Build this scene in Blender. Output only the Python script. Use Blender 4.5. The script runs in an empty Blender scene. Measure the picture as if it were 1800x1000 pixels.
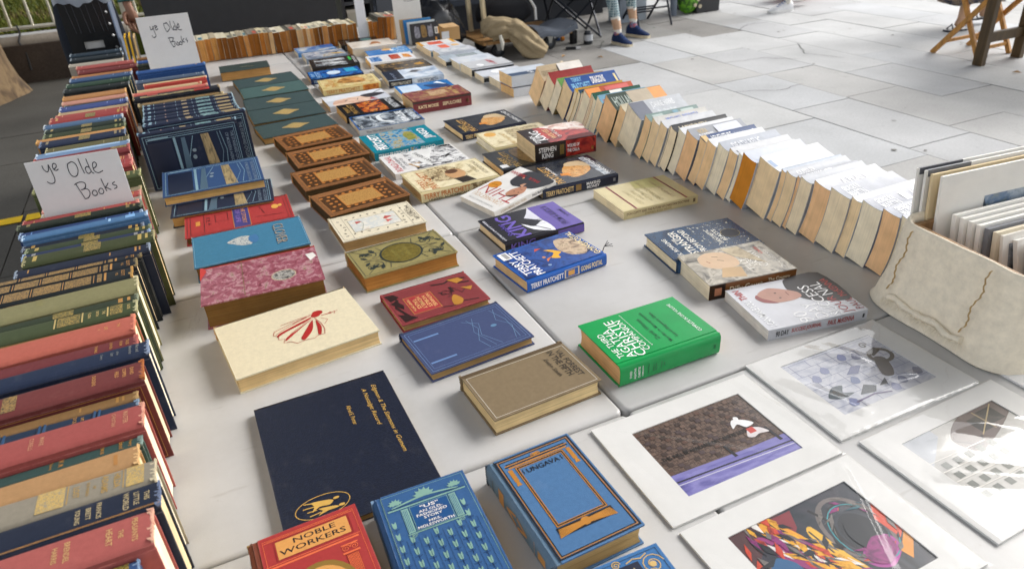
import bpy, bmesh, math, random
from mathutils import Matrix, Vector, noise as mnoise
R = math.radians
rnd = random.Random(7)
scene = bpy.context.scene
COL = scene.collection

# ------------------------------------------------------------------ camera, world, sun, exposure
TZ = .74                                    # table top height
cd = bpy.data.cameras.new('camera'); cam = bpy.data.objects.new('camera', cd); COL.objects.link(cam)
Mr = Matrix(((0.9043852, -0.2528552, 0.3437319), (-0.4235584, -0.4341056, 0.7950790), (-0.0518239, -0.8646482, -0.4996977)))
rx, ry, rz = (Vector((Mr[i][0], -Mr[i][1], -Mr[i][2])) for i in range(3))
cam.matrix_world = Matrix(((*rx, -.5019), (*ry, -.7359), (*rz, 1.4925), (0, 0, 0, 1)))
cd.sensor_width = 36; cd.lens = 24.85; cd.clip_start = .02; cd.clip_end = 300
cd.dof.use_dof = True; cd.dof.focus_distance = 1.35; cd.dof.aperture_fstop = 6.3
scene.camera = cam
SUN_EL, SUN_AZ = R(34), R(6)               # light comes in under the bridge from the open right side
W = bpy.data.worlds.new('World'); scene.world = W; W.use_nodes = True
sky = W.node_tree.nodes.new('ShaderNodeTexSky'); sky.sky_type = 'NISHITA'; sky.sun_disc = False
sky.sun_elevation = SUN_EL; sky.sun_rotation = R(90) - SUN_AZ; sky.dust_density = 4; sky.air_density = 1.0; sky.ozone_density = 1.0
bg = W.node_tree.nodes['Background']; bg.inputs[1].default_value = .15
hs = W.node_tree.nodes.new('ShaderNodeHueSaturation'); hs.inputs['Saturation'].default_value = .22; W.node_tree.links.new(sky.outputs[0], hs.inputs['Color']); W.node_tree.links.new(hs.outputs[0], bg.inputs[0])
sl = bpy.data.lights.new('sun', 'SUN'); sl.energy = .8; sl.angle = R(34); sl.color = (1, .97, .93)
sun = bpy.data.objects.new('sun', sl); COL.objects.link(sun)
sd = Vector((math.cos(SUN_EL)*math.cos(SUN_AZ), math.cos(SUN_EL)*math.sin(SUN_AZ), math.sin(SUN_EL)))
sun.rotation_euler = sd.to_track_quat('Z', 'Y').to_euler()
scene.view_settings.view_transform = 'Standard'; scene.view_settings.look = 'None'
scene.view_settings.gamma = 1; scene.view_settings.exposure = 1.08

# ------------------------------------------------------------------ materials
def lin(h, g=1.0):
    h = h.lstrip('#'); o = []
    for i in (0, 2, 4):
        c = int(h[i:i+2], 16)/255
        c = c/12.92 if c <= .04045 else ((c+.055)/1.055)**2.4
        o.append(min(c*g, .86))
    return (*o, 1)
MATS = {}
FIN = {'cloth': (.75, .045, 150, .25), 'leather': (.38, .2, 160, .55), 'gloss': (.24, .05, 20, 0), 'satin': (.42, .07, 20, 0), 'worn_gloss': (.36, .07, 40, 0), 'paper': (.85, .018, 30, 0),
       'gilt': (.38, .2, 90, 0), 'matte': (.8, .1, 12, 0), 'metal': (.35, .1, 8, 0), 'fabric': (.95, .07, 60, .3), 'wood': (.6, .25, 6, .2), 'rubber': (.6, .1, 10, 0), 'skin': (.55, .08, 20, 0)}
def M(h, fin='satin', gain=1.0):
    k = (h, fin, gain)
    if k in MATS: return MATS[k]
    m = bpy.data.materials.new(fin+'_'+h.lstrip('#')); m.use_nodes = True; nt = m.node_tree; N = nt.nodes; L = nt.links
    b = N['Principled BSDF']; rough, var, sc, bump = FIN[fin]; c = lin(h, gain)
    if fin == 'cloth': g_ = sum(c[:3])/3; c = tuple(g_+(x-g_)*.86 for x in c[:3])+(1,)
    tc = N.new('ShaderNodeTexCoord'); oi = N.new('ShaderNodeObjectInfo')
    off = N.new('ShaderNodeVectorMath'); off.operation = 'ADD'
    rs = N.new('ShaderNodeVectorMath'); rs.operation = 'SCALE'; rs.inputs[3].default_value = 37
    L.new(oi.outputs['Random'], rs.inputs[0]); L.new(tc.outputs['Object'], off.inputs[0]); L.new(rs.outputs[0], off.inputs[1])
    nz = N.new('ShaderNodeTexNoise'); nz.inputs['Scale'].default_value = sc; nz.inputs['Detail'].default_value = 5; nz.inputs['Roughness'].default_value = .65
    L.new(off.outputs[0], nz.inputs['Vector'])
    if fin == 'wood':
        mp = N.new('ShaderNodeMapping'); mp.inputs['Scale'].default_value = (8, 8, 1); L.new(off.outputs[0], mp.inputs[0]); L.new(mp.outputs[0], nz.inputs['Vector'])
    rp = N.new('ShaderNodeMapRange'); rp.inputs[1].default_value = .3; rp.inputs[2].default_value = .7
    rp.inputs[3].default_value = 1-var*1.6; rp.inputs[4].default_value = 1+var*1.6; L.new(nz.outputs[0], rp.inputs[0])
    mx = N.new('ShaderNodeVectorMath'); mx.operation = 'SCALE'; mx.inputs[0].default_value = c[:3]; L.new(rp.outputs[0], mx.inputs[3])
    col = mx.outputs[0]
    if fin in ('cloth', 'leather'):         # scuffed, sun-bleached patches in the cloth itself
        n2 = N.new('ShaderNodeTexNoise'); n2.inputs['Scale'].default_value = 30; n2.inputs['Detail'].default_value = 9; n2.inputs['Roughness'].default_value = .75
        L.new(off.outputs[0], n2.inputs['Vector'])
        r2 = N.new('ShaderNodeMapRange'); r2.inputs[1].default_value = .55; r2.inputs[2].default_value = .8; r2.inputs[4].default_value = .24*max(0, 1-1.5*sum(c[:3])/3); L.new(n2.outputs[0], r2.inputs[0])
        mm = N.new('ShaderNodeMix'); mm.data_type = 'RGBA'; bv = N.new('ShaderNodeBevel'); bv.samples = 3; bv.inputs[0].default_value = .0024; gn_ = N.new('ShaderNodeNewGeometry'); dt = N.new('ShaderNodeVectorMath'); dt.operation = 'DOT_PRODUCT'; L.new(bv.outputs[0], dt.inputs[0]); L.new(gn_.outputs['True Normal'], dt.inputs[1])
        r3 = N.new('ShaderNodeMapRange'); r3.inputs[1].default_value = .995; r3.inputs[2].default_value = .80; r3.inputs[4].default_value = 1.1; L.new(dt.outputs['Value'], r3.inputs[0])
        r4 = N.new('ShaderNodeMapRange'); r4.inputs[1].default_value = .40; r4.inputs[2].default_value = .62; L.new(n2.outputs[0], r4.inputs[0]); me_ = N.new('ShaderNodeMath'); me_.operation = 'MULTIPLY'; L.new(r3.outputs[0], me_.inputs[0]); L.new(r4.outputs[0], me_.inputs[1])
        mxm = N.new('ShaderNodeMath'); mxm.operation = 'MAXIMUM'; mxm.use_clamp = True; L.new(me_.outputs[0], mxm.inputs[0]); L.new(r2.outputs[0], mxm.inputs[1])
        L.new(mxm.outputs[0], mm.inputs[0]); L.new(col, mm.inputs[6])
        mm.inputs[7].default_value = (min(c[0]*1.3+.13, .8), min(c[1]*1.3+.115, .8), min(c[2]*1.3+.095, .8), 1); col = mm.outputs[2]
    L.new(col, b.inputs['Base Color']); b.inputs['Roughness'].default_value = rough
    if fin in ('gilt', 'metal'): b.inputs['Metallic'].default_value = .75 if fin == 'gilt' else .6
    if fin in ('cloth', 'paper', 'fabric', 'matte'): b.inputs['Specular IOR Level'].default_value = .25
    if fin == 'worn_gloss': b.inputs['Specular IOR Level'].default_value = .22
    if bump:
        n3 = N.new('ShaderNodeTexNoise'); n3.inputs['Scale'].default_value = {'cloth': 900, 'leather': 480, 'fabric': 500, 'wood': 60}[fin]; n3.inputs['Detail'].default_value = 2
        L.new(tc.outputs['Object'], n3.inputs['Vector'])
        bp = N.new('ShaderNodeBump'); bp.inputs['Strength'].default_value = bump; bp.inputs['Distance'].default_value = .0012; L.new(n3.outputs[0], bp.inputs['Height']); L.new(bp.outputs[0], b.inputs['Normal'])
    MATS[k] = m; return m
def PG(h, stretch=420, contrast=.22):
    """edges of a page block: fine leaves across the thickness (local z), foxing"""
    k = ('pg', h, stretch, contrast)
    if k in MATS: return MATS[k]
    m = bpy.data.materials.new('pages_'+h.lstrip('#')); m.use_nodes = True; nt = m.node_tree; N = nt.nodes; L = nt.links; b = N['Principled BSDF']
    tc = N.new('ShaderNodeTexCoord'); mp = N.new('ShaderNodeMapping'); mp.inputs['Scale'].default_value = (5, 5, stretch)
    oi = N.new('ShaderNodeObjectInfo'); rs = N.new('ShaderNodeVectorMath'); rs.operation = 'SCALE'; rs.inputs[3].default_value = 53; L.new(oi.outputs['Random'], rs.inputs[0])
    L.new(rs.outputs[0], mp.inputs['Location']); L.new(tc.outputs['Object'], mp.inputs[0])
    nz = N.new('ShaderNodeTexNoise'); nz.inputs['Scale'].default_value = 1; nz.inputs['Detail'].default_value = 4; nz.inputs['Roughness'].default_value = .7; L.new(mp.outputs[0], nz.inputs['Vector'])
    n2 = N.new('ShaderNodeTexNoise'); n2.inputs['Scale'].default_value = 26; n2.inputs['Detail'].default_value = 4; L.new(tc.outputs['Object'], n2.inputs['Vector'])
    rp = N.new('ShaderNodeMapRange'); rp.inputs[1].default_value = .32; rp.inputs[2].default_value = .68; rp.inputs[3].default_value = 1-contrast; rp.inputs[4].default_value = 1+contrast*.7; L.new(nz.outputs[0], rp.inputs[0])
    r2 = N.new('ShaderNodeMapRange'); r2.inputs[1].default_value = .35; r2.inputs[2].default_value = .75; r2.inputs[3].default_value = 1.12; r2.inputs[4].default_value = .90; L.new(n2.outputs[0], r2.inputs[0])
    mu = N.new('ShaderNodeMath'); mu.operation = 'MULTIPLY'; L.new(rp.outputs[0], mu.inputs[0]); L.new(r2.outputs[0], mu.inputs[1])
    mx = N.new('ShaderNodeVectorMath'); mx.operation = 'SCALE'; mx.inputs[0].default_value = lin(h)[:3]; L.new(mu.outputs[0], mx.inputs[3]); L.new(mx.outputs[0], b.inputs['Base Color'])
    b.inputs['Roughness'].default_value = .9; b.inputs['Specular IOR Level'].default_value = .15
    bp = N.new('ShaderNodeBump'); bp.inputs['Strength'].default_value = .35; bp.inputs['Distance'].default_value = .001; L.new(nz.outputs[0], bp.inputs['Height']); L.new(bp.outputs[0], b.inputs['Normal'])
    MATS[k] = m; return m
def ART(cols, scale=30, rough=.3, sharp=False, seed=0, stretch=(1, 1, 1), metal=0):
    """mottled printed picture: noise through a ramp of the picture's own inks"""
    k = ('art', tuple(cols), scale, rough, sharp, seed, stretch)
    if k in MATS: return MATS[k]
    m = bpy.data.materials.new('print_'+cols[0].lstrip('#')); m.use_nodes = True; nt = m.node_tree; N = nt.nodes; L = nt.links; b = N['Principled BSDF']
    tc = N.new('ShaderNodeTexCoord'); mp = N.new('ShaderNodeMapping'); mp.inputs['Location'].default_value = (seed*1.7, seed*.9, seed*.31); mp.inputs['Scale'].default_value = stretch; L.new(tc.outputs['Object'], mp.inputs[0])
    nz = N.new('ShaderNodeTexNoise'); nz.inputs['Scale'].default_value = scale; nz.inputs['Detail'].default_value = 7; nz.inputs['Roughness'].default_value = .62; nz.inputs['Distortion'].default_value = .9
    L.new(mp.outputs[0], nz.inputs['Vector'])
    cr = N.new('ShaderNodeValToRGB'); L.new(nz.outputs[0], cr.inputs[0]); e = cr.color_ramp.elements; n = len(cols)
    if sharp: cr.color_ramp.interpolation = 'CONSTANT'
    for i, c in enumerate(cols):
        p = .33+.34*i/max(n-1, 1) if not sharp else .33+.34*i/n
        if i < 2: e[i].position = p; e[i].color = lin(c)
        else: x = e.new(p); x.color = lin(c)
    L.new(cr.outputs[0], b.inputs['Base Color']); b.inputs['Roughness'].default_value = rough; b.inputs['Metallic'].default_value = metal
    MATS[k] = m; return m

# ------------------------------------------------------------------ mesh builder
class MB:
    def __init__(s): s.v = []; s.f = []; s.m = []; s.mats = []
    def mi(s, m):
        if m not in s.mats: s.mats.append(m)
        return s.mats.index(m)
    def add(s, vs, fs, mat):
        o = len(s.v); s.v.extend([tuple(p) for p in vs]); k = s.mi(mat)
        for f in fs: s.f.append([o+i for i in f]); s.m.append(k)
    def hexa(s, p, mat): s.add(p, [(0, 3, 2, 1), (4, 5, 6, 7), (0, 1, 5, 4), (1, 2, 6, 5), (2, 3, 7, 6), (3, 0, 4, 7)], mat)
    def box(s, x0, y0, z0, x1, y1, z1, mat): s.hexa([(x0, y0, z0), (x1, y0, z0), (x1, y1, z0), (x0, y1, z0), (x0, y0, z1), (x1, y0, z1), (x1, y1, z1), (x0, y1, z1)], mat)
    def beam(s, a, b, w, h, mat, up=(0, 0, 1)):
        a, b = Vector(a), Vector(b); d = (b-a).normalized(); u = Vector(up); sx = d.cross(u)
        if sx.length < 1e-4: sx = d.cross(Vector((1, 0, 0)))
        sx.normalize(); u = sx.cross(d).normalized(); sx = sx*w/2; u = u*h/2
        s.hexa([a-sx-u, a+sx-u, a+sx+u, a-sx+u, b-sx-u, b+sx-u, b+sx+u, b-sx+u], mat)
    def extr(s, prof, y0, y1, mat, ax='y'):
        """closed profile of (x,z) extruded along y (or (x,y) along z)"""
        n = len(prof)
        P = (lambda a, b, c: (a, c, b)) if ax == 'y' else (lambda a, b, c: (a, b, c))
        vs = [P(a, b, y0) for a, b in prof]+[P(a, b, y1) for a, b in prof]
        fs = [(i, (i+1) % n, n+(i+1) % n, n+i) for i in range(n)]+[tuple(range(n))[::-1], tuple(range(n, 2*n))]
        s.add(vs, fs, mat)
    def tube(s, pts, r, mat, n=8, cap=True):
        pts = [Vector(p) for p in pts]; rs = r if isinstance(r, (list, tuple)) else [r]*len(pts); vs = []; pu = None
        for i, p in enumerate(pts):
            d = (pts[min(i+1, len(pts)-1)]-pts[max(i-1, 0)]).normalized()
            u = pu if pu is not None else (Vector((0, 0, 1)) if abs(d.z) < .9 else Vector((1, 0, 0)))
            u = (u-d*u.dot(d)).normalized(); pu = u; w = d.cross(u)
            for k in range(n): a = 2*math.pi*k/n; vs.append(p+(u*math.cos(a)+w*math.sin(a))*rs[i])
        fs = [(i*n+k, i*n+(k+1) % n, (i+1)*n+(k+1) % n, (i+1)*n+k) for i in range(len(pts)-1) for k in range(n)]
        if cap: fs += [tuple(range(n))[::-1], tuple((len(pts)-1)*n+k for k in range(n))]
        s.add(vs, fs, mat)
    def ribbon(s, pts, w, mat, mp=None):
        """flat pen stroke through 2-d points, mapped onto a surface"""
        mp = mp or (lambda a, b: (a, b, 0)); vs = []; n = len(pts)
        for i in range(n):
            a, b = pts[max(i-1, 0)], pts[min(i+1, n-1)]; dx, dy = b[0]-a[0], b[1]-a[1]; l = math.hypot(dx, dy) or 1
            vs += [mp(pts[i][0]-dy/l*w/2, pts[i][1]+dx/l*w/2), mp(pts[i][0]+dy/l*w/2, pts[i][1]-dx/l*w/2)]
        s.add(vs, [(2*i+1, 2*i+3, 2*i+2, 2*i) for i in range(n-1)], mat)
    def poly(s, pts, mat, mp): s.add([mp(*p) for p in pts], [tuple(range(len(pts)))], mat)
    def grid(s, nu, nv, fn, mat):
        vs = [fn(i/nu, j/nv) for j in range(nv+1) for i in range(nu+1)]
        s.add(vs, [(j*(nu+1)+i, j*(nu+1)+i+1, (j+1)*(nu+1)+i+1, (j+1)*(nu+1)+i) for j in range(nv) for i in range(nu)], mat)
    def build(s, name, parent=None, smooth=None):
        me = bpy.data.meshes.new(name); me.from_pydata(s.v, [], s.f)
        for m in s.mats: me.materials.append(m)
        me.polygons.foreach_set('material_index', s.m)
        if smooth is not None:
            me.polygons.foreach_set('use_smooth', [True]*len(me.polygons)); me.set_sharp_from_angle(angle=R(smooth))
        me.update(); o = bpy.data.objects.new(name, me); COL.objects.link(o); o.parent = parent; return o
def tag(o, label=None, cat=None, group=None, kind=None):
    if label: o['label'] = label
    if cat: o['category'] = cat
    if group: o['group'] = group
    if kind: o['kind'] = kind
    return o
def thing(name, label, cat, loc=(0, 0, 0), rz=0, group=None):
    o = bpy.data.objects.new(name, None); COL.objects.link(o); o.location = loc; o.rotation_euler = (0, 0, rz); o.empty_display_size = .05
    return tag(o, label, cat, group)
_TX = {}
def glyphs(t, bold=0, shear=0):
    k = (t, bold, shear)
    if k in _TX: return _TX[k]
    c = bpy.data.curves.new('t', 'FONT'); c.body = t; c.resolution_u = 2; c.offset = bold; c.shear = shear; c.align_x = 'CENTER'
    o = bpy.data.objects.new('t', c); me = bpy.data.meshes.new_from_object(o)
    v = [(p.co.x, p.co.y) for p in me.vertices]; f = [tuple(p.vertices) for p in me.polygons]
    bpy.data.objects.remove(o); bpy.data.curves.remove(c); bpy.data.meshes.remove(me)
    if v:
        x0 = min(p[0] for p in v); x1 = max(p[0] for p in v); y0 = min(p[1] for p in v); y1 = max(p[1] for p in v)
        v = [(p[0]-(x0+x1)/2, p[1]-(y0+y1)/2) for p in v]; box = (x1-x0, y1-y0)
    else: box = (1, 1)
    _TX[k] = (v, f, box); return _TX[k]
def text(mb, t, u, v, h, mat, mp, wmax=None, bold=.012, shear=0, rot=0):
    """h = letter height; wmax = total width the line is fitted to"""
    vs, fs, (bw, bh) = glyphs(t, bold, shear)
    sy = h/bh; sx = sy*.9
    if wmax: sx = wmax/bw if wmax > 0 else min(sx, -wmax/bw)
    c, s_ = math.cos(rot), math.sin(rot)
    mb.add([mp(u+(x*sx)*c-(y*sy)*s_, v+(x*sx)*s_+(y*sy)*c) for x, y in vs], fs, mat)
GOLD = M('#cda452', 'satin'); GOLDP = M('#b5813a', 'satin'); WHITE = M('#f2f0ea', 'satin', 1.2); BLACK = M('#17171a', 'satin'); GREY = M('#8e9096', 'satin')
def m_(x):
    if not isinstance(x, str): return x
    return {'gold': GOLD, 'goldp': GOLDP, 'white': WHITE, 'black': BLACK, 'grey': GREY}.get(x) or M(x, 'satin')

# ------------------------------------------------------------------ books.  local: x spine->fore edge, y tail->head, z back->front, spine edge at x=0
EPS = .00035
def rounded(P, n=4):
    out = []; m = len(P)
    for i in range(m):
        p0, p1, p2, p3 = P[i-1], P[i], P[(i+1) % m], P[(i+2) % m]
        for k in range(n):
            t = k/n; out.append(tuple(.5*(2*p1[a]+(p2[a]-p0[a])*t*.8+(2*p0[a]-5*p1[a]+4*p2[a]-p3[a])*t*t*.8+(p2[a]-p1[a])*2*(1-.8)*(3*t*t-2*t**3)*0+(-p0[a]+3*p1[a]-3*p2[a]+p3[a])*t**3*.8+(p2[a]-p1[a])*2*.2*t) for a in (0, 1)))
    return out
def arts(mb, els, W_, L_, mp):
    """els in fractions of the cover: r rectangle, f frame, e ellipse, t text, p polygon, s stroke, g garland, ring"""
    lay = 0
    for e in els:
        k = e[0]; lay += 1; dz = .0002+.00045*lay/len(els)
        q = lambda a, b, dz=dz: mp(a, b, dz)
        if k == 'r': _, a, b, c, d, m = e; n = 1; mb.add([q(a*W_, b*L_), q(c*W_, b*L_), q(c*W_, d*L_), q(a*W_, d*L_)], [(0, 1, 2, 3)], m_(m))
        elif k == 'f':
            _, a, b, c, d, w, m = e; a *= W_; c *= W_; b *= L_; d *= L_
            for x0, y0, x1, y1 in ((a, b, c, b+w), (a, d-w, c, d), (a, b+w, a+w, d-w), (c-w, b+w, c, d-w)): mb.add([q(x0, y0), q(x1, y0), q(x1, y1), q(x0, y1)], [(0, 1, 2, 3)], m_(m))
        elif k in ('e', 'ring'):
            a, b, ra, rb = e[1:5]; m = m_(e[-1]); pts = [(a*W_+ra*W_*math.cos(t*math.pi/14), b*L_+rb*L_*math.sin(t*math.pi/14)) for t in range(29)]
            if k == 'e': mb.poly(pts[:-1], m, q)
            else: mb.ribbon(pts, e[5], m, q)
        elif k == 't':
            _, t, u, v, h, m = e[:6]; o = e[6] if len(e) > 6 else {}
            o = dict(o);
            if 'w' in o: o['wmax'] = o.pop('w')*W_
            text(mb, t, u*W_, v*L_, h*L_, m_(m), q, **o)
        elif k == 'p': mb.poly([(a*W_, b*L_) for a, b in (rounded(e[1]) if len(e[1]) > 4 else e[1])], m_(e[2]), q)
        elif k == 's': mb.ribbon([(a*W_, b*L_) for a, b in e[1]], e[2], m_(e[3]), q)
        elif k == 'curl':                     # spiral scroll
            _, a, b, rr, turns, w, m = e[:7]; fl = e[7] if len(e) > 7 else 1
            mb.ribbon([(a*W_+fl*rr*(1-t/26)*math.cos(t/26*turns*6.283), b*L_+rr*(1-t/26)*math.sin(t/26*turns*6.283)) for t in range(24)], w, m_(m), q)
        elif k == 'leaf':
            _, a, b, l, ang, m = e; c, s_ = math.cos(ang), math.sin(ang); P = []
            for u, v in ((0, 0), (.3, .22), (.45, .12), (.6, .26), (.75, .1), (1, 0), (.75, -.1), (.6, -.26), (.45, -.12), (.3, -.22)): P.append((a*W_+l*(u*c-v*s_), b*L_+l*(u*s_+v*c)))
            mb.poly(P, m_(m), q)
def spine_prof(T, bulge):
    P = []
    for t, b in ((0, 0), (.04, .45), (.12, .82), (.25, .97), (.75, .97), (.88, .82), (.96, .45), (1, 0)): P.append((-bulge*b, t*T))
    return P
def book(name, label, W_, L_, T, cover, pages='#c9ab7c', hard=True, spine=None, front=(), back=(), spart=(), mat4=None, loc=None, rot=0, group=None, cat='book', bulge=None, bend=0, roll=0, skew=0, worn=None, over=.003, block_trim=0):
    o = thing(name, label, cat, (0, 0, 0), 0, group)
    cm = cover if not isinstance(cover, str) else M(cover, 'cloth' if hard else 'gloss'); sm = spine or cm
    sm = sm if not isinstance(sm, str) else M(sm, 'cloth' if hard else 'gloss')
    pm = PG(pages) if isinstance(pages, str) else pages
    y0, y1 = -L_/2, L_/2
    c = MB(); s = MB(); p = MB()
    if hard:
        b = min(.0028, T*.16); bulge = min(T*.16, .006) if bulge is None else bulge
        for z0, z1, hz0, hz1 in ((T-b, T, T-b-.0002, T-.0011), (0, b, .0011, b+.0002)):
            c.box(.0075, y0, z0, W_, y1, z1, cm); c.box(.0008, y0+.0004, hz0, .0075, y1-.0004, hz1, sm)
        pr = spine_prof(T, bulge); inner = [(x+.0018 if x < -.0015 else .0012, z+(.0012 if z < T/2 else -.0012)*(1 if i in (0, len(pr)-1) else .5)) for i, (x, z) in enumerate(pr)]
        n = len(pr); s.add([(x, y0, z) for x, z in pr]+[(x, y1, z) for x, z in pr]+[(x, y0, z) for x, z in inner]+[(x, y1, z) for x, z in inner],
              [(i, i+1, n+i+1, n+i) for i in range(n-1)]+[(2*n+i, 3*n+i, 3*n+i+1, 2*n+i+1) for i in range(n-1)]+[(i, 2*n+i, 2*n+i+1, i+1) for i in range(n-1)]+[(n+i, n+i+1, 3*n+i+1, 3*n+i) for i in range(n-1)], sm)
        f = W_-over-block_trim; cc = min(T*.12, .005)
        p.extr([(-bulge*.4, b), (f, b), (f-cc*.75, b+(T-2*b)*.25), (f-cc, T/2), (f-cc*.75, T-b-(T-2*b)*.25), (f, T-b), (-bulge*.4, T-b)], y0+over, y1-over, pm)
        sx = -bulge*.97
        if worn:                             # frayed cloth at the spine ends
            wm = M(worn, 'fabric'); q = random.Random(len(label)*31)
            for ye, dr in ((y1, 1), (y0, -1)):
                for i in range(20):
                    z = T*(.05+.90*i/19); h = abs(q.gauss(0, .0011))+.0002; d_ = q.uniform(.0003, .0030) if q.random() < .8 else .006; w_ = T*.026; zo = q.uniform(-.0008, .0008)
                    s.hexa([(sx-.0003, ye-dr*d_, z-w_), (.001, ye-dr*.002, z-w_), (.001, ye-dr*.002, z+w_), (sx-.0003, ye-dr*d_*.8, z+w_),
                            (sx-.0001, ye+dr*h, z-w_*.5+zo), (0, ye+dr*h*.6, z-w_*.5+zo), (0, ye+dr*h*.6, z+w_*.5+zo), (sx-.0001, ye+dr*h*.6, z+w_*.5+zo)], wm)
    else:
        b = .0007; NS = 7
        def X(u, t): return u*W_+(1-u)*roll*4*t*(1-t)+skew*(t-.5)*(1-.0*u)
        def Z(u, t): return t*T+bend*4*u*(1-u)
        top = [(X(i/NS, 1), Z(i/NS, 1)) for i in range(NS+1)]; bot = [(X(i/NS, 0), Z(i/NS, 0)) for i in range(NS+1)]
        sp = [(X(0, t/6), Z(0, t/6)) for t in range(7)]; fo = [(X(1, t/4)-.0006, Z(1, t/4)) for t in range(5)]
        def strip(mb, A, nx, nz, mat):       # thin shell: A outer, offset outward
            B = [(x+nx, z+nz) for x, z in A]; n = len(A)
            mb.add([(x, y0, z) for x, z in A]+[(x, y1, z) for x, z in A]+[(x, y0, z) for x, z in B]+[(x, y1, z) for x, z in B],
                   [(i, n+i, n+i+1, i+1) for i in range(n-1)]+[(2*n+i, 2*n+i+1, 3*n+i+1, 3*n+i) for i in range(n-1)]+[(i, i+1, 2*n+i+1, 2*n+i) for i in range(n-1)]+[(n+i, 3*n+i, 3*n+i+1, n+i+1) for i in range(n-1)]+[(0, 2*n, 3*n, n), (n-1, 2*n-1, 4*n-1, 3*n-1)], mat)
        strip(c, top, 0, b, cm); strip(c, bot, 0, -b, cm); strip(s, sp, -b, 0, sm)
        e = .0006
        p.extr([(x, z) for x, z in bot]+fo[1:-1]+[(x, z) for x, z in top[::-1]]+sp[1:-1][::-1], y0+e, y1-e, pm)
        sx = -b; bulge = 0
    ft = T if hard else T+b
    if front: arts(c, front, W_, L_, lambda a, b_, dz: (a, y0+b_, ft+dz))
    if back: arts(c, back, W_, L_, lambda a, b_, dz: (W_-a, y0+b_, -(0 if hard else b)-dz))
    if spart:
        xs = lambda t: sx-(0 if hard else 0) if not roll else None
        def spx(z):
            if hard: return sx
            t = min(max(z/T, 0), 1); return roll*4*t*(1-t)+skew*(t-.5)-b
        for e in spart:
            k = e[0]
            if k == 'T':   _, t, sc, h, m = e[:5]; text(s, t, T/2, y1-sc*L_, h*L_, m_(m), lambda a, b_: (spx(a)-EPS*1.1, b_, a), wmax=-(T*.72), bold=.015)      # across the spine
            elif k == 'A': _, t, sc, h, m = e[:5]; text(s, t, sc*L_, (e[6] if len(e) > 6 else .5)*T, h*T, m_(m), lambda a, b_: (spx(b_)-EPS*1.25, y1-a, b_), wmax=(e[5]*L_ if len(e) > 5 and e[5] else None), bold=.02)   # along the spine
            elif k == 'b': _, a, b_, m = e[:4]; t0, t1 = (e[4], e[5]) if len(e) > 4 else (.14, .86); s.add([(spx(t*T)-EPS*(.5 if len(e) < 7 else .6*e[6]), y1-yy*L_, t*T) for t, yy in ((t0, a), (t0, b_), (t1, b_), (t1, a))], [(3, 2, 1, 0)], m_(m))
            elif k == 'B': _, a, b_, m, h = e; s.tube([(spx(T*.1)+.001, y1-(a+b_)/2*L_, T*.1), (sx-.0002, y1-(a+b_)/2*L_, T*.5), (spx(T*.9)+.001, y1-(a+b_)/2*L_, T*.9)], h, m_(m), 6)      # raised band
    c.build('cover', o, None); s.build('spine', o, 40 if hard else None); p.build('page_block', o, 50 if not hard else None)
    if mat4 is not None: o.matrix_world = mat4
    else:
        # flat: centre of the footprint given
        o.rotation_euler = (0, 0, R(rot)); d = Matrix.Rotation(R(rot), 3, 'Z') @ Vector((W_/2, 0, 0)); o.location = (loc[0]-d.x, loc[1]-d.y, TZ+loc[2])
    return o
def basis(ex, ey, ez, org): return Matrix(((ex[0], ey[0], ez[0], org[0]), (ex[1], ey[1], ez[1], org[1]), (ex[2], ey[2], ez[2], org[2]), (0, 0, 0, 1)))

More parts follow.
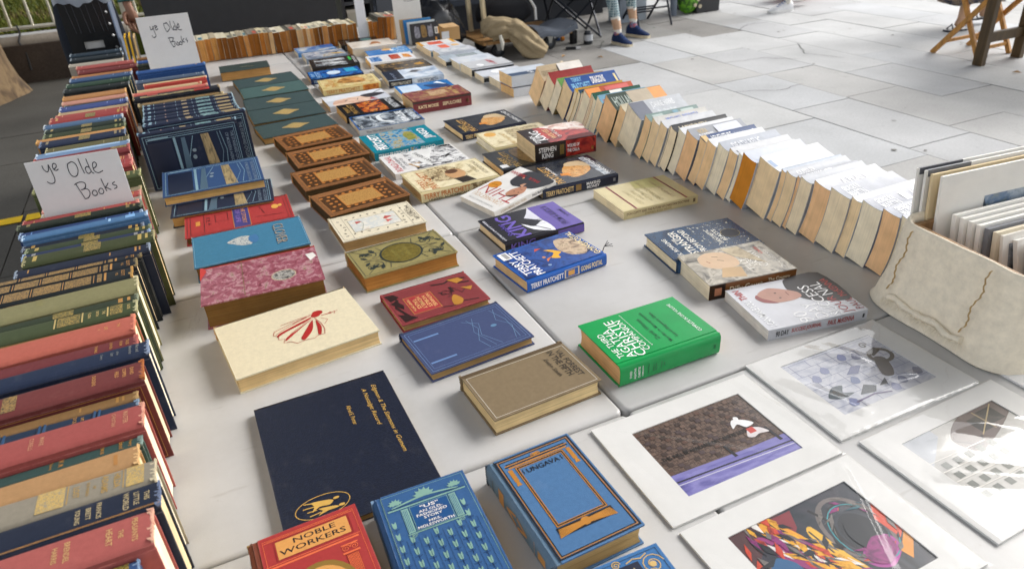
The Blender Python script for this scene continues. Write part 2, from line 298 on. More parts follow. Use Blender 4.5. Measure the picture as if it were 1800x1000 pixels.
# ------------------------------------------------------------------ the setting
def stone_mat(name, base, var, dark):
    m = bpy.data.materials.new(name); m.use_nodes = True; nt = m.node_tree; N = nt.nodes; L = nt.links; b = N['Principled BSDF']
    tc = N.new('ShaderNodeTexCoord'); n1 = N.new('ShaderNodeTexNoise'); n1.inputs['Scale'].default_value = 1.4; n1.inputs['Detail'].default_value = 6; L.new(tc.outputs['Object'], n1.inputs['Vector'])
    n2 = N.new('ShaderNodeTexNoise'); n2.inputs['Scale'].default_value = 70; n2.inputs['Detail'].default_value = 4; L.new(tc.outputs['Object'], n2.inputs['Vector'])
    n4 = N.new('ShaderNodeTexNoise'); n4.inputs['Scale'].default_value = 9; n4.inputs['Detail'].default_value = 8; n4.inputs['Roughness'].default_value = .75; L.new(tc.outputs['Object'], n4.inputs['Vector'])
    r1 = N.new('ShaderNodeMapRange'); r1.inputs[1].default_value = .3; r1.inputs[2].default_value = .7; r1.inputs[3].default_value = 1-var*1.5; r1.inputs[4].default_value = 1+var*1.2; L.new(n1.outputs[0], r1.inputs[0])
    r2 = N.new('ShaderNodeMapRange'); r2.inputs[1].default_value = .3; r2.inputs[2].default_value = .7; r2.inputs[3].default_value = 1-var*.8; r2.inputs[4].default_value = 1+var*.5; L.new(n2.outputs[0], r2.inputs[0])
    r4 = N.new('ShaderNodeMapRange'); r4.inputs[1].default_value = .58; r4.inputs[2].default_value = .8; r4.inputs[3].default_value = 1; r4.inputs[4].default_value = dark; L.new(n4.outputs[0], r4.inputs[0])
    mu = N.new('ShaderNodeMath'); mu.operation = 'MULTIPLY'; L.new(r1.outputs[0], mu.inputs[0]); L.new(r2.outputs[0], mu.inputs[1])
    m2 = N.new('ShaderNodeMath'); m2.operation = 'MULTIPLY'; L.new(mu.outputs[0], m2.inputs[0]); L.new(r4.outputs[0], m2.inputs[1])
    mx = N.new('ShaderNodeVectorMath'); mx.operation = 'SCALE'; mx.inputs[0].default_value = base; L.new(m2.outputs[0], mx.inputs[3]); L.new(mx.outputs[0], b.inputs['Base Color'])
    b.inputs['Roughness'].default_value = .8; b.inputs['Specular IOR Level'].default_value = .2
    bp = N.new('ShaderNodeBump'); bp.inputs['Strength'].default_value = .3; bp.inputs['Distance'].default_value = .004; L.new(n2.outputs[0], bp.inputs['Height']); L.new(bp.outputs[0], b.inputs['Normal'])
    return m
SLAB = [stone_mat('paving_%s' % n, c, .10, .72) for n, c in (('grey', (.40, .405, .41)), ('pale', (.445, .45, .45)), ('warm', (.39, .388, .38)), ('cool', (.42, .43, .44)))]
SLABM = [stone_mat('paving_mid_%s' % n, c, .16, .6) for n, c in (('brown', (.265, .255, .24)), ('grey', (.29, .285, .27)))]  # mid-dark slab tones, laid around the trolley and towards the hoarding
SLABD = [stone_mat('paving_shaded_%s' % n, c, .16, .6) for n, c in (('brown', (.095, .088, .076)), ('grey', (.11, .104, .092)), ('darkest', (.085, .08, .07)))]  # shade on the left-hand paving, put into the slab colour
g = MB(); g.box(-120, -60, -.3, 120, 120, -.018, stone_mat('joint_sand', (.07, .065, .055), .2, .6)); tag(g.build('ground'), kind='structure')
g = MB(); q = random.Random(3)
JO = {5: [2.62, 3.55, 4.64, 5.5], 6: [1.9, 2.82, 3.66, 4.52, 5.36], 7: [2.05, 2.85, 3.67, 4.52, 5.4], 4: [1.55, 2.5, 3.3, 4.2, 5.2], 8: [1.6, 2.5, 3.35, 4.34, 5.14]}
for r_ in range(-10, 22):
    x0 = .055+.525*r_; js = JO.get(r_, [])
    if js:
        lo, hi = js[0], js[-1]
        while lo > -4: lo -= q.uniform(.75, 1.05); js = [lo]+js
        while hi < 12: hi += q.uniform(.75, 1.05); js = js+[hi]
    else:
        y = -4.5+q.random(); js = [y]
        while y < 12: y += q.uniform(.7, 1.1); js.append(y)
    for a, b in zip(js, js[1:]):
        if x0 < -1.3 and b > 7.6: continue
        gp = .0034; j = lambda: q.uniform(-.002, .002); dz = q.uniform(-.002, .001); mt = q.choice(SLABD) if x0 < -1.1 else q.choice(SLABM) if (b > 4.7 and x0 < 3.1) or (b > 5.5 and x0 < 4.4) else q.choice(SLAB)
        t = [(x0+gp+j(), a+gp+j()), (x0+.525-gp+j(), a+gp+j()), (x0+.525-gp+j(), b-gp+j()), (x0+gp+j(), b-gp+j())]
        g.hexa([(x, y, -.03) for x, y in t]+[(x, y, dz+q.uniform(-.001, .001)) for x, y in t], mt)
DARK = M('#2b2a28', 'matte')
def crack(pts, w):
    P = []
    for a, b in zip(pts, pts[1:]):
        for i in range(6): t = i/6; P.append((a[0]+(b[0]-a[0])*t+q.uniform(-.012, .012), a[1]+(b[1]-a[1])*t+q.uniform(-.012, .012)))
    P.append(pts[-1]); g.ribbon(P, w, DARK, lambda a, b: (a, b, .0035))
crack([(2.74, 1.95), (2.58, 1.72), (2.5, 1.6), (2.3, 1.5)], .012); crack([(2.5, 1.6), (2.66, 1.52)], .008); crack([(2.62, 1.78), (2.75, 1.6), (2.72, 1.5)], .007); crack([(2.4, 1.86), (2.58, 1.72)], .006)
crack([(3.22, 3.4), (3.5, 3.25), (3.75, 3.28)], .005); crack([(4.3, 3.9), (4.1, 4.1), (3.73, 4.15)], .005)
GUM = [M('#8a8a88', 'matte'), M('#6f6e6a', 'matte'), M('#a3a29e', 'matte')]
for k_ in range(260):
    x_, y_, r_ = q.uniform(.9, 8.5), q.uniform(-.5, 7.0), q.choice((.006, .008, .011, .016))
    g.add([(x_+r_*math.cos(a_*.785)*q.uniform(.7, 1.2), y_+r_*math.sin(a_*.785)*q.uniform(.7, 1.2), .0028) for a_ in range(8)], [tuple(range(8))], q.choice(GUM))
crack([(4.72, 4.34), (4.5, 4.0), (4.62, 3.7)], .006); crack([(3.1, 6.0), (3.4, 5.6), (3.2, 5.36)], .006); crack([(2.1, 2.6), (2.3, 2.35), (2.62, 2.3)], .005); crack([(6.2, 3.0), (5.9, 2.5), (6.1, 2.1)], .006); crack([(4.75, 5.15), (5.0, 5.35), (5.25, 5.3)], .006)
tag(g.build('paving'), kind='structure')
yl = MB(); yl.box(-3.4, 3.6, .0045, -1.51, 3.69, .0065, M('#e6bd20', 'matte')); yl.box(-1.49, 3.6, .0045, -1.41, 3.69, .0065, M('#e6bd20', 'matte')); tag(yl.build('road_marking'), kind='structure')
# bridge overhead: the market stands under its deck, open to the sky on the right
bd = MB(); bd.box(-1.0, -14, 4.9, 3.9, 40, 5.6, stone_mat('concrete', (.34, .33, .31), .12, .8))
for i in range(-6, 16): bd.box(-1.0, i*2.2, 4.55, 3.9, i*2.2+.35, 4.899, SLAB[2])
tag(bd.build('bridge_deck'), kind='structure')
# low river wall with rounded coping, lawn and railing at the far left
WS = stone_mat('wall_stone', (.06, .045, .035), .25, .5); wl = thing('low_wall', 'low dark stone wall with a rounded pale coping below the railing', 'wall', (-3, 7.6, 0))
b = MB(); b.box(-6, .02, -.02, 2.1, .5, .33, WS); b.build('wall', wl)
b = MB(); b.tube([(-6, .12, .345), (-3, .12, .342), (2.1, .12, .345)], .062, stone_mat('coping_stone', (.33, .29, .24), .15, .7), 14); b.box(-6, .12, .33, 2.1, .5, .38, SLAB[2]); b.build('coping', wl, 50)
gr = MB(); q = random.Random(5)
GM = [M('#5c6326', 'fabric'), M('#4a531f', 'fabric'), M('#6a662c', 'fabric'), M('#6f5f42', 'fabric')]
gr.box(-20, 8.1, -.02, 0, 40, .36, GM[1])
for i in range(9000):
    x = q.uniform(-4.4, -.6); y = 8.15+(q.random()**1.6)*5; h = q.uniform(.03, .1); a = q.random()*6.28; w = .012
    gr.add([(x-w*math.cos(a), y-w*math.sin(a), .36), (x+w*math.cos(a), y+w*math.sin(a), .36), (x+q.uniform(-.05, .05), y+q.uniform(-.05, .05), .36+h)], [(0, 1, 2)], GM[3] if 9.2 < y < 9.7 and q.random() < .7 else GM[q.choice((0, 0, 1, 2))])
tag(gr.build('grass'), kind='stuff')
RM = M('#c9c4b4', 'metal', 1.1); fn = thing('railing', 'pale metal railing of thin upright bars in front of the grass', 'railing', (-1.8, 7.75, 0))
b = MB(); b.tube([(-2.6, 0, .47), (1.2, 0, .47)], .016, RM); b.tube([(-2.6, 0, 1.35), (1.2, 0, 1.35)], .02, RM); b.build('rail', fn, 40)
for i in range(20):
    b = MB(); x = -2.5+i*.185; b.tube([(x, 0, .47), (x, 0, 1.35)], .012, RM, 6); b.build('bar', fn, 40)
for x in (-2.2, .9): b = MB(); b.box(x-.02, -.02, .34, x+.02, .02, 1.35, RM); b.build('post', fn)
b = MB(); b.tube([(-1.84, 7.72, .5), (-1.83, 7.70, .43), (-1.86, 7.645, .36), (-1.83, 7.625, .25), (-1.84, 7.615, .1)], .009, M('#2b2b2d', 'rubber'), 6); tag(b.build('cable', None, 40), 'black cable hanging from the railing over the low wall', 'cable')
tr = thing('tree', 'pale tree trunk with flared foot at the left edge of the picture', 'tree', (-2.30, 7.05, 0)); BK = ART(['#3d3022', '#5a4833', '#7a6548', '#6b5840'], 7, .9, seed=2, stretch=(1, 1, .35))
def trunk(u, v):
    a = u*2*math.pi; z = v*4.5; r = .36+.09*math.exp(-z*6)+.02*math.sin(3*a+1)+.03*math.exp(-z*4)*math.sin(5*a)-.01*z
    return (r*math.cos(a), r*math.sin(a), z)
b = MB(); b.grid(28, 30, trunk, BK); b.build('trunk', tr, 60)
lf = thing('litter', 'small scrap of pale litter on the pavement before the wood trolley', 'litter', (2.55, 4.95, 0)); b = MB(); b.add([(0, 0, .004), (.05, .01, .02), (.045, .05, .03), (.01, .06, .008), (.025, .03, .034)], [(0, 1, 4), (1, 2, 4), (2, 3, 4), (3, 0, 4)], M('#d9c9ad', 'paper')); b.build('scrap', lf)
for x, y, lb in ((3.0, 5.0, 'dry curled leaf on the pavement between trolley and shoes'), (2.75, 5.25, 'tiny brown leaf lying nearest the trolley wheel'), (5.2, 2.6, 'dark leaf on the bright pavement under the wooden table')):
    lf = thing('leaf', lb, 'leaf', (x, y, .004), x*7); b = MB(); b.add([(-.03, 0, 0), (0, -.016, .012), (.035, 0, .004), (0, .018, .014)], [(0, 1, 2), (0, 2, 3)], M('#b08a5a', 'matte')); b.build('blade', lf)

# ------------------------------------------------------------------ folding tables, 0.76 m deep, split in the middle
def plastic():
    m = bpy.data.materials.new('white_plastic'); m.use_nodes = True; nt = m.node_tree; N = nt.nodes; L = nt.links; b = N['Principled BSDF']
    tc = N.new('ShaderNodeTexCoord'); oi = N.new('ShaderNodeObjectInfo'); va = N.new('ShaderNodeVectorMath'); va.operation = 'SCALE'; va.inputs[3].default_value = 11; L.new(oi.outputs['Random'], va.inputs[0])
    ad = N.new('ShaderNodeVectorMath'); L.new(tc.outputs['Object'], ad.inputs[0]); L.new(va.outputs[0], ad.inputs[1])
    n1 = N.new('ShaderNodeTexNoise'); n1.inputs['Scale'].default_value = 3.2; n1.inputs['Detail'].default_value = 8; n1.inputs['Roughness'].default_value = .7; L.new(ad.outputs[0], n1.inputs['Vector'])
    n2 = N.new('ShaderNodeTexNoise'); n2.inputs['Scale'].default_value = 24; n2.inputs['Detail'].default_value = 7; n2.inputs['Roughness'].default_value = .8; L.new(ad.outputs[0], n2.inputs['Vector'])
    mp = N.new('ShaderNodeMapping'); mp.inputs['Scale'].default_value = (9, 60, 1); mp.inputs['Rotation'].default_value = (0, 0, .6); L.new(ad.outputs[0], mp.inputs[0])
    n3 = N.new('ShaderNodeTexNoise'); n3.inputs['Scale'].default_value = 1; n3.inputs['Detail'].default_value = 5; L.new(mp.outputs[0], n3.inputs['Vector'])
    c1 = N.new('ShaderNodeMix'); c1.data_type = 'RGBA'; c1.inputs[6].default_value = (.52, .515, .51, 1); c1.inputs[7].default_value = (.43, .422, .408, 1); r1 = N.new('ShaderNodeMapRange'); r1.inputs[1].default_value = .38; r1.inputs[2].default_value = .72; L.new(n1.outputs[0], r1.inputs[0]); L.new(r1.outputs[0], c1.inputs[0])
    c2 = N.new('ShaderNodeMix'); c2.data_type = 'RGBA'; c2.inputs[7].default_value = (.26, .21, .15, 1); r2 = N.new('ShaderNodeMapRange'); r2.inputs[1].default_value = .63; r2.inputs[2].default_value = .82; r2.inputs[4].default_value = .6; L.new(n2.outputs[0], r2.inputs[0]); L.new(c1.outputs[2], c2.inputs[6]); L.new(r2.outputs[0], c2.inputs[0])
    c3 = N.new('ShaderNodeMix'); c3.data_type = 'RGBA'; c3.inputs[7].default_value = (.34, .32, .30, 1); r3 = N.new('ShaderNodeMapRange'); r3.inputs[1].default_value = .66; r3.inputs[2].default_value = .74; r3.inputs[4].default_value = .5; L.new(n3.outputs[0], r3.inputs[0]); L.new(c2.outputs[2], c3.inputs[6]); L.new(r3.outputs[0], c3.inputs[0])
    L.new(c3.outputs[2], b.inputs['Base Color']); b.inputs['Roughness'].default_value = .4
    n5 = N.new('ShaderNodeTexNoise'); n5.inputs['Scale'].default_value = 500; L.new(tc.outputs['Object'], n5.inputs['Vector']); bp = N.new('ShaderNodeBump'); bp.inputs['Strength'].default_value = .12; bp.inputs['Distance'].default_value = .001; L.new(n5.outputs[0], bp.inputs['Height']); L.new(bp.outputs[0], b.inputs['Normal'])
    return m
PL = plastic(); TM = M('#55585c', 'metal')
def rounded_slab(mb, x0, y0, x1, y1, z0, z1, r, mat, rc=.03):
    """slab with rounded plan corners and rolled upper edge"""
    rings = []
    for ins, z in ((.004, z0), (0, z0+.006), (0, z1-r), (r*.12, z1-r*.5), (r*.4, z1-r*.15), (r, z1)):
        P = []
        for cx, cy, a0 in ((x1-rc, y1-rc, 0), (x0+rc, y1-rc, 90), (x0+rc, y0+rc, 180), (x1-rc, y0+rc, 270)):
            for k in range(6): a = R(a0+18*k); P.append((cx+(rc-ins)*math.cos(a), cy+(rc-ins)*math.sin(a), z))
        rings.append(P)
    n = 24; vs = [p for P in rings for p in P]
    mb.add(vs, [(i*n+k, i*n+(k+1) % n, (i+1)*n+(k+1) % n, (i+1)*n+k) for i in range(len(rings)-1) for k in range(n)]+[tuple(range(n))[::-1], tuple(range((len(rings)-1)*n, len(rings)*n))], mat)
TABLES = [(-.38, 'nearest white folding table, under the matted prints'), (.38, 'second white folding table, carrying the green novel and cream hardback'), (1.14, 'third white folding table, carrying the brown gilt set'), (1.90, 'fourth white folding table, carrying the flat dark green set'), (2.66, 'fifth white folding table, carrying the small separate green volume'), (3.42, 'farthest white folding table, carrying the row of browned paperbacks')]
for i, (y, lb) in enumerate(TABLES):
    t = thing('folding_table', lb, 'table', (0, y, 0), 0, 'white folding tables end to end')
    for s_ in (-1, 1):
        b = MB(); x0, x1 = (.0018, .868) if s_ > 0 else (-.93, -.0018); rounded_slab(b, x0, -.3785, x1, .3785, TZ-.045-TZ+TZ, TZ, .0065, PL, .012); b.build('tabletop', t, 60)
        b = MB(); X = s_*.72
        b.tube([(X, -.3, .69), (X+s_*.06, -.3, .02), (X+s_*.06, .3, .02), (X, .3, .69)], .014, TM); b.beam((X, -.3, .68), (X, .3, .68), .03, .02, TM); b.tube([(X, 0, .68), (s_*.2, 0, .685)], .01, TM); b.build('leg', t, 40)

# ------------------------------------------------------------------ old hardbacks lying flat (heads to the right, fore edges towards the viewer)
OLD = 'old hardbacks laid flat in rows'; MOD = 'modern books laid flat in rows'
LEATH = M('#141b2e', 'leather')
book('hardback_book', 'large thin navy leather album with gold title and an oval horsemen emblem', .305, .222, .012, LEATH, '#a08a60', loc=(-.427, .131, 0), rot=-89.6, group=OLD, over=.001,
     front=[('t', 'Edgmon & The Simmons in Gemem', .40, .87, .042, 'gold', dict(shear=.35, bold=.004, w=.60)), ('t', 'A Nostalgic Record', .28, .79, .042, 'gold', dict(shear=.35, bold=.004, w=.34)), ('t', 'Alfred E. Porter', .30, .64, .032, 'gold', dict(shear=.1, bold=.004, w=.17)),
            ('ring', .86, .26, .068, .17, .0011, 'gold'),
            ('p', [(.82, .20), (.835, .30), (.85, .33), (.868, .30), (.86, .24), (.88, .19), (.85, .21)], 'gold'), ('p', [(.87, .23), (.885, .33), (.9, .35), (.9, .28), (.91, .22), (.89, .25)], 'gold'), ('s', [(.825, .2), (.815, .15)], .0016, 'gold'), ('s', [(.85, .21), (.845, .14)], .0016, 'gold'), ('s', [(.875, .22), (.872, .16)], .0016, 'gold'), ('s', [(.895, .24), (.9, .17)], .0016, 'gold'), ('e', .84, .35, .008, .02, 'gold'), ('e', .893, .37, .008, .02, 'gold')])
RED1, BLU1 = M('#a82422', 'cloth'), M('#20568c', 'cloth')
orn = M('#d8943a', 'cloth'); dkr = M('#7e1c1c', 'satin'); orl = M('#dd6a40', 'satin')
cols = []
for x in (.13, .80):
    cols += [('r', x-.035, -.0+.02, x+.075, .615, dkr)]+[('r', x+.012*i-.03, .02, x+.012*i-.023, .60, orl) for i in range(9)]+[('r', x-.06, .61, x+.10, .625, orl), ('curl', x-.02, .655, .0055, 2, .0009, orl), ('curl', x+.06, .655, .0055, 2, .0009, orl, -1), ('r', x-.06, .68, x+.10, .69, orl)]
book('hardback_book', 'red hardback with an orange title panel reading NOBLE WORKERS, cut off by the bottom edge', .134, .195, .042, RED1, '#b79a68', spine='#7a3a24', loc=(-.506, -.125, 0), rot=1.5, group=OLD, worn='#a98a58',
     front=[('f', .09, .015, .96, .965, .0006, orl), ('r', .11, .72, .93, .735, orl), ('r', .08, .745, .95, .75, orl), ('r', .2, .775, .88, .925, orn), ('f', .18, .765, .90, .935, .0008, dkr), ('t', 'NOBLE', .56, .888, .042, 'black', dict(w=.40)), ('t', 'WORKERS', .53, .822, .044, 'black', dict(w=.62)), ('r', .1, .945, .95, .95, orl), ('r', .13, .955, .92, .958, orl)]+cols+
           [('e', .5, .33, .34, .31, '#8a6a2c'), ('e', .5, .33, .29, .27, orn), ('r', .36, .30, .58, .56, '#c47a28'), ('f', .36, .30, .58, .56, .0015, '#8a5a1c'), ('p', [(.32, .1), (.34, .32), (.42, .42), (.52, .40), (.6, .28), (.62, .1)], '#1d1712'), ('e', .44, .46, .065, .05, '#8c2a20'), ('p', [(.36, .47), (.40, .52), (.5, .52), (.54, .47)], '#17120f'), ('p', [(.62, .2), (.75, .32), (.78, .2)], '#d9a23a')], spart=[('b', .1, .16, 'goldp'), ('T', 'NOBLE', .22, .03, 'goldp'), ('T', 'WORKERS', .28, .03, 'goldp')])
gn = '#7fa598'; tul = []
for i in range(7):
    for j in range(7):
        x = .1+i*.125; y = .05+j*.105+(.05 if i % 2 else 0)
        if .22 < x < .84 and y > .55: continue
        tul += [('p', [(x-.022, y+.06), (x, y+.045), (x+.022, y+.06), (x+.018, y+.01), (x, y), (x-.018, y+.01)], gn), ('s', [(x, y), (x, y-.035)], .0006, '#122c50'), ('s', [(x-.04, y-.01), (x, y-.015), (x+.04, y-.01)], .0006, '#122c50')]
for x in [.04+.0625*i for i in range(16)]: tul.append(('s', [(x, .03), (x, .55)], .00045, '#122c50'))
fan = lambda x, y, r: [('leaf', x, y, r, R(20+28*k), gn) for k in range(6)]
book('hardback_book', 'blue art nouveau hardback with pale green columns and tulips and the title "US"', .125, .192, .038, BLU1, '#b89c6e', loc=(-.356, -.126, 0), rot=-2, group=OLD, worn='#7d9ab8',
     front=[('f', .05, .02, .97, .98, .0006, gn)]+tul+fan(.5, .885, .016)+fan(.18, .88, .011)+fan(.84, .88, .011)+[('p', [(.16, .865), (.5, .895), (.84, .865), (.84, .855), (.5, .88), (.16, .855)], gn), ('r', .08, .83, .94, .842, gn), ('r', .08, .85, .94, .854, '#122c50'),
     ('r', .3, .60, .72, .82, '#1c4c80'), ('f', .3, .60, .72, .82, .0006, gn), ('r', .21, .60, .285, .82, gn), ('r', .735, .60, .81, .82, gn)]+[('r', .215+.016*k, .61, .221+.016*k, .81, '#1f4f80') for k in range(4)]+[('r', .742+.016*k, .61, .748+.016*k, .81, '#1f4f80') for k in range(4)]+
     [('t', '"US"', .51, .79, .03, '#f0e6d8', dict(w=.2)), ('t', 'AN OLD-', .51, .752, .022, '#f0e6d8', dict(w=.26)), ('t', 'FASHIONED', .51, .722, .022, '#f0e6d8', dict(w=.33)), ('t', 'STORY', .51, .692, .022, '#f0e6d8', dict(w=.2)), ('t', 'MRS.', .51, .652, .02, '#f0e6d8', dict(w=.13)), ('t', 'MOLESWORTH', .51, .62, .023, '#f0e6d8', dict(w=.39)), ('r', .2, .585, .83, .594, gn), ('curl', .26, .57, .004, 2, .0008, gn), ('curl', .77, .57, .004, 2, .0008, gn, -1)], spart=[('b', .1, .5, '#24507f')])
BLU2 = M('#3a6c9c', 'cloth'); og = M('#b57a2e', 'satin'); bk = '#15161c'
wing = []
for k in range(9):
    wing += [('s', [(.52, .225-.004*k), (.52-.17, .228-.006*k), (.52-.30-.004*k, .212-.008*k+.018)], .0011, og), ('s', [(.52, .225-.004*k), (.52+.17, .228-.006*k), (.52+.30+.004*k, .212-.008*k+.018)], .0011, og)]
book('hardback_book', 'mid-blue hardback with a black and orange pillar frame and the title UNGAVA', .128, .194, .036, BLU2, '#b59a6a', spine='#577690', loc=(-.186, -.133, 0), rot=1.5, group=OLD, worn='#3e4a58',
     front=[('f', .05, .015, .98, .985, .0024, bk), ('f', .075, .03, .955, .97, .0012, og), ('f', .087, .038, .943, .962, .0014, bk), ('r', .16, .875, .88, .89, og), ('r', .13, .905, .91, .915, og), ('r', .13, .893, .91, .902, bk), ('r', .15, .918, .89, .926, bk), ('f', .22, .25, .82, .87, .0045, bk), ('f', .225, .252, .815, .868, .0014, og), ('f', .25, .27, .79, .85, .001, og),
            ('r', .135, .74, .185, .865, og), ('r', .855, .74, .905, .865, og), ('p', [(.13, .7), (.19, .7), (.175, .74), (.145, .74)], og), ('p', [(.85, .7), (.91, .7), (.895, .74), (.865, .74)], og), ('curl', .49, .925, .004, 2, .001, og), ('curl', .55, .925, .004, 2, .001, og, -1), ('e', .52, .93, .03, .012, og),
            ('t', 'UNGAVA', .52, .80, .045, bk, dict(w=.40)), ('s', [(.285, .825), (.275, .81), (.285, .795), (.275, .78)], .0012, bk), ('s', [(.755, .825), (.745, .81), (.755, .795), (.745, .78)], .0012, bk), ('r', .2, .17, .84, .245, bk)]+wing+[('e', .52, .212, .055, .034, og)],
     spart=[('T', 'UNGAVA', .12, .02, 'black'), ('b', .22, .3, 'goldp'), ('A', '<>', .5, .6, 'goldp', .3), ('b', .75, .755, 'goldp'), ('b', .8, .9, 'goldp', .3, .7)])
book('hardback_book', 'bright blue hardback with gold scrolls round a dark title plate, at the bottom edge', .124, .19, .03, M('#286aa4', 'cloth'), '#b59a6a', loc=(-.186, -.347, 0), rot=-2, group=OLD,
     front=[('f', .04, .03, .96, .975, .0007, bk), ('r', .3, .78, .72, .93, '#1d2338'), ('t', 'MARIAM', .5, .87, .05, '#c9b58a', dict(w=.3))]+[('curl', x, y, r, 2.2, .0013, '#c9a86a', s_) for x, y, r, s_ in ((.84, .87, .015, 1), (.16, .87, .015, -1), (.8, .80, .009, -1), (.22, .80, .009, 1), (.5, .955, .006, 1))]+[('s', [(.6, .94), (.68, .955), (.76, .94), (.84, .96)], .0016, '#c9a86a'), ('s', [(.4, .94), (.32, .955), (.24, .94), (.16, .96)], .0016, '#c9a86a'), ('e', .84, .87, .035, .022, '#c9a86a')])
book('hardback_book', 'drab brown hardback with a thin white border titled VAL FORREST IN THE FIFTH', .128, .196, .031, M('#7d6a4c', 'cloth'), '#d8c090', loc=(-.111, .116, 0), rot=-87.3, group=OLD, worn='#8a7a60',
     front=[('f', .085, .025, .972, .975, .0009, '#c8c2b4'), ('t', 'VAL FORREST', .47, .90, .06, '#2a241c', dict(w=.64)), ('t', 'IN THE FIFTH', .42, .825, .06, '#2a241c', dict(w=.60)), ('t', 'Evelyn Smith', .46, .735, .05, '#2a241c', dict(w=.42, shear=.25, bold=.004)), ('r', 0, 0, .055, 1, M('#5d4a30', 'cloth'))])
book('hardback_book', 'violet-blue cloth hardback with faint stamped lines, between the red and the drab brown book', .146, .207, .019, M('#36446f', 'cloth'), '#a88a5c', loc=(-.151, .304, 0), rot=-85.3, group=OLD, worn='#27304a',
     front=[('r', 0, 0, .05, 1, M('#2a3556', 'cloth')), ('f', .05, .025, .975, .975, .0006, '#7f9cc4'), ('f', .1, .05, .93, .95, .0005, '#6f8cba'), ('s', [(.2, .55), (.35, .68), (.6, .62), (.9, .72)], .0006, '#7fa6c8'), ('s', [(.2, .6), (.45, .64), (.7, .56), (.9, .6)], .0006, '#7fa6c8'), ('s', [(.2, .66), (.5, .58), (.9, .66)], .0005, '#7fa6c8'), ('s', [(.15, .9), (.4, .84), (.6, .93), (.9, .86)], .0006, '#7fa6c8'), ('s', [(.15, .86), (.45, .92), (.9, .90)], .0006, '#7fa6c8'), ('r', .25, .06, .28, .3, '#6a8ab8'), ('r', .8, .06, .83, .3, '#6a8ab8'), ('e', .5, .78, .03, .03, '#5f86a8')])
dr = '#2a1414'
book('hardback_book', 'dark red hardback with a gold-framed title plate reading HOMELY TALKS', .133, .188, .018, M('#8e2a2e', 'cloth'), '#ac8c5a', loc=(-.155, .467, 0), rot=-87.4, group=OLD, worn='#a8444a',
     front=[('r', .06, .02, .97, .98, M('#7d2529', 'cloth')), ('r', .30, .18, .82, .50, '#a03236'), ('f', .30, .18, .82, .50, .0012, 'goldp'), ('t', 'NATHANIEL', .55, .45, .042, '#d8b070', dict(w=.42)), ('t', "NOBLE'S", .55, .395, .045, '#d8b070', dict(w=.36)), ('t', 'HOMELY', .55, .335, .045, '#d8b070', dict(w=.38)), ('t', 'TALKS', .55, .28, .045, '#d8b070', dict(w=.3)), ('t', 'HENRY SMITH', .55, .22, .03, '#d8b070', dict(w=.36)),
            ('s', [(.1, .05), (.3, .12), (.5, .06), (.9, .14)], .006, dr), ('p', [(.08, .02), (.3, .05), (.22, .16), (.1, .12)], dr), ('p', [(.35, .03), (.6, .12), (.5, .15), (.3, .1)], dr), ('p', [(.7, .03), (.95, .05), (.92, .2), (.78, .12)], dr), ('s', [(.15, .55), (.2, .7), (.12, .8), (.2, .95)], .005, dr), ('s', [(.85, .5), (.9, .62), (.84, .72), (.9, .9)], .003, dr), ('curl', .5, .62, .016, 1.3, .0022, dr), ('s', [(.42, .56), (.55, .66), (.4, .74), (.6, .8), (.45, .9)], .0022, dr), ('p', [(.6, .70), (.78, .75), (.9, .70), (.88, .62), (.7, .64)], '#b07a2c'), ('p', [(.12, .75), (.3, .82), (.25, .92), (.14, .88)], '#b07a2c'), ('p', [(.45, .82), (.6, .9), (.5, .95)], '#b07a2c'), ('s', [(.3, .84), (.34, .96)], .004, dr), ('r', .35, .70, .52, .73, dr)], spart=[('b', .1, .3, 'goldp')])
ol = '#2c3430'; orn2 = []
for sx, sy in ((0, 0), (1, 0), (0, 1), (1, 1)):
    U = lambda u: u if not sx else 1-u
    V = lambda v: v if not sy else 1-v
    fl = -1 if sx else 1
    orn2 += [('curl', U(.3), V(.2), .016, 1.6, .0022, ol, fl), ('curl', U(.72), V(.12), .009, 1.6, .002, ol, -fl), ('leaf', U(.2), V(.10), .03, R(60 if not sy else -60)+(math.pi if sx else 0)*0+(0 if not sx else R(60)*(1 if not sy else -1)), ol), ('leaf', U(.12), V(.22), .024, R(20 if not sx else 160), ol), ('leaf', U(.34), V(.09), .02, R(40 if not sx else 140), ol), ('s', [(U(.1), V(.3)), (U(.3), V(.34)), (U(.45), V(.26)), (U(.5), V(.1))], .0016, ol), ('s', [(U(.06), V(.06)), (U(.2), V(.14)), (U(.3), V(.3))], .0014, ol)]
book('hardback_book', 'olive gilt hardback with black foliage scrolls round a plain gold medallion', .136, .216, .037, M('#8d8148', 'cloth'), '#a9743a', loc=(-.164, .658, 0), rot=-86.7, group=OLD, worn='#c0a878', over=.002,
     front=[('f', .05, .02, .97, .98, .0012, ol)]+orn2+[('e', .5, .5, .36, .225, ol), ('e', .5, .5, .33, .205, M('#a8964a', 'gilt')), ('ring', .5, .5, .29, .18, .0006, '#6d6230'), ('t', 'THE CHILD', .5, .56, .045, '#857a3a', dict(w=.4)), ('t', 'IN THE', .5, .5, .04, '#857a3a', dict(w=.24)), ('t', 'GARDEN', .5, .44, .045, '#857a3a', dict(w=.4))])
pl = '#4a4238'; dec = []
for k in range(9): dec += [('leaf', .2, .06+.1*k, .010, R(50+k*37), pl), ('leaf', .84, .06+.1*k, .010, R(90+k*51), pl)]
for k in range(4): dec += [('leaf', .34+.14*k, .09, .010, R(k*71), pl), ('leaf', .34+.14*k, .80, .010, R(30+k*61), pl)]
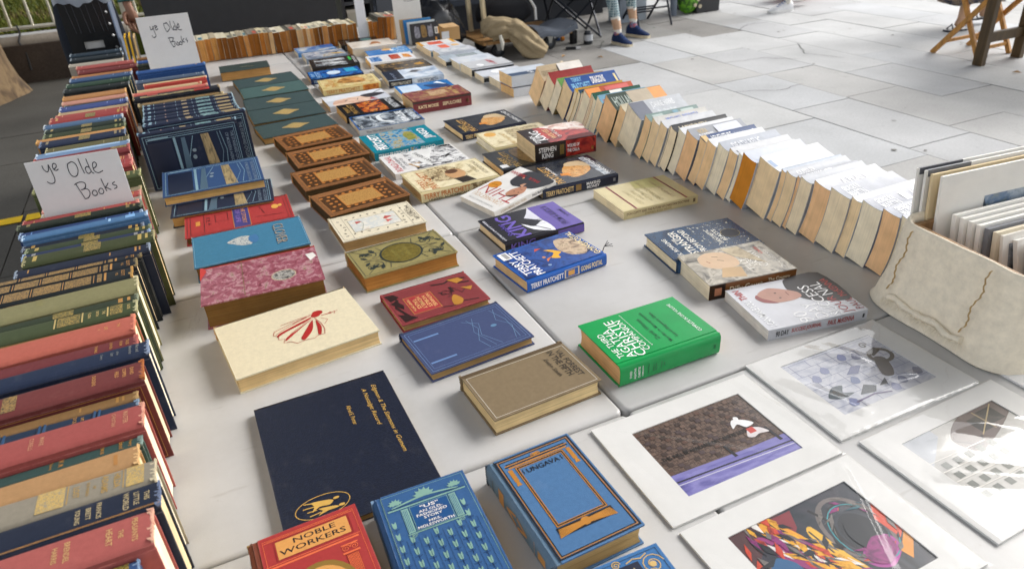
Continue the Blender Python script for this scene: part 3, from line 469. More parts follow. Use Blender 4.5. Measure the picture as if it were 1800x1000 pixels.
book('hardback_book', "cream hardback with black line borders of leaves and a pale picture of a child's life", .150, .209, .03, M('#d9ceb2', 'cloth'), '#a58456', loc=(-.162, .872, 0), rot=-88.5, group=OLD, worn='#c9b894', over=.002,
     front=[('f', .08, .02, .97, .98, .0007, pl), ('r', .08, .85, .97, .853, pl), ('r', .08, .14, .97, .143, pl), ('f', .27, .18, .77, .76, .0008, pl), ('r', .28, .19, .76, .75, ART(['#d6d2c4', '#c2c6c4', '#dcd8cc', '#cdbfae'], 40, .5, seed=4))]+dec+[('p', [(.4, .62), (.46, .7), (.52, .62), (.5, .58)], '#b8504a'), ('e', .46, .72, .02, .014, '#e0c8b0'), ('p', [(.54, .6), (.6, .68), (.66, .6)], '#c4605a'), ('p', [(.36, .26), (.42, .34), (.46, .26)], '#b8504a'), ('s', [(.3, .3), (.5, .34), (.74, .28)], .0012, '#9aa08c'), ('t', "THE CHILD'S LIFE", .5, .94, .045, pl, dict(w=.66, bold=.004)), ('t', 'OF JESUS', .5, .89, .045, pl, dict(w=.36, bold=.004))])
BR = M('#935c24', 'cloth'); BRD = M('#4a2e14', 'satin'); BRL = M('#b87434', 'satin'); GD = ART(['#8a5a26', '#b98544', '#d8ab66', '#a06c30'], 420, .4, seed=6, metal=.3)
dots = [('e', u, v, .032, .022, BRL) for v in [.08+.0935*k for k in range(10)] for u in (.26, .84)]+[('e', u, v, .032, .022, BRL) for u in (.40, .55, .70) for v in (.13, .83)]+[('e', u+.07, v, .03, .02, BRL) for u in (.30, .45, .60) for v in (.2, .77)]
BRN = [((-.167, 1.637), -84, 'far'), ((-.160, 1.445), -87, ''), ((-.178, 1.250), -86, ''), ((-.160, 1.047), -82.5, '')]
BL = ['brown gilt-panelled volume lying farthest, next to the dark green diamond volumes', 'brown gilt-panelled volume, second from the dark green ones in its row', 'brown gilt-panelled volume, third from the dark green ones, beside the leaning blue book', "brown gilt-panelled volume lying nearest, against the cream child's book"]
for ((x, y), a, _), lb in zip(BRN, BL):
    book('hardback_book', lb, .166, .222, .034, BR, '#4a3a24', loc=(x, y, 0), rot=a, group='brown gilt set laid flat', worn='#c09058', over=.0015,
         front=[('f', .09, .03, .97, .97, .0015, BRD), ('r', .18, .06, .92, .91, BRD)]+dots+[('r', .3, .25, .80, .73, BRL), ('r', .32, .265, .78, .715, GD), ('f', .04, .01, .985, .985, .0008, BRD), ('r', .2, .925, .92, .955, BRD)])
GRN = M('#304648', 'cloth'); GRL = ['dark green cloth volume with gold diamond, farthest of the shingled five', 'slightly paler teal-green cloth volume with gold diamond, second farthest of its five', 'dark green cloth volume with gold diamond, in the middle of its five', 'dark green cloth volume with gold diamond, pale fore edge showing, second nearest of five', 'dark green cloth volume with gold diamond, tucked against the brown gilt set']
for i, ((x, y), a) in enumerate((((-.182, 2.622), -88), ((-.178, 2.424), -90), ((-.188, 2.228), -91.5), ((-.192, 2.026), -89.5), ((-.190, 1.838), -86))):
    book('hardback_book', GRL[i], (.19, .19, .19, .196, .17)[i], .262, (.024, .026, .024, .028, .024)[i], GRN if i != 1 else M('#3b5a58', 'cloth'), '#a08050', loc=(x, y, 0), rot=a, group='dark green volumes laid flat', over=.002,
         front=[('p', [(.5, .31), (.58, .39), (.63, .42), (.71, .5), (.63, .58), (.58, .61), (.5, .69), (.42, .61), (.37, .58), (.29, .5), (.37, .42), (.42, .39)], ART(['#6a5c38', '#a08850', '#c4a870', '#877342'], 300, .4, seed=8)), ('f', .05, .02, .97, .98, .0006, '#20322f')])
book('hardback_book', 'small dark green hardback lying alone before the brown paperbacks, fore edge showing', .148, .222, .042, M('#2c3b38', 'cloth'), '#b58a54', loc=(-.240, 2.885, 0), rot=-92.5, group=OLD, over=.002, front=[('leaf', .5, .4, .05, R(90), M('#4b4a38', 'satin')), ('leaf', .55, .55, .04, R(80), M('#4b4a38', 'satin'))])
rd = '#4a1414'
book('hardback_book', 'bright red gilt hardback with a purple lettered panel, half under the sky-blue book', .17, .266, .022, M('#a8211f', 'cloth'), '#6a4a2a', loc=(-.467, 1.115, 0), rot=-92.5, group=OLD, worn='#b06040',
     front=[('f', .04, .02, .97, .98, .0012, rd), ('f', .08, .05, .95, .95, .0008, rd), ('r', .06, .44, .97, .60, '#3e3a78'), ('f', .06, .44, .97, .60, .0015, 'goldp'), ('t', 'THE STORY', .5, .545, .04, '#c98a4a', dict(w=.7)), ('t', 'OF LIFE', .5, .49, .04, '#8a6ab0', dict(w=.55)), ('r', .45, .1, .62, .14, '#c98a3a'), ('f', .12, .05, .9, .18, .0012, rd), ('f', .3, .28, .6, .4, .0012, rd), ('e', .42, .85, .09, .035, '#d8a04a'), ('e', .40, .90, .05, .02, '#d8a04a'), ('t', 'x  x  +', .5, .22, .05, rd), ('s', [(.3, .7), (.6, .74)], .0015, rd), ('s', [(.2, .65), (.2, .8)], .0015, rd), ('s', [(.7, .65), (.75, .9)], .0015, rd)])
shell = ART(['#2a3f52', '#8e9aa0', '#d6d2c8', '#5a6a74'], 210, .4, seed=3)
book('hardback_book', 'sky-blue cloth hardback with silver lettering and a shell cluster, lying over the red one', .176, .256, .037, M('#287294', 'cloth'), '#7a5c34', loc=(-.461, .905, 0), rot=-91.5, group=OLD, worn='#c8ccd0',
     front=[('p', [(.42, .30), (.34, .36), (.30, .44), (.36, .52), (.5, .54), (.62, .50), (.60, .42), (.52, .36)], shell), ('p', [(.5, .49), (.36, .50), (.33, .56), (.5, .58), (.6, .54)], '#3d6f9c'), ('t', 'CLOVER', .46, .775, .10, '#b8a890', dict(w=.66, bold=.0)), ('t', 'CLOVER', .475, .771, .10, '#3a4450', dict(w=.66, bold=-.01)), ('f', .02, .01, .985, .99, .0006, '#8fb4c8')])
mar = ART(['#6a2e3a', '#8a4652', '#955260', '#b98a92', '#6f6a3a'], 60, .35, seed=11)
maro = book('hardback_book', 'worn marbled maroon hardback in torn clear wrapping, with a black and white oval portrait', .168, .242, .056, mar, '#7a5a30', spine='#a8332e', loc=(-.462, .680, 0), rot=-93.5, group=OLD, over=.004, worn='#c03a30',
     front=[('e', .66, .68, .14, .105, '#b7a98c'), ('e', .66, .68, .125, .095, ART(['#2a2826', '#6a6864', '#b8b4ac', '#8a8680'], 60, .3, seed=5)), ('r', .02, .345, .98, .35, '#7a6a40'), ('p', [(.02, 0), (.35, 0), (.25, .02), (.12, .05), (.02, .03)], '#b8342c'), ('p', [(.22, .9), (.42, .93), (.32, .99), (.2, .97)], '#e2dfd8')])
CRM = M('#d8cba8', 'cloth'); rr = '#a82420'
book('hardback_book', 'plain cream hardback with a red drawing of a cloaked swordsman', .196, .262, .032, CRM, '#cdb180', loc=(-.434, .466, 0), rot=-84, group=OLD, worn='#d8b888', over=.002,
     front=[('e', .34, .70, .045, .04, rr), ('e', .37, .68, .04, .035, rr), ('s', [(.33, .66), (.36, .58), (.40, .50)], .0011, rr), ('s', [(.42, .79), (.41, .72)], .0016, rr), ('s', [(.41, .84), (.41, .71)], .0012, rr), ('s', [(.385, .785), (.435, .785)], .001, rr), ('curl', .42, .80, .006, .6, .001, rr),
            ('p', [(.40, .66), (.52, .52), (.60, .42), (.66, .40), (.60, .46), (.48, .58)], rr), ('p', [(.38, .65), (.44, .50), (.50, .38), (.55, .36), (.50, .44), (.44, .58)], rr), ('p', [(.44, .64), (.58, .56), (.70, .50), (.74, .52), (.62, .60)], rr), ('p', [(.46, .66), (.60, .64), (.72, .62), (.73, .64), (.6, .67)], rr),
            ('s', [(.36, .64), (.38, .50), (.44, .36), (.50, .34), (.54, .37), (.60, .36), (.62, .40), (.68, .38), (.70, .43), (.76, .46), (.75, .52), (.77, .58), (.74, .62), (.75, .66)], .0012, rr), ('s', [(.42, .66), (.54, .68), (.66, .68), (.75, .66)], .0012, rr), ('s', [(.37, .6), (.44, .44), (.5, .36)], .001, rr), ('s', [(.40, .64), (.56, .46), (.64, .40)], .001, rr), ('s', [(.34, .62), (.36, .42)], .0012, rr), ('s', [(.45, .7), (.52, .74), (.58, .70)], .001, rr)])
tp = thing('tape_strip', 'loose clear wrapping hanging from the marbled maroon hardback, onto the table', 'tape', (-.597, .585, TZ+.001)); CEL = None
def cello(w=1.0):
    m = bpy.data.materials.new('clear_film'); m.use_nodes = True; nt = m.node_tree; N = nt.nodes; L = nt.links; N.remove(N['Principled BSDF'])
    t = N.new('ShaderNodeBsdfTransparent'); gl = N.new('ShaderNodeBsdfGlossy'); gl.inputs['Roughness'].default_value = .06; ge = N.new('ShaderNodeNewGeometry')
    dp = N.new('ShaderNodeVectorMath'); dp.operation = 'DOT_PRODUCT'; L.new(ge.outputs['Normal'], dp.inputs[0]); L.new(ge.outputs['Incoming'], dp.inputs[1])
    ab = N.new('ShaderNodeMath'); ab.operation = 'ABSOLUTE'; L.new(dp.outputs['Value'], ab.inputs[0]); om = N.new('ShaderNodeMath'); om.operation = 'SUBTRACT'; om.inputs[0].default_value = 1; L.new(ab.outputs[0], om.inputs[1])
    pw = N.new('ShaderNodeMath'); pw.operation = 'POWER'; pw.inputs[1].default_value = 4; L.new(om.outputs[0], pw.inputs[0])
    mu = N.new('ShaderNodeMath'); mu.operation = 'MULTIPLY_ADD'; mu.inputs[1].default_value = .9*w; mu.inputs[2].default_value = .045*w; mu.use_clamp = True; L.new(pw.outputs[0], mu.inputs[0])
    mx = N.new('ShaderNodeMixShader'); L.new(mu.outputs[0], mx.inputs[0]); L.new(t.outputs[0], mx.inputs[1]); L.new(gl.outputs[0], mx.inputs[2]); L.new(mx.outputs[0], N['Material Output'].inputs[0])
    return m
CEL = cello(.32); CEL2 = cello(.9)
b = MB(); b.grid(8, 6, lambda u, v: (-.035*u+.006*math.sin(9*v), -.03+.05*v+.01*u, .004+.05*(1-u)*.9+.006*math.sin(13*u+7*v)), CEL); b.build('film', tp)

# ------------------------------------------------------------------ modern books lying flat (heads to the left, spines towards the viewer)
def pr(author, title, spc='gold', tc='white', h=.6, sw=.36, tw=.34):
    return [('A', author, .24, h, spc, sw), ('A', title, .70, h*.8, tc, tw)]
def jack(W_, els): return els
NAVY = '#1c2236'
def hb(label, W_, L_, T, col, loc, rot, front, spart, pages='#e0c89c', hard=True, fin='gloss', **k):
    return book('hardback_book' if hard else 'paperback_book', label, W_, L_, T, M(col, fin), pages, hard, None, front, (), spart, None, (loc[0], loc[1], loc[2] if len(loc) > 2 else 0), rot, MOD, **k)
hb('bright green jacketed hardback, the third Agatha Christie companion, at the table edge', .138, .205, .044, '#0c944a', (.128, .127), 89.5,
   [('t', 'THE THIRD', .40, .915, .055, 'white', dict(w=.56, bold=0)), ('t', 'AGATHA', .40, .835, .078, 'white', dict(w=.66, bold=0)), ('t', 'CHRISTIE', .47, .745, .09, 'white', dict(w=.84, bold=0)), ('t', 'COMPANION', .48, .665, .058, 'white', dict(w=.72, bold=0)), ('r', .2, .60, .95, .603, 'white'), ('e', .18, .60, .008, .006, 'white'),
    ('t', 'Dumb Witness', .5, .50, .04, '#0a5a34', dict(w=.5)), ('t', 'Murder in Mesopotamia', .5, .42, .04, '#0a5a34', dict(w=.74)), ('t', 'Lord Edgware Dies', .5, .34, .04, '#0a5a34', dict(w=.62)), ('t', 'COMPLETE IN ONE VOLUME', .5, .12, .034, 'white', dict(w=.72, bold=0))],
   [('T', 'THIRD', .10, .02, 'white'), ('T', 'AGATHA', .14, .022, 'white'), ('T', 'CHRISTIE', .18, .022, 'white'), ('T', 'COMPANION', .215, .014, 'white'), ('T', 'Dumb Witness', .27, .014, '#06402a'), ('T', 'Murder in', .32, .014, '#06402a'), ('T', 'Mesopotamia', .345, .014, '#06402a'), ('T', 'Lord Edgware', .40, .014, '#06402a'), ('T', 'Dies', .425, .014, '#06402a'), ('T', 'HC', .94, .025, '#06402a')], '#caa070')
og_ = ART(['#14213f', '#1d3a7a', '#27509a', '#16264e'], 26, .25, seed=2)
gp = hb('blue jacketed hardback GOING POSTAL with a dark ribbon marker poking out', .140, .205, .029, '#1c56a8', (.122, .494), 96,
   [('r', .03, .02, .98, .98, og_), ('p', [(.2, .15), (.45, .05), (.8, .12), (.85, .28), (.55, .36), (.28, .30)], ART(['#5a4a40', '#a89078', '#cdb79a', '#7a6654'], 50, .3, seed=4)), ('p', [(.38, .52), (.50, .44), (.66, .50), (.60, .42), (.46, .36), (.40, .42), (.3, .44)], '#e0a830'), ('p', [(.30, .60), (.42, .50), (.38, .58)], '#d8781c'), ('e', .46, .58, .03, .02, '#c8885a'), ('p', [(.7, .6), (.78, .56), (.74, .5)], '#c04a2a'), ('e', .2, .62, .03, .02, '#7a94b8'),
    ('t', 'TERRY', .38, .90, .085, 'white', dict(w=.52)), ('t', 'PRATCHETT', .47, .795, .10, 'white', dict(w=.86)), ('t', 'GOING POSTAL', .52, .05, .075, '#f0dca8', dict(w=.9)), ('r', .72, .86, .95, .97, 'white'), ('r', .74, .875, .93, .93, '#9a9a9a')],
   [('A', 'TERRY PRATCHETT', .24, .42, 'white', .40), ('b', .455, .64, '#e2cfae', .16, .84), ('b', .47, .625, '#2a58a0', .2, .8, 1.4), ('b', .50, .58, '#d8a050', .3, .7, 1.8), ('A', 'GOING POSTAL', .80, .42, '#f0dca8', .28)], '#d0b080')
b = MB(); q0 = [(.05, -.205/2, .014), (.045, -.112, .012), (.04, -.125, .010), (.048, -.136, .016)]
b.tube(q0, .0011, M('#1a1c22', 'fabric'), 6)
for k in range(6): b.tube([q0[-1], (.042+.005*k-.008, -.150-.002*(k % 3), .018+.003*(k % 2))], .0007, M('#1a1c22', 'fabric'), 4)
b.build('ribbon', gp)
hb('purple and black jacketed hardback with KING across it, tucked behind the blue postal novel', .148, .212, .025, '#1a1822', (.166, .676), 92,
   [('r', .0, .0, 1, .36, M('#5e4c9c', 'gloss')), ('p', [(0, .36), (.42, .36), (.3, .52), (.5, .62), (.2, .56)], '#e6e6ec'), ('p', [(.42, .36), (1, .36), (.8, .44), (.66, .52)], '#d0d0da'), ('s', [(.05, .4), (.3, .5), (.5, .62)], .003, '#15141c'), ('s', [(.5, .36), (.5, .62)], .0012, '#15141c'), ('s', [(.3, .37), (.45, .6)], .0012, '#15141c'), ('t', 'KING', .5, .73, .19, '#6a58b0', dict(w=.86, bold=.02)), ('t', 'Stephen', .42, .83, .09, '#5a4aa0', dict(w=.5, shear=.3)), ('t', 'FROM A BUICK 8', .5, .18, .085, '#2a2050', dict(w=.8)), ('t', 'a novel', .5, .06, .05, '#2a2050', dict(w=.3)), ('t', '#1 BESTSELLING AUTHOR OF THE SERIES', .5, .955, .03, '#d8d8e0', dict(w=.85))],
   [('A', 'KING', .22, .7, '#6a58b0', .3), ('b', .66, 1, M('#5e4c9c', 'gloss'), 0.1, .9)])
bkA = ART(['#14161c', '#232834', '#3a3c40', '#181a20'], 20, .25, seed=7)
mm_art = [('r', .02, .02, .98, .98, bkA), ('p', [(.2, .5), (.45, .56), (.7, .46), (.8, .30), (.66, .16), (.4, .2), (.24, .34)], ART(['#8a5a28', '#c98a3c', '#e0b070', '#6a3c18'], 60, .28, seed=3)), ('p', [(.5, .14), (.82, .2), (.84, .38), (.7, .44), (.62, .28)], '#cdb48e'), ('p', [(.3, .5), (.36, .62), (.44, .60), (.42, .5)], '#d8862c')]
hb('dark navy jacketed hardback MAKING MONEY, under the white slimming book', .172, .232, .029, NAVY, (.395, .912), 88.7,
   mm_art+[('r', .05, .08, .95, .16, ART(['#3a3e48', '#8a929c', '#c0c6cc', '#5a606a'], 40, .2, seed=9)), ('t', 'TERRY', .35, .80, .075, 'gold', dict(w=.4)), ('t', 'PRATCHETT', .47, .71, .10, '#c89a50', dict(w=.8)), ('t', 'MAKING MONEY', .5, .08, .06, 'white', dict(w=.8)), ('t', 'HARDCOVER', .6, .66, .03, 'white', dict(w=.4))],
   [('A', 'TERRY PRATCHETT', .22, .5, '#e0bf82', .36), ('b', .43, .50, '#8a6a3a', .2, .8), ('A', 'MAKING', .66, .3, 'white', .18, .68), ('A', 'MONEY', .66, .3, 'white', .17, .32), ('e_', ) if False else ('b', .93, .96, '#8a8a90', .35, .65)])
hb('dark navy jacketed hardback with a golden figure, farther one with gilt author lettering', .178, .236, .024, NAVY, (.393, 1.492), 90.5,
   mm_art+[('t', 'TERRY', .30, .88, .075, 'gold', dict(w=.42)), ('t', 'PRATCHETT', .45, .79, .10, '#c89a50', dict(w=.82)), ('t', 'MAKING MONEY', .5, .07, .065, 'white', dict(w=.85))], [('A', 'TERRY PRATCHETT', .22, .55, '#e0bf82', .36), ('A', 'MAKING MONEY', .7, .5, 'white', .34)])
crA = ART(['#a08c60', '#d8cba4', '#e6dcbc', '#c8b888'], 24, .3, seed=1); crB = ART(['#3a2a1c', '#8a7452', '#d8c8a0', '#5a452c'], 70, .3, seed=5)
ua = lambda: [('r', .03, .02, .98, .98, crA), ('p', [(.25, .35), (.5, .30), (.8, .36), (.95, .5), (.9, .72), (.5, .78), (.3, .68)], crB), ('e', .5, .42, .22, .12, '#c09468'), ('e', .62, .44, .1, .08, '#5a3a24'), ('p', [(.05, .28), (.3, .33), (.28, .5), (.04, .46)], '#2a2018')]
hb('cream jacketed hardback by the white newspaper book, with orange lettering and a bearded face', .168, .236, .030, '#cbbd92', (.104, 1.066), 91.5,
   ua()+[('t', 'TERRY', .34, .885, .075, '#b5621f', dict(w=.46)), ('t', 'PRATCHETT', .46, .79, .095, '#b5621f', dict(w=.84)), ('t', 'UNSEEN', .55, .17, .05, '#8a7a58', dict(w=.4, bold=0)), ('t', 'ACADEMICALS', .55, .09, .05, '#8a7a58', dict(w=.7, bold=0))],
   [('A', 'TERRY PRATCHETT', .32, .5, '#b5621f', .58, .6), ('A', 'UNSEEN ACADEMICALS', .34, .22, '#2a2018', .50, .2), ('b', .62, .86, crB, .12, .88)], '#cda56c')
hb('pale cream jacketed hardback with an orange disc, beside the thick red novel', .168, .230, .030, '#cbbd92', (.42, 1.277), 88.5,
   [('r', .03, .02, .98, .98, crA), ('r', .3, .1, .9, .6, ART(['#b09c72', '#d8cba4', '#8a744e', '#cbbd92'], 60, .3, seed=8)), ('e', .78, .84, .13, .085, '#d8a552'), ('t', 'TERRY PRATCHETT', .4, .68, .06, '#c8a868', dict(w=.8))], [('A', 'TERRY', .2, .55, '#8a5a2a', .3), ('A', 'PRATCHETT', .55, .55, '#8a5a2a', .34)], '#e6dcc2')
hb('black jacketed hardback with gold lettering under the thick red novel', .164, .205, .026, '#15161a', (.355, 1.100), 88.6,
   [('t', 'TERRY', .38, .84, .09, 'gold', dict(w=.5)), ('t', 'PRATCHETT', .48, .73, .10, 'gold', dict(w=.84)), ('r', .1, .86, .25, .97, 'white'), ('p', [(.1, .1), (.9, .1), (.9, .6), (.4, .62), (.1, .5)], ART(['#2a2018', '#7a5a30', '#a88450', '#3a2c1c'], 40, .3, seed=6))], [('A', 'TERRY PRATCHETT', .3, .5, 'gold', .5)])
kA = ART(['#3a0c10', '#8a1c1e', '#b8392c', '#5a1014'], 18, .22, seed=3); kW = ART(['#8a2a26', '#d8b8a8', '#efe6de', '#c08a80'], 22, .22, seed=4)
hb('thick dark red paperback with big white author lettering, lying across other books', .150, .196, .050, '#3a0e12', (.462, 1.096, .0265), 85.5,
   [('r', .02, .02, .98, .98, kA), ('p', [(.5, .0), (1, .0), (1, .62), (.8, .5), (.62, .36), (.55, .2)], kW), ('p', [(.02, .02), (.25, .02), (.2, .4), (.02, .5)], '#5a1014'), ('r', .02, .75, .98, .99, '#1c0a0c'), ('t', 'STEPHEN', .3, .905, .07, 'white', dict(w=.46)), ('t', 'KING', .5, .79, .15, 'white', dict(w=.62)), ('t', 'WOLVES', .5, .60, .09, '#e0c090', dict(w=.6)), ('t', 'OF THE CALLA', .55, .50, .06, '#e8e0d8', dict(w=.6))],
   [('r_',) if False else ('b', .5, 1, kA, .02, .98), ('b', 0, .5, '#1c1414', .02, .98), ('A', 'STEPHEN', .20, .3, 'white', .28, .64), ('A', 'KING', .20, .32, 'white', .18, .28), ('b', .40, .47, '#b89a50', .2, .8), ('A', 'WOLVES OF', .62, .2, 'white', .2, .65), ('A', 'THE CALLA', .62, .2, 'white', .2, .36), ('b', .92, .96, '#e0a050', .2, .4)], '#d8c096', False)
# the white slimming paperback leans on the navy one
o = hb('white paperback I CAN MAKE YOU THIN, propped askew on the navy jacketed book', .148, .212, .016, '#e6e4e0', (.205, .885), 104,
   [('t', 'THIN', .47, .66, .2, '#a82428', dict(w=.9, bold=-.01)), ('t', 'I CAN MAKE YOU', .5, .82, .085, '#b98a4a', dict(w=.8, bold=-.005)), ('t', 'THE REVOLUTIONARY SYSTEM', .5, .93, .03, '#9a9a98', dict(w=.7)), ('e', .82, .53, .13, .09, '#d08a28'), ('t', 'with CD', .82, .53, .03, '#7a4a10', dict(w=.16)),
    ('p', [(0, .02), (.62, .0), (.74, .14), (.70, .34), (.52, .42), (.40, .40), (.12, .34), (0, .2)], '#35363c'), ('p', [(.26, .34), (.36, .42), (.40, .52), (.36, .62), (.24, .64), (.14, .58), (.12, .46), (.18, .38)], '#b98468'), ('p', [(.12, .56), (.20, .64), (.30, .65), (.24, .60), (.16, .54)], '#5a4038'), ('e', .2, .50, .012, .012, '#2a2020'), ('e', .3, .51, .012, .012, '#2a2020'), ('s', [(.2, .43), (.28, .43)], .0014, '#7a3c34'), ('p', [(.3, .38), (.4, .36), (.38, .30), (.34, .28)], '#c8977a'), ('t', 'PAUL', .34, .16, .06, '#a82428', dict(w=.3)), ('t', 'McKENNA', .78, .16, .07, '#a82428', dict(w=.4)), ('e', .56, .2, .02, .02, '#c8977a')],
   [('A', 'I CAN MAKE YOU THIN', .30, .45, '#b9a48a', .40), ('A', 'PAUL McKENNA', .72, .45, '#55555a', .24)], '#e0d8c8', False)
o.rotation_euler = (R(-6.5), 0, R(104)); o.location.z = TZ+.014
nwA = ART(['#2c2a28', '#8a8a8c', '#dcdcdc', '#f0f0ee'], 46, .2, True, seed=2, stretch=(1, .5, 1))
hb('white paperback with red lettering and a black and white newspaper collage', .172, .236, .017, '#e2e0de', (.097, 1.272), 90.5,
   [('r', .02, .02, .98, .7, nwA), ('t', 'ROALD DAHL', .5, .91, .085, '#b8444a', dict(w=.86, shear=.2)), ('t', 'THE WONDERFUL', .5, .83, .04, '#77797e', dict(w=.7)), ('t', 'STORY OF', .5, .77, .04, '#77797e', dict(w=.45)), ('p', [(.05, .5), (.6, .62), (.95, .56), (.9, .3), (.5, .42)], '#d8d8d6'), ('s', [(.1, .66), (.35, .74), (.3, .6)], .006, '#b58a4a'), ('t', 'DAILY NEWS', .5, .5, .06, '#3a3a3c', dict(w=.7, rot=.2))], [('A', 'ROALD DAHL', .3, .5, '#b8444a', .4)], '#e2d6c0', False)
jA = ART(['#123a5a', '#2a7ab0', '#6fa8c4', '#c0a870', '#2f5a34'], 60, .25, seed=3)
hb('teal paperback JINGO with white block lettering and a crowded battle picture', .190, .232, .027, '#0f7f92', (.085, 1.470), 90.3,
   [('r', .03, .26, .97, .74, jA), ('p', [(.3, .4), (.6, .44), (.8, .36), (.7, .28), (.4, .28)], ART(['#3a4a28', '#7a8a3a', '#a89a50', '#4a5a34'], 60, .3, seed=6)), ('t', 'TERRY', .25, .90, .055, 'white', dict(w=.3)), ('t', 'PRATCHETT', .52, .83, .13, 'white', dict(w=.88, bold=.03)), ('t', 'JINGO', .52, .12, .15, 'white', dict(w=.62, bold=.02))], [('A', 'TERRY PRATCHETT', .27, .42, 'white', .42), ('b', .5, .62, jA, .15, .85), ('A', 'JINGO', .76, .45, 'white', .22)], '#d8c090', False)
nA = ART(['#20242c', '#4a525c', '#98a2ac', '#d0d6da'], 22, .18, seed=6)
hb('grey and blue paperback with a crescent planet, between the teal one and the fiery one', .172, .236, .022, '#2b5fa0', (.113, 1.734), 88,
   [('r', .0, .02, .95, .98, nA), ('p', [(.15, .45), (.4, .62), (.75, .62), (.9, .45), (.75, .56), (.4, .56), (.25, .45)], '#d8dee2'), ('p', [(.3, .66), (.55, .74), (.85, .70), (.6, .70)], '#aeb8c0'), ('t', 'KEN', .2, .26, .10, '#e6eaee', dict(w=.24, bold=.03)), ('t', 'McCLURE', .58, .26, .11, '#e6eaee', dict(w=.56, bold=.03)), ('t', 'DARK', .3, .10, .10, '#c8d0d8', dict(w=.36, bold=.03)), ('t', 'MATTER', .7, .10, .09, '#c8d0d8', dict(w=.4, bold=.03)), ('t', 'S A N I T Y', .2, .93, .04, '#d8dde0', dict(w=.34))], [('b', 0, 1, '#b8bcc0', .02, .98), ('A', 'The Northern Line', .3, .35, '#6a6a6c', .4)], '#ded2b8', False)
fA = ART(['#1a0e0c', '#5a1c14', '#a8481c', '#d88a38', '#2a1410'], 34, .25, seed=4)
hb('black paperback with a fiery crowd picture and grey lettering', .168, .225, .026, '#1b1a1c', (.102, 1.908), 90,
   [('r', .05, .26, .95, .68, fA), ('t', 'TERRY', .5, .90, .06, '#a8823c', dict(w=.5)), ('t', 'PRATCHETT', .5, .80, .09, '#a8823c', dict(w=.8)), ('t', 'NIGHT', .3, .12, .12, '#c8ccd0', dict(w=.42, bold=.03)), ('t', 'WATCH', .74, .12, .12, '#c8ccd0', dict(w=.44, bold=.03))], [('A', 'TERRY PRATCHETT', .3, .45, '#a8823c', .5)], '#cba66c', False)
hb("pale paperback with a close-up face across the cover, next to the fiery one", .158, .245, .021, '#c8cdd6', (.092, 2.088), 90,
   [('r', .5, .0, 1, 1, M('#dfe3ea', 'gloss')), ('p', [(0, .35), (.3, .30), (.55, .40), (.58, .62), (.45, .86), (0, .9)], ART(['#b88a74', '#d8b09a', '#e8cdb8', '#c89a84'], 12, .25, seed=2)), ('s', [(.25, .72), (.4, .66)], .004, '#3a2a24'), ('s', [(.25, .52), (.42, .48)], .004, '#3a2a24'), ('s', [(.12, .55), (.16, .66)], .004, '#a84a44'), ('p', [(.3, .30), (.6, .42), (.7, .2), (.55, .02), (.4, .1)], '#2c2a30'), ('s', [(.5, .3), (.8, .1), (.9, .02)], .006, '#2c2a30'), ('p', [(.05, .2), (.3, .28), (.1, .34)], '#a03c3c')], [('b', .1, .9, '#6a3028', .1, .5)], '#cbb48c', False)
yA = ART(['#8a6a30', '#c8a860', '#e0d2a0', '#d8c284'], 40, .28, seed=5)
hb('yellow jacketed hardback with orange spine lettering, near the dark green volumes', .170, .243, .028, '#d8c48a', (.125, 2.345), 86,
   [('r', .04, .03, .97, .97, yA), ('p', [(.25, .25), (.6, .22), (.9, .35), (.85, .6), (.5, .7), (.3, .55)], ART(['#4a3018', '#8a5a28', '#c08a48', '#d8b070'], 60, .28, seed=7)), ('e', .6, .34, .16, .11, '#c8945a'), ('t', 'TERRY', .4, .88, .07, '#c07a2a', dict(w=.4)), ('t', 'PRATCHETT', .5, .79, .08, '#c07a2a', dict(w=.8)), ('t', 'THUD!', .6, .1, .09, '#b8a878', dict(w=.4))],
   [('A', 'TERRY PRATCHETT', .34, .55, '#b5721f', .58), ('b', .68, .96, ART(['#8a3a14', '#c8741c', '#e0a040'], 60, .3, seed=3), .1, .9)], '#cfae78')
bA = ART(['#0f2448', '#1c4c98', '#2f78c0', '#0c1a34'], 20, .2, seed=2)
hb('deep blue paperback with a pale cloud shape, behind the yellow jacketed one', .152, .236, .022, '#122850', (.115, 2.566), 86,
   [('r', .0, .02, .98, .98, bA), ('e', .55, .52, .24, .13, '#c4d6e6'), ('p', [(.4, .06), (.9, .1), (.9, .3), (.4, .28)], '#2a9ac0'), ('t', 'PRATCHETT', .5, .82, .09, '#8fb0d0', dict(w=.8)), ('t', 'TERRY', .5, .92, .06, '#8fb0d0', dict(w=.5))], [('A', 'TERRY PRATCHETT', .3, .5, '#8fb0d0', .5)], '#cdb48a', False)
gA = ART(['#141418', '#3c3e44', '#9aa0a4', '#e4e6e6'], 30, .2, True, seed=9, stretch=(1, .4, 1))
hb('black and white paperback with a narrow green title strip', .200, .222, .026, '#17181c', (.160, 2.785), 84,
   [('r', .05, .25, .95, .9, gA), ('r', .45, .12, .85, .17, '#2faa4a'), ('t', 'DISCWORLD', .5, .06, .06, '#d0d0d0', dict(w=.7))]+[('s', [(.1+.1*k, .3), (.2+.1*k, .75)], .003, '#dfe3e6') for k in range(7)], [('b', .3, .8, '#3a3c40', .2, .8)], '#d8cbb0', False)
hb('grey-blue paperback with a golden streak, between the sky-blue and the black and white one', .160, .205, .024, '#7c8ca0', (.162, 3.010), 88,
   [('r', .02, .02, .98, .98, ART(['#4a5c78', '#8a9ab0', '#c2cad2', '#a8946a'], 16, .2, seed=6)), ('p', [(.2, .05), (.4, .1), (.5, .4), (.3, .3)], '#b89a4a')], [], '#ddd0b4', False)
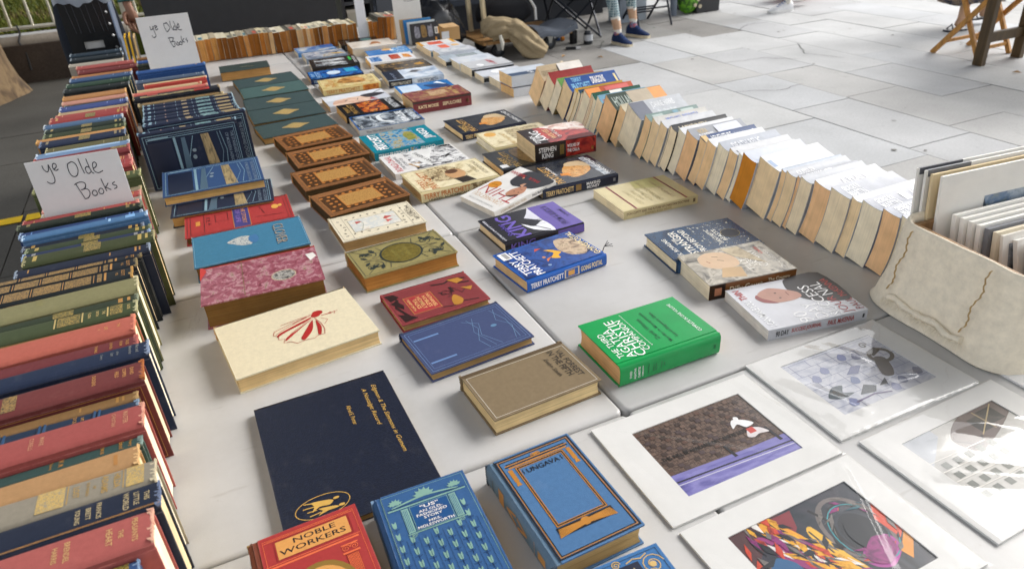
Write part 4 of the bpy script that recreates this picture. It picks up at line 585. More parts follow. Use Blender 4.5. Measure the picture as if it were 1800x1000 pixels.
hb('sky-blue paperback lying farthest on the left, against the brown paperbacks', .140, .200, .022, '#4a84c0', (.150, 3.185), 89,
   [('r', .0, .02, .98, .98, ART(['#2f6ab0', '#6f9ac8', '#b8c8d8', '#c8c0a8'], 12, .2, seed=3)), ('r', .4, .02, .98, .35, '#2f62a8')], [], '#ddd0b4', False)
hb('black paperback with a dull green smudge, lying close to the back row', .165, .205, .030, '#1c2022', (.385, 3.185), 83, [('e', .6, .3, .2, .14, '#3f6a66'), ('t', 'NOVEL', .5, .8, .07, '#8a8e90', dict(w=.5))], [('b', .1, .3, '#6a6e70')], '#d8c8a4', False)
hb('white paperback with an orange-brown figure, lying near the black and green one', .180, .225, .040, '#d8d0c4', (.410, 3.02), 86, [('r', .02, .02, .98, .98, ART(['#c8beb0', '#dcd4c8', '#e6e0d8'], 14, .3, seed=3)), ('p', [(.45, .3), (.65, .34), (.7, .44), (.55, .5), (.35, .56), (.4, .44)], '#a8682c'), ('p', [(.3, .34), (.42, .36), (.38, .26)], '#b87a3a')], [('b', 0, 1, '#d0c4b0')], '#c0905a', False)
pb = ART(['#1f6ab0', '#2a7cc4', '#6aa8d8', '#cfe0ee'], 90, .2, True, seed=4)
hb('bright blue speckled paperback with an orange oval', .165, .215, .022, '#2272b8', (.452, 2.868), 85, [('r', .02, .02, .98, .98, M('#2272b8', 'gloss')), ('r', .02, .02, .98, .45, pb), ('e', .7, .5, .14, .12, '#d8a860'), ('p', [(.45, .4), (.55, .34), (.65, .42), (.55, .46)], '#e0e4e8')], [], '#d8c090', False)
hb('white paperback with blue, red and orange picture blocks', .165, .222, .024, '#e0e0e2', (.418, 2.70), 84, [('r', .15, .72, .8, .95, ART(['#1f4f90', '#2f78b8', '#c8d4e0'], 60, .25, True, seed=2)), ('r', .2, .30, .85, .52, ART(['#8a1c1c', '#b8342c', '#c89a6a'], 60, .25, seed=2)), ('p', [(.2, .06), (.7, .08), (.8, .22), (.3, .24)], ART(['#8a4a14', '#d8862c', '#e8c080'], 50, .25, seed=5))], [], '#d8b070', False)
hb('dark brown paperback with scattered ochre figures, behind the wintry one', .166, .236, .024, '#2c2826', (.418, 2.50), 88, [('r', .02, .04, .98, .96, ART(['#1f1c1c', '#3a332e', '#6a5a44', '#a8854a'], 36, .25, seed=4)), ('p', [(.3, .1), (.6, .14), (.5, .3), (.3, .24)], '#b08438')], [], '#dccfb2', False)
wA = ART(['#8a9cb8', '#b4c4d8', '#dbe4ee', '#c2ccd8'], 12, .2, seed=4)
hb('wintry pale blue jacketed hardback WINTERSMITH', .172, .240, .032, '#a8b8cc', (.395, 2.298), 84,
   [('r', .0, .0, 1, .7, wA), ('r', .0, .7, 1, 1, M('#272e3e', 'gloss')), ('p', [(.5, .42), (.75, .3), (.8, .46), (.6, .55)], '#5a5a62'), ('s', [(.55, .58), (.7, .44), (.66, .24)], .004, '#4a4a52'), ('s', [(.6, .3), (.8, .4)], .004, '#6a5a4a'), ('t', 'TERRY PRATCHETT', .4, .85, .05, '#7a8498', dict(w=.7))],
   [('b', 0, .42, M('#20242e', 'gloss'), .04, .96), ('b', .42, 1, wA, .04, .96), ('A', 'TERRY PRATCHETT', .22, .4, '#c8c4b4', .36), ('A', 'WINTERSMITH', .70, .5, '#5a6274', .38)], '#ddd0b4')
hb('blue and white paperback almost hidden behind the thick maroon novel', .150, .228, .022, '#2a72b4', (.376, 2.07), 86, [('r', .1, .6, .9, .95, '#c4d4e4'), ('p', [(.2, .05), (.6, .1), (.7, .5), (.3, .4)], '#1a3a6a'), ('p', [(.5, .1), (.9, .2), (.8, .3)], '#dfe6ee')], [], '#ddd0b4', False)
sA = ART(['#4a3020', '#7a3438', '#8a4048', '#a8925a', '#6a2c30'], 50, .3, seed=5)
hb('thick maroon paperback SEPULCHRE with a peeling gilt-edged spine', .146, .232, .046, '#7a3034', (.352, 1.862), 88.5, [('r', .02, .02, .98, .98, sA), ('p', [(.3, .3), (.75, .3), (.8, .6), (.3, .64)], ART(['#8a4048', '#b08a6a', '#c8b088', '#9a5a58'], 40, .3, seed=2)), ('t', 'SEPULCHRE', .5, .2, .07, '#c8ac6a', dict(w=.7)), ('f', .3, .3, .78, .62, .002, '#b89a58')],
   [('b', 0, 1, '#3a2a24', .8, .98), ('b', .05, .95, M('#7a3034', 'cloth'), .08, .84), ('A', 'KATE MOSSE', .26, .26, '#ecd8ac', .34), ('A', 'SEPULCHRE', .66, .28, '#ecd8ac', .32), ('b', .90, .95, '#a88a50', .3, .6)], '#d4b888', False)
dcG = '#7a1a2a'
hb('cream-yellow paperback on Don Cupitt with two maroon bands, cover corner curling', .160, .216, .022, '#d2c394', (.503, .684), 87,
   [('r', .02, .02, .98, .98, M('#d0c190', 'gloss')), ('r', .0, .14, 1, .165, dcG), ('r', .0, .815, 1, .84, dcG), ('p', [(.55, .2), (1, .17), (1, .5), (.7, .55)], '#b0a868'), ('t', 'DON CUPITT', .42, .70, .05, '#a89868', dict(w=.6, bold=0)), ('t', 'AND THE', .45, .62, .04, '#a89868', dict(w=.4, bold=0)), ('t', 'FUTURE OF', .45, .54, .05, '#a89868', dict(w=.55, bold=0)), ('t', 'CHRISTIAN DOCTRINE', .5, .44, .05, '#9c8c5c', dict(w=.8, bold=0)), ('t', 'STEPHEN ROSS WHITE', .5, .27, .04, '#9a7a5a', dict(w=.75, bold=0))],
   [('A', 'DON CUPITT AND THE FUTURE OF CHRISTIAN DOCTRINE', .46, .30, '#7a5a34', .84, .62), ('A', 'STEPHEN ROSS WHITE', .46, .24, '#9a8254', .36, .25), ('b', .935, .965, '#6a5434', .3, .75)], '#e8d6b0', False)
sgA = ART(['#0e1f36', '#16324f', '#1f4262', '#0c1828'], 14, .22, seed=3); sgS = ART(['#122a44', '#173450', '#1c3c5c', '#15304c', '#142c46', '#d8d4c4'], 120, .25, True, seed=6)
hb('dark blue jacketed hardback with cream spattered lettering, beside the leaning paperbacks', .142, .216, .030, '#16385c', (.453, .384), 83,
   [('r', .02, .02, .98, .98, sgA), ('r', .05, .05, .95, .55, sgS), ('r', .1, .58, .9, .92, sgA), ('r', .3, .62, .95, .95, sgA), ('t', 'J.K. ROWLING', .4, .88, .065, '#e8e4d8', dict(w=.62)), ('t', 'THE', .55, .80, .03, '#e8e4d8', dict(w=.2)), ('t', 'STRANGER', .5, .74, .09, '#e8e4d8', dict(w=.8)), ('t', 'FROM BEYOND', .5, .63, .07, '#e8e4d8', dict(w=.8)), ('t', 'FANTASTIC', .5, .38, .05, '#e8e4d8', dict(w=.5)), ('t', 'BEASTS', .5, .31, .05, '#e8e4d8', dict(w=.4)), ('e', .5, .18, .14, .10, '#0c1828'), ('ring', .5, .18, .14, .10, .0012, '#8a7a4a')], [('b', .02, .98, '#1d4b78', .06, .94)], '#e0d2b0')
dA = ART(['#3a3630', '#8a8478', '#b8b0a0', '#5e584e'], 24, .2, seed=3)
hb('thick paperback with a pale sleeping face and a copper spine', .134, .196, .034, '#9a938a', (.435, .255), 81,
   [('r', .0, .0, 1, 1, dA), ('p', [(.4, .5), (.62, .45), (.85, .52), (.92, .7), (.8, .84), (.55, .86), (.38, .72)], '#c8ab8c'), ('s', [(.6, .6), (.66, .66)], .002, '#4a3a30'), ('s', [(.74, .62), (.78, .68)], .002, '#4a3a30'), ('s', [(.6, .76), (.68, .78)], .002, '#8a4a40'), ('p', [(.05, .55), (.35, .5), (.4, .7), (.15, .8)], '#b89a72'), ('t', 'TILLY', .38, .42, .07, '#e8e4dc', dict(w=.36, bold=0)), ('t', 'VERSUS', .5, .34, .06, '#e8e4dc', dict(w=.4, bold=0)), ('t', 'COURT', .5, .26, .10, '#e8e4dc', dict(w=.55, bold=0)), ('t', 'Cathy', .72, .14, .05, '#c8463c', dict(w=.25, shear=.2)), ('t', 'The Country Girl', .4, .09, .06, '#e8e4dc', dict(w=.6, shear=.3, bold=0)), ('p', [(.3, .2), (.95, .3), (.95, .5), (.7, .46)], ART(['#8a7a5a', '#b0a080', '#c8b896'], 30, .25, seed=5))],
   [('b', 0, 1, '#7a4a1e', .02, .98), ('b', 0, .18, '#2a1e16', .02, .98), ('e2',) if False else ('b', .06, .14, '#b87a5a', .25, .75, 1.5), ('A', 'Dilly Court', .42, .5, '#e6d6b8', .38, .45), ('A', 'The Country', .80, .32, '#e6d6b8', .26, .6)], '#ded3b8', False)
hb('glossy white paperback 90 DAY SUCCESS JOURNAL with a man in a dark suit', .150, .209, .021, '#c2c3c8', (.447, .100), 80.5,
   [('p', [(.30, .0), (1, .0), (1, .36), (.86, .44), (.70, .46), (.5, .42), (.36, .28)], '#2c2a2c'), ('p', [(.55, .40), (.66, .40), (.80, .52), (.86, .62), (.80, .74), (.68, .80), (.56, .76), (.50, .64), (.50, .50)], '#b08474'), ('p', [(.5, .66), (.56, .78), (.68, .82), (.76, .78), (.66, .76)], '#8a4a48'), ('e', .6, .60, .012, .012, '#2a2020'), ('e', .72, .60, .012, .012, '#2a2020'), ('s', [(.62, .5), (.7, .5)], .0016, '#6a3430'),
    ('t', '90', .12, .60, .13, '#f4f5f6', dict(w=.24, bold=-.005)), ('t', 'DAY', .20, .44, .12, '#f4f5f6', dict(w=.34, bold=-.005)), ('t', 'SUC', .18, .30, .11, '#f4f5f6', dict(w=.32, bold=-.005)), ('t', 'CESS', .55, .30, .11, 'white', dict(w=.42, bold=-.005)), ('t', 'JOUR', .22, .17, .11, '#a83a38', dict(w=.4, bold=-.005)), ('t', 'NAL', .62, .17, .11, 'white', dict(w=.32, bold=-.005)), ('t', 'PAUL', .18, .05, .075, '#9a3a36', dict(w=.26, bold=0)), ('t', 'McKENNA', .60, .05, .075, '#b8443e', dict(w=.46, bold=0)), ('t', 'I CAN MAKE YOU', .36, .92, .07, '#eceded', dict(w=.6)), ('t', 'THIN', .82, .92, .07, '#a83a38', dict(w=.24))],
   [('A', '90 DAY', .14, .55, '#2c2c2e', .13), ('A', 'SUCCESS JOURNAL', .38, .55, '#a8342c', .30), ('A', 'PAUL McKENNA', .73, .55, '#a8443c', .27), ('b', .95, .97, '#3a3a3c', .3, .7)], '#d8d6d0', False)

# ------------------------------------------------------------------ old hardbacks standing on their fore edges, spines up: the long left row
# desc, cloth, far edge Y of spine, right end X (at shelf height .14), length, board width, spine marks, worn cloth colour
G = 'goldp'; GT = ART(['#2a2a24', '#6a5430', '#b8904e', '#3a342a'], 480, .45, True, seed=4, metal=.2); GO = ART(['#3c4628', '#7a6a34', '#c0a050'], 460, .45, True, seed=5, metal=.2)
vol = [('b', .17, .185, G), ('T', 'SCOTT', .06, .024, G), ('T', 'VOL', .10, .018, G), ('b', .20, .23, GT), ('b', .25, .255, G), ('b', .27, .44, GT), ('b', .45, .455, G), ('b', .465, .64, GT), ('b', .65, .655, G), ('b', .665, .82, GT), ('b', .83, .835, G), ('b', .85, .97, GT)]
faint = lambda m=G: [('b', .07, .082, m, .25, .75), ('b', .10, .115, m, .2, .8), ('b', .30, .31, m, .3, .7), ('b', .90, .91, m, .3, .7)]
mid = lambda m=G: [('b', .05, .07, m, .25, .75), ('b', .1, .13, m, .2, .8), ('b', .42, .55, GO, .12, .88), ('b', .9, .93, m, .25, .75)]
LEFT = [
 ('deep blue', '#244f8c', -.073, -.683, .22, .135, [('curl_',) if False else ('b', .04, .16, GO, .1, .9), ('b', .22, .24, G)], '#7d96b4'),
 ('coral red', '#bd5048', -.017, -.663, .235, .150, [('T', 'PEASANTS', .075, .026, '#c9a068'), ('T', 'THE', .135, .022, '#c9a068'), ('T', 'HEART', .185, .028, '#c9a068'), ('T', 'BRENDEL', .36, .024, '#c9a068'), ('T', 'HARRIS', .41, .024, '#c9a068')], '#d8a890'),
 ('navy gilt-lettered', '#1d2740', .031, -.655, .245, .148, [('T', 'THIS', .055, .024, '#b9a67c'), ('T', 'LITTLE', .10, .024, '#b9a67c'), ('T', 'WORLD', .145, .026, '#b9a67c'), ('T', 'FRANCIS', .26, .022, '#b9a67c'), ('T', 'BRETT', .305, .022, '#b9a67c'), ('T', 'YOUNG', .35, .022, '#b9a67c'), ('b', .0, 1, G, .885, .9), ('b', 0, 1, G, .92, .935)], '#6a7690'),
 ('stone grey', '#978c76', .079, -.659, .245, .146, [('leaf',) if False else ('b', .05, .13, ART(['#978c76', '#b0945a', '#c9a85e', '#978c76'], 300, .45, True, seed=7), .12, .88), ('T', 'HILDA', .17, .03, '#b08d48'), ('T', 'ADAMS', .225, .03, '#b08d48'), ('T', 'OR', .27, .014, '#b08d48'), ('T', 'THE WORLD', .30, .014, '#b08d48'), ('T', 'LOST', .35, .028, '#b08d48'), ('b', .14, .145, '#b08d48'), ('b', .385, .39, '#b08d48'), ('b', .40, .52, ART(['#978c76', '#b0945a', '#c9a85e', '#978c76'], 300, .45, True, seed=9), .12, .88)], '#c9bda0'),
 ('sandy tan', '#c18a4c', .125, -.681, .235, .140, [('b', .1, .12, '#a87438', .25, .7)], '#dcb680'),
 ('mottled teal', '#34534f', .147, -.677, .235, .138, [('T', 'Henry', .06, .024, G), ('T', 'Esmond', .105, .024, G), ('T', 'ESMOND', .2, .018, G), ('T', 'W. M.', .40, .026, G), ('T', 'Thackeray', .45, .02, G)], '#8aa098'),
 ('dusty red', '#b3463f', .203, -.671, .24, .150, [('T', 'MASTER', .09, .026, '#c88a68'), ('T', 'CHRISTIAN', .15, .02, '#c88a68'), ('T', 'MARIE', .5, .022, '#c88a68'), ('T', 'CORELLI', .55, .022, '#c88a68')], '#d49a84'),
 ('ribbed dark blue', '#1d3350', .241, -.682, .24, .135, [('B', .2, .21, '#22405f', .0022), ('B', .225, .235, '#22405f', .0022), ('B', .48, .49, '#22405f', .0022), ('B', .505, .515, '#22405f', .0022), ('B', .68, .69, '#22405f', .0022), ('B', .705, .715, '#22405f', .0022), ('B', .9, .91, '#22405f', .0022), ('T', 'DICKENS', .33, .02, G), ('T', 'LIFE OF', .29, .016, G)], '#8094a8'),
 ('umber brown', '#94682f', .265, -.684, .24, .134, faint('#a87c3e'), '#b89868'),
 ('oxblood', '#7d2f2c', .318, -.671, .25, .150, [('T', 'DAVID', .06, .02, '#c28a4a'), ('T', 'COPPER', .10, .02, '#c28a4a'), ('T', 'FIELD', .14, .02, '#c28a4a'), ('T', 'DICKENS', .26, .02, '#c28a4a'), ('b', .65, .72, GT)], '#a8663c'),
 ('light brown', '#9d7038', .333, -.680, .24, .140, faint('#a87c3e'), '#c0a070'),
 ('midnight blue', '#1b2b4c', .375, -.663, .25, .150, [('T', 'Men and', .06, .02, '#7a7a78'), ('T', 'Memories', .10, .018, '#7a7a78'), ('T', 'of the', .17, .014, '#7a7a78'), ('T', 'Last', .2, .018, '#7a7a78'), ('T', 'Century', .26, .018, '#7a7a78')], '#8a98b0'),
 ('crimson', '#7c2a2e', .414, -.680, .235, .144, [('T', 'TALES', .06, .02, G), ('T', 'FROM', .10, .018, G), ('T', 'HEAVEN', .16, .018, G), ('T', 'THOMAS', .25, .018, G)], '#b86a60'),
 ('salmon red', '#c9573f', .474, -.683, .26, .150, [('T', 'THE', .09, .018, '#c58a4c'), ('T', 'LIFE', .16, .02, '#c58a4c'), ('T', 'OF', .2, .014, '#c58a4c')], '#d88a70'),
 ('ochre', '#8a6220', .486, -.684, .25, .146, faint('#b08a3c'), '#b08a50'),
 ('green gilt', '#45522c', .533, -.680, .24, .148, [('T', 'GUIDE', .05, .02, '#c2a868'), ('b', .09, .17, GO, .15, .85), ('f_',) if False else ('b', .18, .19, '#c2a868'), ('T', 'THE', .21, .02, '#c2a868'), ('T', 'BRITISH', .25, .018, '#c2a868'), ('T', 'FLORA', .30, .02, '#c2a868'), ('b', .34, .35, '#c2a868'), ('b', .36, .50, GO, .15, .85), ('b', .51, .52, '#c2a868'), ('T', 'CASSELL', .93, .018, '#c2a868')], '#b8b48c'),
 ('bottle green', '#333f2a', .560, -.679, .24, .146, mid(), '#9aa088'),
 ('faded olive', '#8a8450', .624, -.678, .25, .150, [('b', .6, .64, '#7a7440', .2, .5)], '#cfc6a0'),
 ('black gilt-panelled', '#1c242a', .642, -.684, .255, .142, vol, '#8a7a58'),
 ('black gilt-panelled', '#20282c', .689, -.689, .255, .144, vol, '#b08a50'),
 ('black gilt-panelled', '#1c242c', .726, -.681, .25, .144, vol, '#8a7a58'),
 ('black gilt-panelled', '#1e262e', .746, -.673, .25, .146, vol, '#8a7a58'),
 ('ink blue', '#1e283e', .783, -.656, .235, .146, faint(), '#94a0ae'),
 ('moss green gilt', '#414a24', .836, -.645, .235, .150, mid('#b49a4c'), '#a8a078'),
 ('royal navy', '#20315a', .871, -.655, .235, .142, mid('#8a8a88'), '#9ab0cc'),
 ('fern green', '#38462a', .904, -.653, .235, .140, mid('#a89048'), '#98a080'),
 ('blue-black', '#1e2636', .934, -.669, .23, .136, mid('#b08a44'), '#8a94a4'),
 ('light blue', '#3a72a6', .963, -.658, .24, .150, [('b', .1, .18, '#7fb0dc', .2, .8), ('b', .3, .32, '#9cc4e4', .2, .8)], '#bcd4e8'),
 ('cobalt blue', '#1c3f7a', .999, -.669, .24, .142, faint('#5f86bc'), '#b0c4dc'),
 ('blackish green', '#262f24', 1.030, -.669, .245, .150, mid('#7a6a3a'), '#7a806a'),
 ('pillar-box red', '#b23a36', 1.085, -.678, .235, .138, faint(), '#d49080'),
 ('charcoal', '#2e3230', 1.110, -.676, .21, .130, faint(), '#8a8a84'),
 ('putty grey', '#9c917f', 1.140, -.676, .21, .128, faint('#7a7060'), '#c8beac'),
 ('scarlet', '#bb423a', 1.178, -.676, .21, .130, faint(), '#d8a090'),
 ('buff', '#988566', 1.205, -.674, .21, .132, faint('#7a6a48'), '#c8b890'),
 ('large olive', '#4f5c30', 1.262, -.668, .235, .156, mid('#8a7a40'), '#a8a878'),
 ('khaki', '#64653a', 1.315, -.684, .20, .134, faint(), '#b0a880'),
 ('brick red', '#b03432', 1.400, -.690, .225, .150, faint('#8a2426'), '#d88a80'),
 ('raspberry red', '#a22c2e', 1.460, -.697, .21, .142, faint('#c08a50'), '#d09080'),
 ('wine red', '#84262a', 1.530, -.697, .235, .152, [('b', .03, .2, GO, .2, .5)], '#b86a60'),
 ('pale blue', '#658cb6', 1.600, -.700, .235, .146, [('b', .1, .9, '#9ab8d4', .15, .4)], '#d0dce8'),
 ('drab olive', '#666036', 1.665, -.703, .215, .142, faint('#8a7a44'), '#c0b890'),
 ('dark navy', '#1d2b4a', 1.733, -.712, .225, .146, mid('#8a7a58'), '#8a9ab4'),
 ('orange', '#c8893a', 1.775, -.717, .235, .142, [], '#dcb070'),
 ('holly green', '#324024', 1.845, -.715, .225, .138, mid('#7a7a3c'), '#98a080'),
 ('green-black gilt', '#26352c', 1.895, -.716, .225, .140, mid('#a08a4c'), '#a8b0a8'),
 ('steel blue', '#44688f', 1.940, -.722, .225, .144, faint('#8aa4c0'), '#d8dce0'),
 ('cherry red', '#a4322e', 2.011, -.709, .225, .146, mid('#b08a3c'), '#d09a84'),
 ('tomato red', '#b03f38', 2.055, -.709, .215, .142, faint('#c88a68'), '#d09a84'),
 ('parchment', '#bb9c6c', 2.110, -.710, .21, .138, faint('#8a7448'), '#dccaa0'),
 ('violet blue', '#34478a', 2.176, -.710, .21, .142, faint('#7a8ac0'), '#c4cce0'),
 ('pine green', '#303e32', 2.225, -.713, .20, .134, faint('#6a7a5a'), '#a0a898'),
 ('rosy buff', '#c8836a', 2.275, -.717, .205, .138, faint('#a86a50'), '#dcb8a0'),
 ('amber', '#b87a36', 2.344, -.717, .205, .142, faint('#8a5a24'), '#d8ac70'),
 ('soot black', '#1b2426', 2.450, -.705, .22, .146, faint('#5a5a50'), '#7a8080'),
 ('dark forest green', '#2d4a38', 2.530, -.700, .22, .148, faint('#7a8a60'), '#98a898'),
 ('denim blue', '#345684', 2.621, -.694, .22, .150, faint('#8a9cb8'), '#b8c4d4'),
 ('rust orange', '#ba722c', 2.700, -.699, .215, .144, faint('#8a5420'), '#d8a870'),
 ('mulberry', '#7a282a', 2.790, -.676, .22, .148, faint('#a06050'), '#b08078'),
 ('rose red', '#b24640', 2.900, -.69, .22, .146, faint('#d08a78'), '#dcb0a0'),
 ('grey-buff', '#a89e8c', 3.000, -.735, .21, .142, faint('#8a8070'), '#d0c8b8'),
 ('slate black', '#202c34', 3.110, -.735, .21, .148, faint('#6a7480'), '#a0aab4'),
 ('greenish navy', '#1f3444', 3.230, -.745, .21, .148, faint('#6a7a84'), '#a8b4bc'),
]
q = random.Random(21); used = {}; prevY = -.125; GRP = 'old hardbacks standing spine up in the left row'
SHORT = lambda d: d.replace(' gilt-lettered', '').replace(' gilt-panelled', ' gilt').replace('mottled ', '').replace('ribbed ', '').replace(' gilt', ' gilt')
for i, (d, colr, Yf, Xr, L_, W_, sp, wn) in enumerate(LEFT):
    sc = .976; Y1 = -.736+(Yf+.736)*sc; Xr_ = -.502+(Xr+.502)*sc
    T = min(max(Y1-prevY-.0015, .013), .062); pv = LEFT[i-1][0] if i else None; nx = LEFT[i+1][0] if i+1 < len(LEFT) else None
    lb = f"{SHORT(d) if d.count(' ')>1 else d} hardback in the left row, between {SHORT(pv)} and {SHORT(nx)} ones" if pv and nx else (f"{d} hardback at the near end of the left row, cut by the frame" if not pv else f"{d} hardback at the far end of the left row, by the plastic crate")
    if d.startswith('black gilt-panelled'):
        lb = ['black gilt-panelled volume in the left row, nearest of its matching four, behind the faded olive', 'black gilt-panelled volume in the left row, second of its matching four from the faded olive', 'black gilt-panelled volume in the left row, third of its matching four from the faded olive', 'black gilt-panelled volume in the left row, farthest of its matching four, before the ink blue'][i-18]
    lean = R(q.uniform(-1.5, 1.5)); a = R(q.uniform(-.8, .8))
    ex = Vector((0, math.sin(lean)*.0-math.sin(lean), -math.cos(lean))); ey = Vector((math.cos(a), math.sin(a), 0)); ez = ex.cross(ey).normalized()
    org = Vector((Xr_-L_/2, Y1-.0005, TZ+W_*math.cos(lean)+.0005))
    def dust(h):
        c = [int(h[k:k+2], 16) for k in (1, 3, 5)]; m = sum(c)/3; return '#%02x%02x%02x' % tuple(int(max(0, min(255, (m+(x_-m)*.86)*.96))) for x_ in c)
    pgc = q.choice(['#d8c8a4', '#d2bd94', '#c9b084', '#e0d4b8'])
    book('hardback_book', lb, W_, L_, T, dust(colr), pgc, mat4=basis(ex, ey, ez, org), spart=sp, worn=wn, group=GRP, bulge=min(T*.14, .0055), front=[('f', .06, .03, .97, .97, .0008, G)] if d in ('oxblood',) else ())
    prevY = Y1
# ------------------------------------------------------------------ second row of standing books behind the leaning encyclopaedia volumes
NB = '#16223c'; LBL = M('#7f9fae', 'satin'); TANG = M('#9a8662', 'satin')
enc = [('b', .05, .20, TANG, .15, .85), ('b', .21, .215, LBL), ('b', .03, .035, LBL), ('b', .26, .42, ART(['#16223c', '#4f7078', '#86a8a8', '#22364e'], 110, .4, True, seed=3), .12, .88), ('b', .46, .465, LBL), ('b', .52, .58, TANG, .25, .75), ('b', .64, .645, LBL), ('b', .76, .775, '#8a6a5a', .3, .7), ('b', .88, .885, LBL), ('b', .92, .95, LBL, .2, .8)]
encf = [('f', .03, .03, .97, .97, .0014, LBL), ('f', .07, .06, .95, .95, .001, LBL), ('r', .1, .06, .11, .95, LBL), ('t', 'THE STANDARD CYCLOPEDIA', .56, .92, .032, '#6f7f8e', dict(w=.78)), ('t', 'OF MODERN AGRICULTURE', .56, .865, .032, '#6f7f8e', dict(w=.74)), ('p', [(.14, .60), (.14, .68), (.94, .74), (.94, .62)], ART(['#3a3428', '#8a7a58', '#b09a70', '#5a4c38'], 120, .4, seed=2, stretch=(.15, 1, 1))),
        ('s', [(.14, .80), (.5, .83), (.92, .79)], .0014, LBL), ('s', [(.14, .77), (.5, .79), (.92, .72)], .001, LBL), ('s', [(.14, .52), (.5, .44), (.94, .40)], .0016, LBL), ('p', [(.14, .44), (.94, .44), (.94, .36), (.14, .40)], '#4a6274'), ('r', .12, .32, .95, .345, LBL), ('r', .16, .06, .94, .30, '#121c34'), ('r', .08, .08, .1, .28, LBL), ('e', .4, .5, .03, .02, '#7a8a94'), ('e', .52, .49, .04, .02, '#7a8a94')]
SEC = [('navy encyclopaedia volume standing front cover out, nearest in the second left row', NB, 1.520, -.398, .270, .165, .028, enc, '#8aa4b4', encf),
 ('taller navy encyclopaedia volume standing just behind the one with its cover out', NB, 1.575, -.365, .285, .172, .030, enc, '#8aa4b4', encf),
 ('navy encyclopaedia volume, third of the blue set in the second left row', NB, 1.615, -.374, .275, .166, .026, enc, '#9ab4c0', None),
 ('navy encyclopaedia volume, fourth of the blue set in the second left row', NB, 1.655, -.376, .275, .166, .027, enc, '#9ab4c0', None),
 ('navy encyclopaedia volume, fifth of the blue set in the second left row', NB, 1.698, -.378, .272, .164, .030, enc, '#9ab4c0', None),
 ('navy encyclopaedia volume, sixth of the blue set in the second left row', NB, 1.745, -.377, .272, .164, .032, enc, '#9ab4c0', None),
 ('navy encyclopaedia volume, seventh of the blue set in the second left row', NB, 1.795, -.376, .274, .164, .035, enc, '#9ab4c0', None),
 ('navy encyclopaedia volume, last of the blue set, before the tan gilt book', NB, 1.840, -.376, .274, .164, .032, enc, '#9ab4c0', None),
 ('worn tan gilt hardback behind the blue set in the second left row', '#6d6040', 1.890, -.400, .265, .160, .036, [('b', .05, .95, GT, .15, .85)], '#c8b488', None),
 ('black hardback with red and gilt blocks on its spine, second left row', '#171c26', 1.985, -.404, .275, .165, .052, [('b', .16, .92, ART(['#171c26', '#8a7a50', '#a8945e'], 90, .4, True, seed=3), .45, .9), ('b', .12, .30, '#b3322e', .35, .95), ('b', .72, .84, '#b3322e', .2, .7)], '#b8a078', None),
 ('coral topped hardback behind the red and gilt blocked one, second left row', '#c0584a', 2.060, -.438, .245, .160, .030, [], '#d8b098', None),
 ('light tan hardback in the second left row, before the crimson-ended one', '#c0a074', 2.150, -.455, .215, .150, .030, [('b', .0, .05, '#b8402f', .1, .9)], '#d8c8a0', None),
 ('tan backed hardback with bright red boards, second left row', '#c23c30', 2.200, -.432, .215, .158, .030, [('b', .03, .97, '#c8a87a', .1, .9)], '#e0c8a8', None),
 ('blue-grey hardback in the second left row, before the large blue one', '#46586f', 2.310, -.434, .240, .152, .040, faint('#8a94a0'), '#a8b0b8', None),
 ('large bright blue hardback before the farther sign, second left row', '#174784', 2.420, -.418, .250, .165, .040, [('b', .12, .14, '#b08a6a', .3, .7)], '#6f94c0', [('f', .04, .03, .97, .97, .001, '#2f62a4')]),
 ('black-green hardback just behind the farther sign, second left row', '#2a3028', 2.650, -.440, .230, .150, .034, faint(), '#9a9a84', None),
 ('blue hardback behind the farther sign beside the crate, second left row', '#204a88', 2.720, -.450, .220, .150, .034, faint('#7a90b4'), '#9ab0cc', None),
 ('brown hardback, farthest of the second left row', '#7a5228', 2.800, -.450, .220, .150, .036, faint(), '#b89868', None)]
for i, (lb, colr, Yf, Xr, L_, W_, T, sp, wn, fr) in enumerate(SEC):
    lean = R(q.uniform(-1.2, 1.2))+(R(2) if i < 2 else 0); a = R(q.uniform(-1, 1)+(3 if i < 2 else 0)); ex = Vector((0, -math.sin(lean), -math.cos(lean))); ey = Vector((math.cos(a), math.sin(a), 0)); ez = ex.cross(ey).normalized()
    book('hardback_book', lb, W_, L_, T, colr, '#cdb78c', mat4=basis(ex, ey, ez, Vector((Xr-L_/2, Yf, TZ+W_+.002))), spart=sp, worn=wn, group='old hardbacks standing in the second left row', front=fr or ())
# two volumes of the same set lying in front, fore edges to the viewer, the upper one tilted on the lower
book('hardback_book', 'navy encyclopaedia volume lying lowest in front of the standing blue set', .172, .262, .030, NB, '#c29a60', loc=(-.492, 1.248, 0), rot=-95, group=OLD, worn='#8aa4b4', front=encf)
o = book('hardback_book', 'blue encyclopaedia volume lying tilted on top of its navy twin', .180, .264, .027, '#1e4474', '#cba468', loc=(-.500, 1.344, 0), rot=-92, group=OLD, worn='#8aa4b4', front=encf)
o.rotation_euler = (0, R(3.6), R(-92)); o.location = (-.500, 1.434, TZ+.0425)
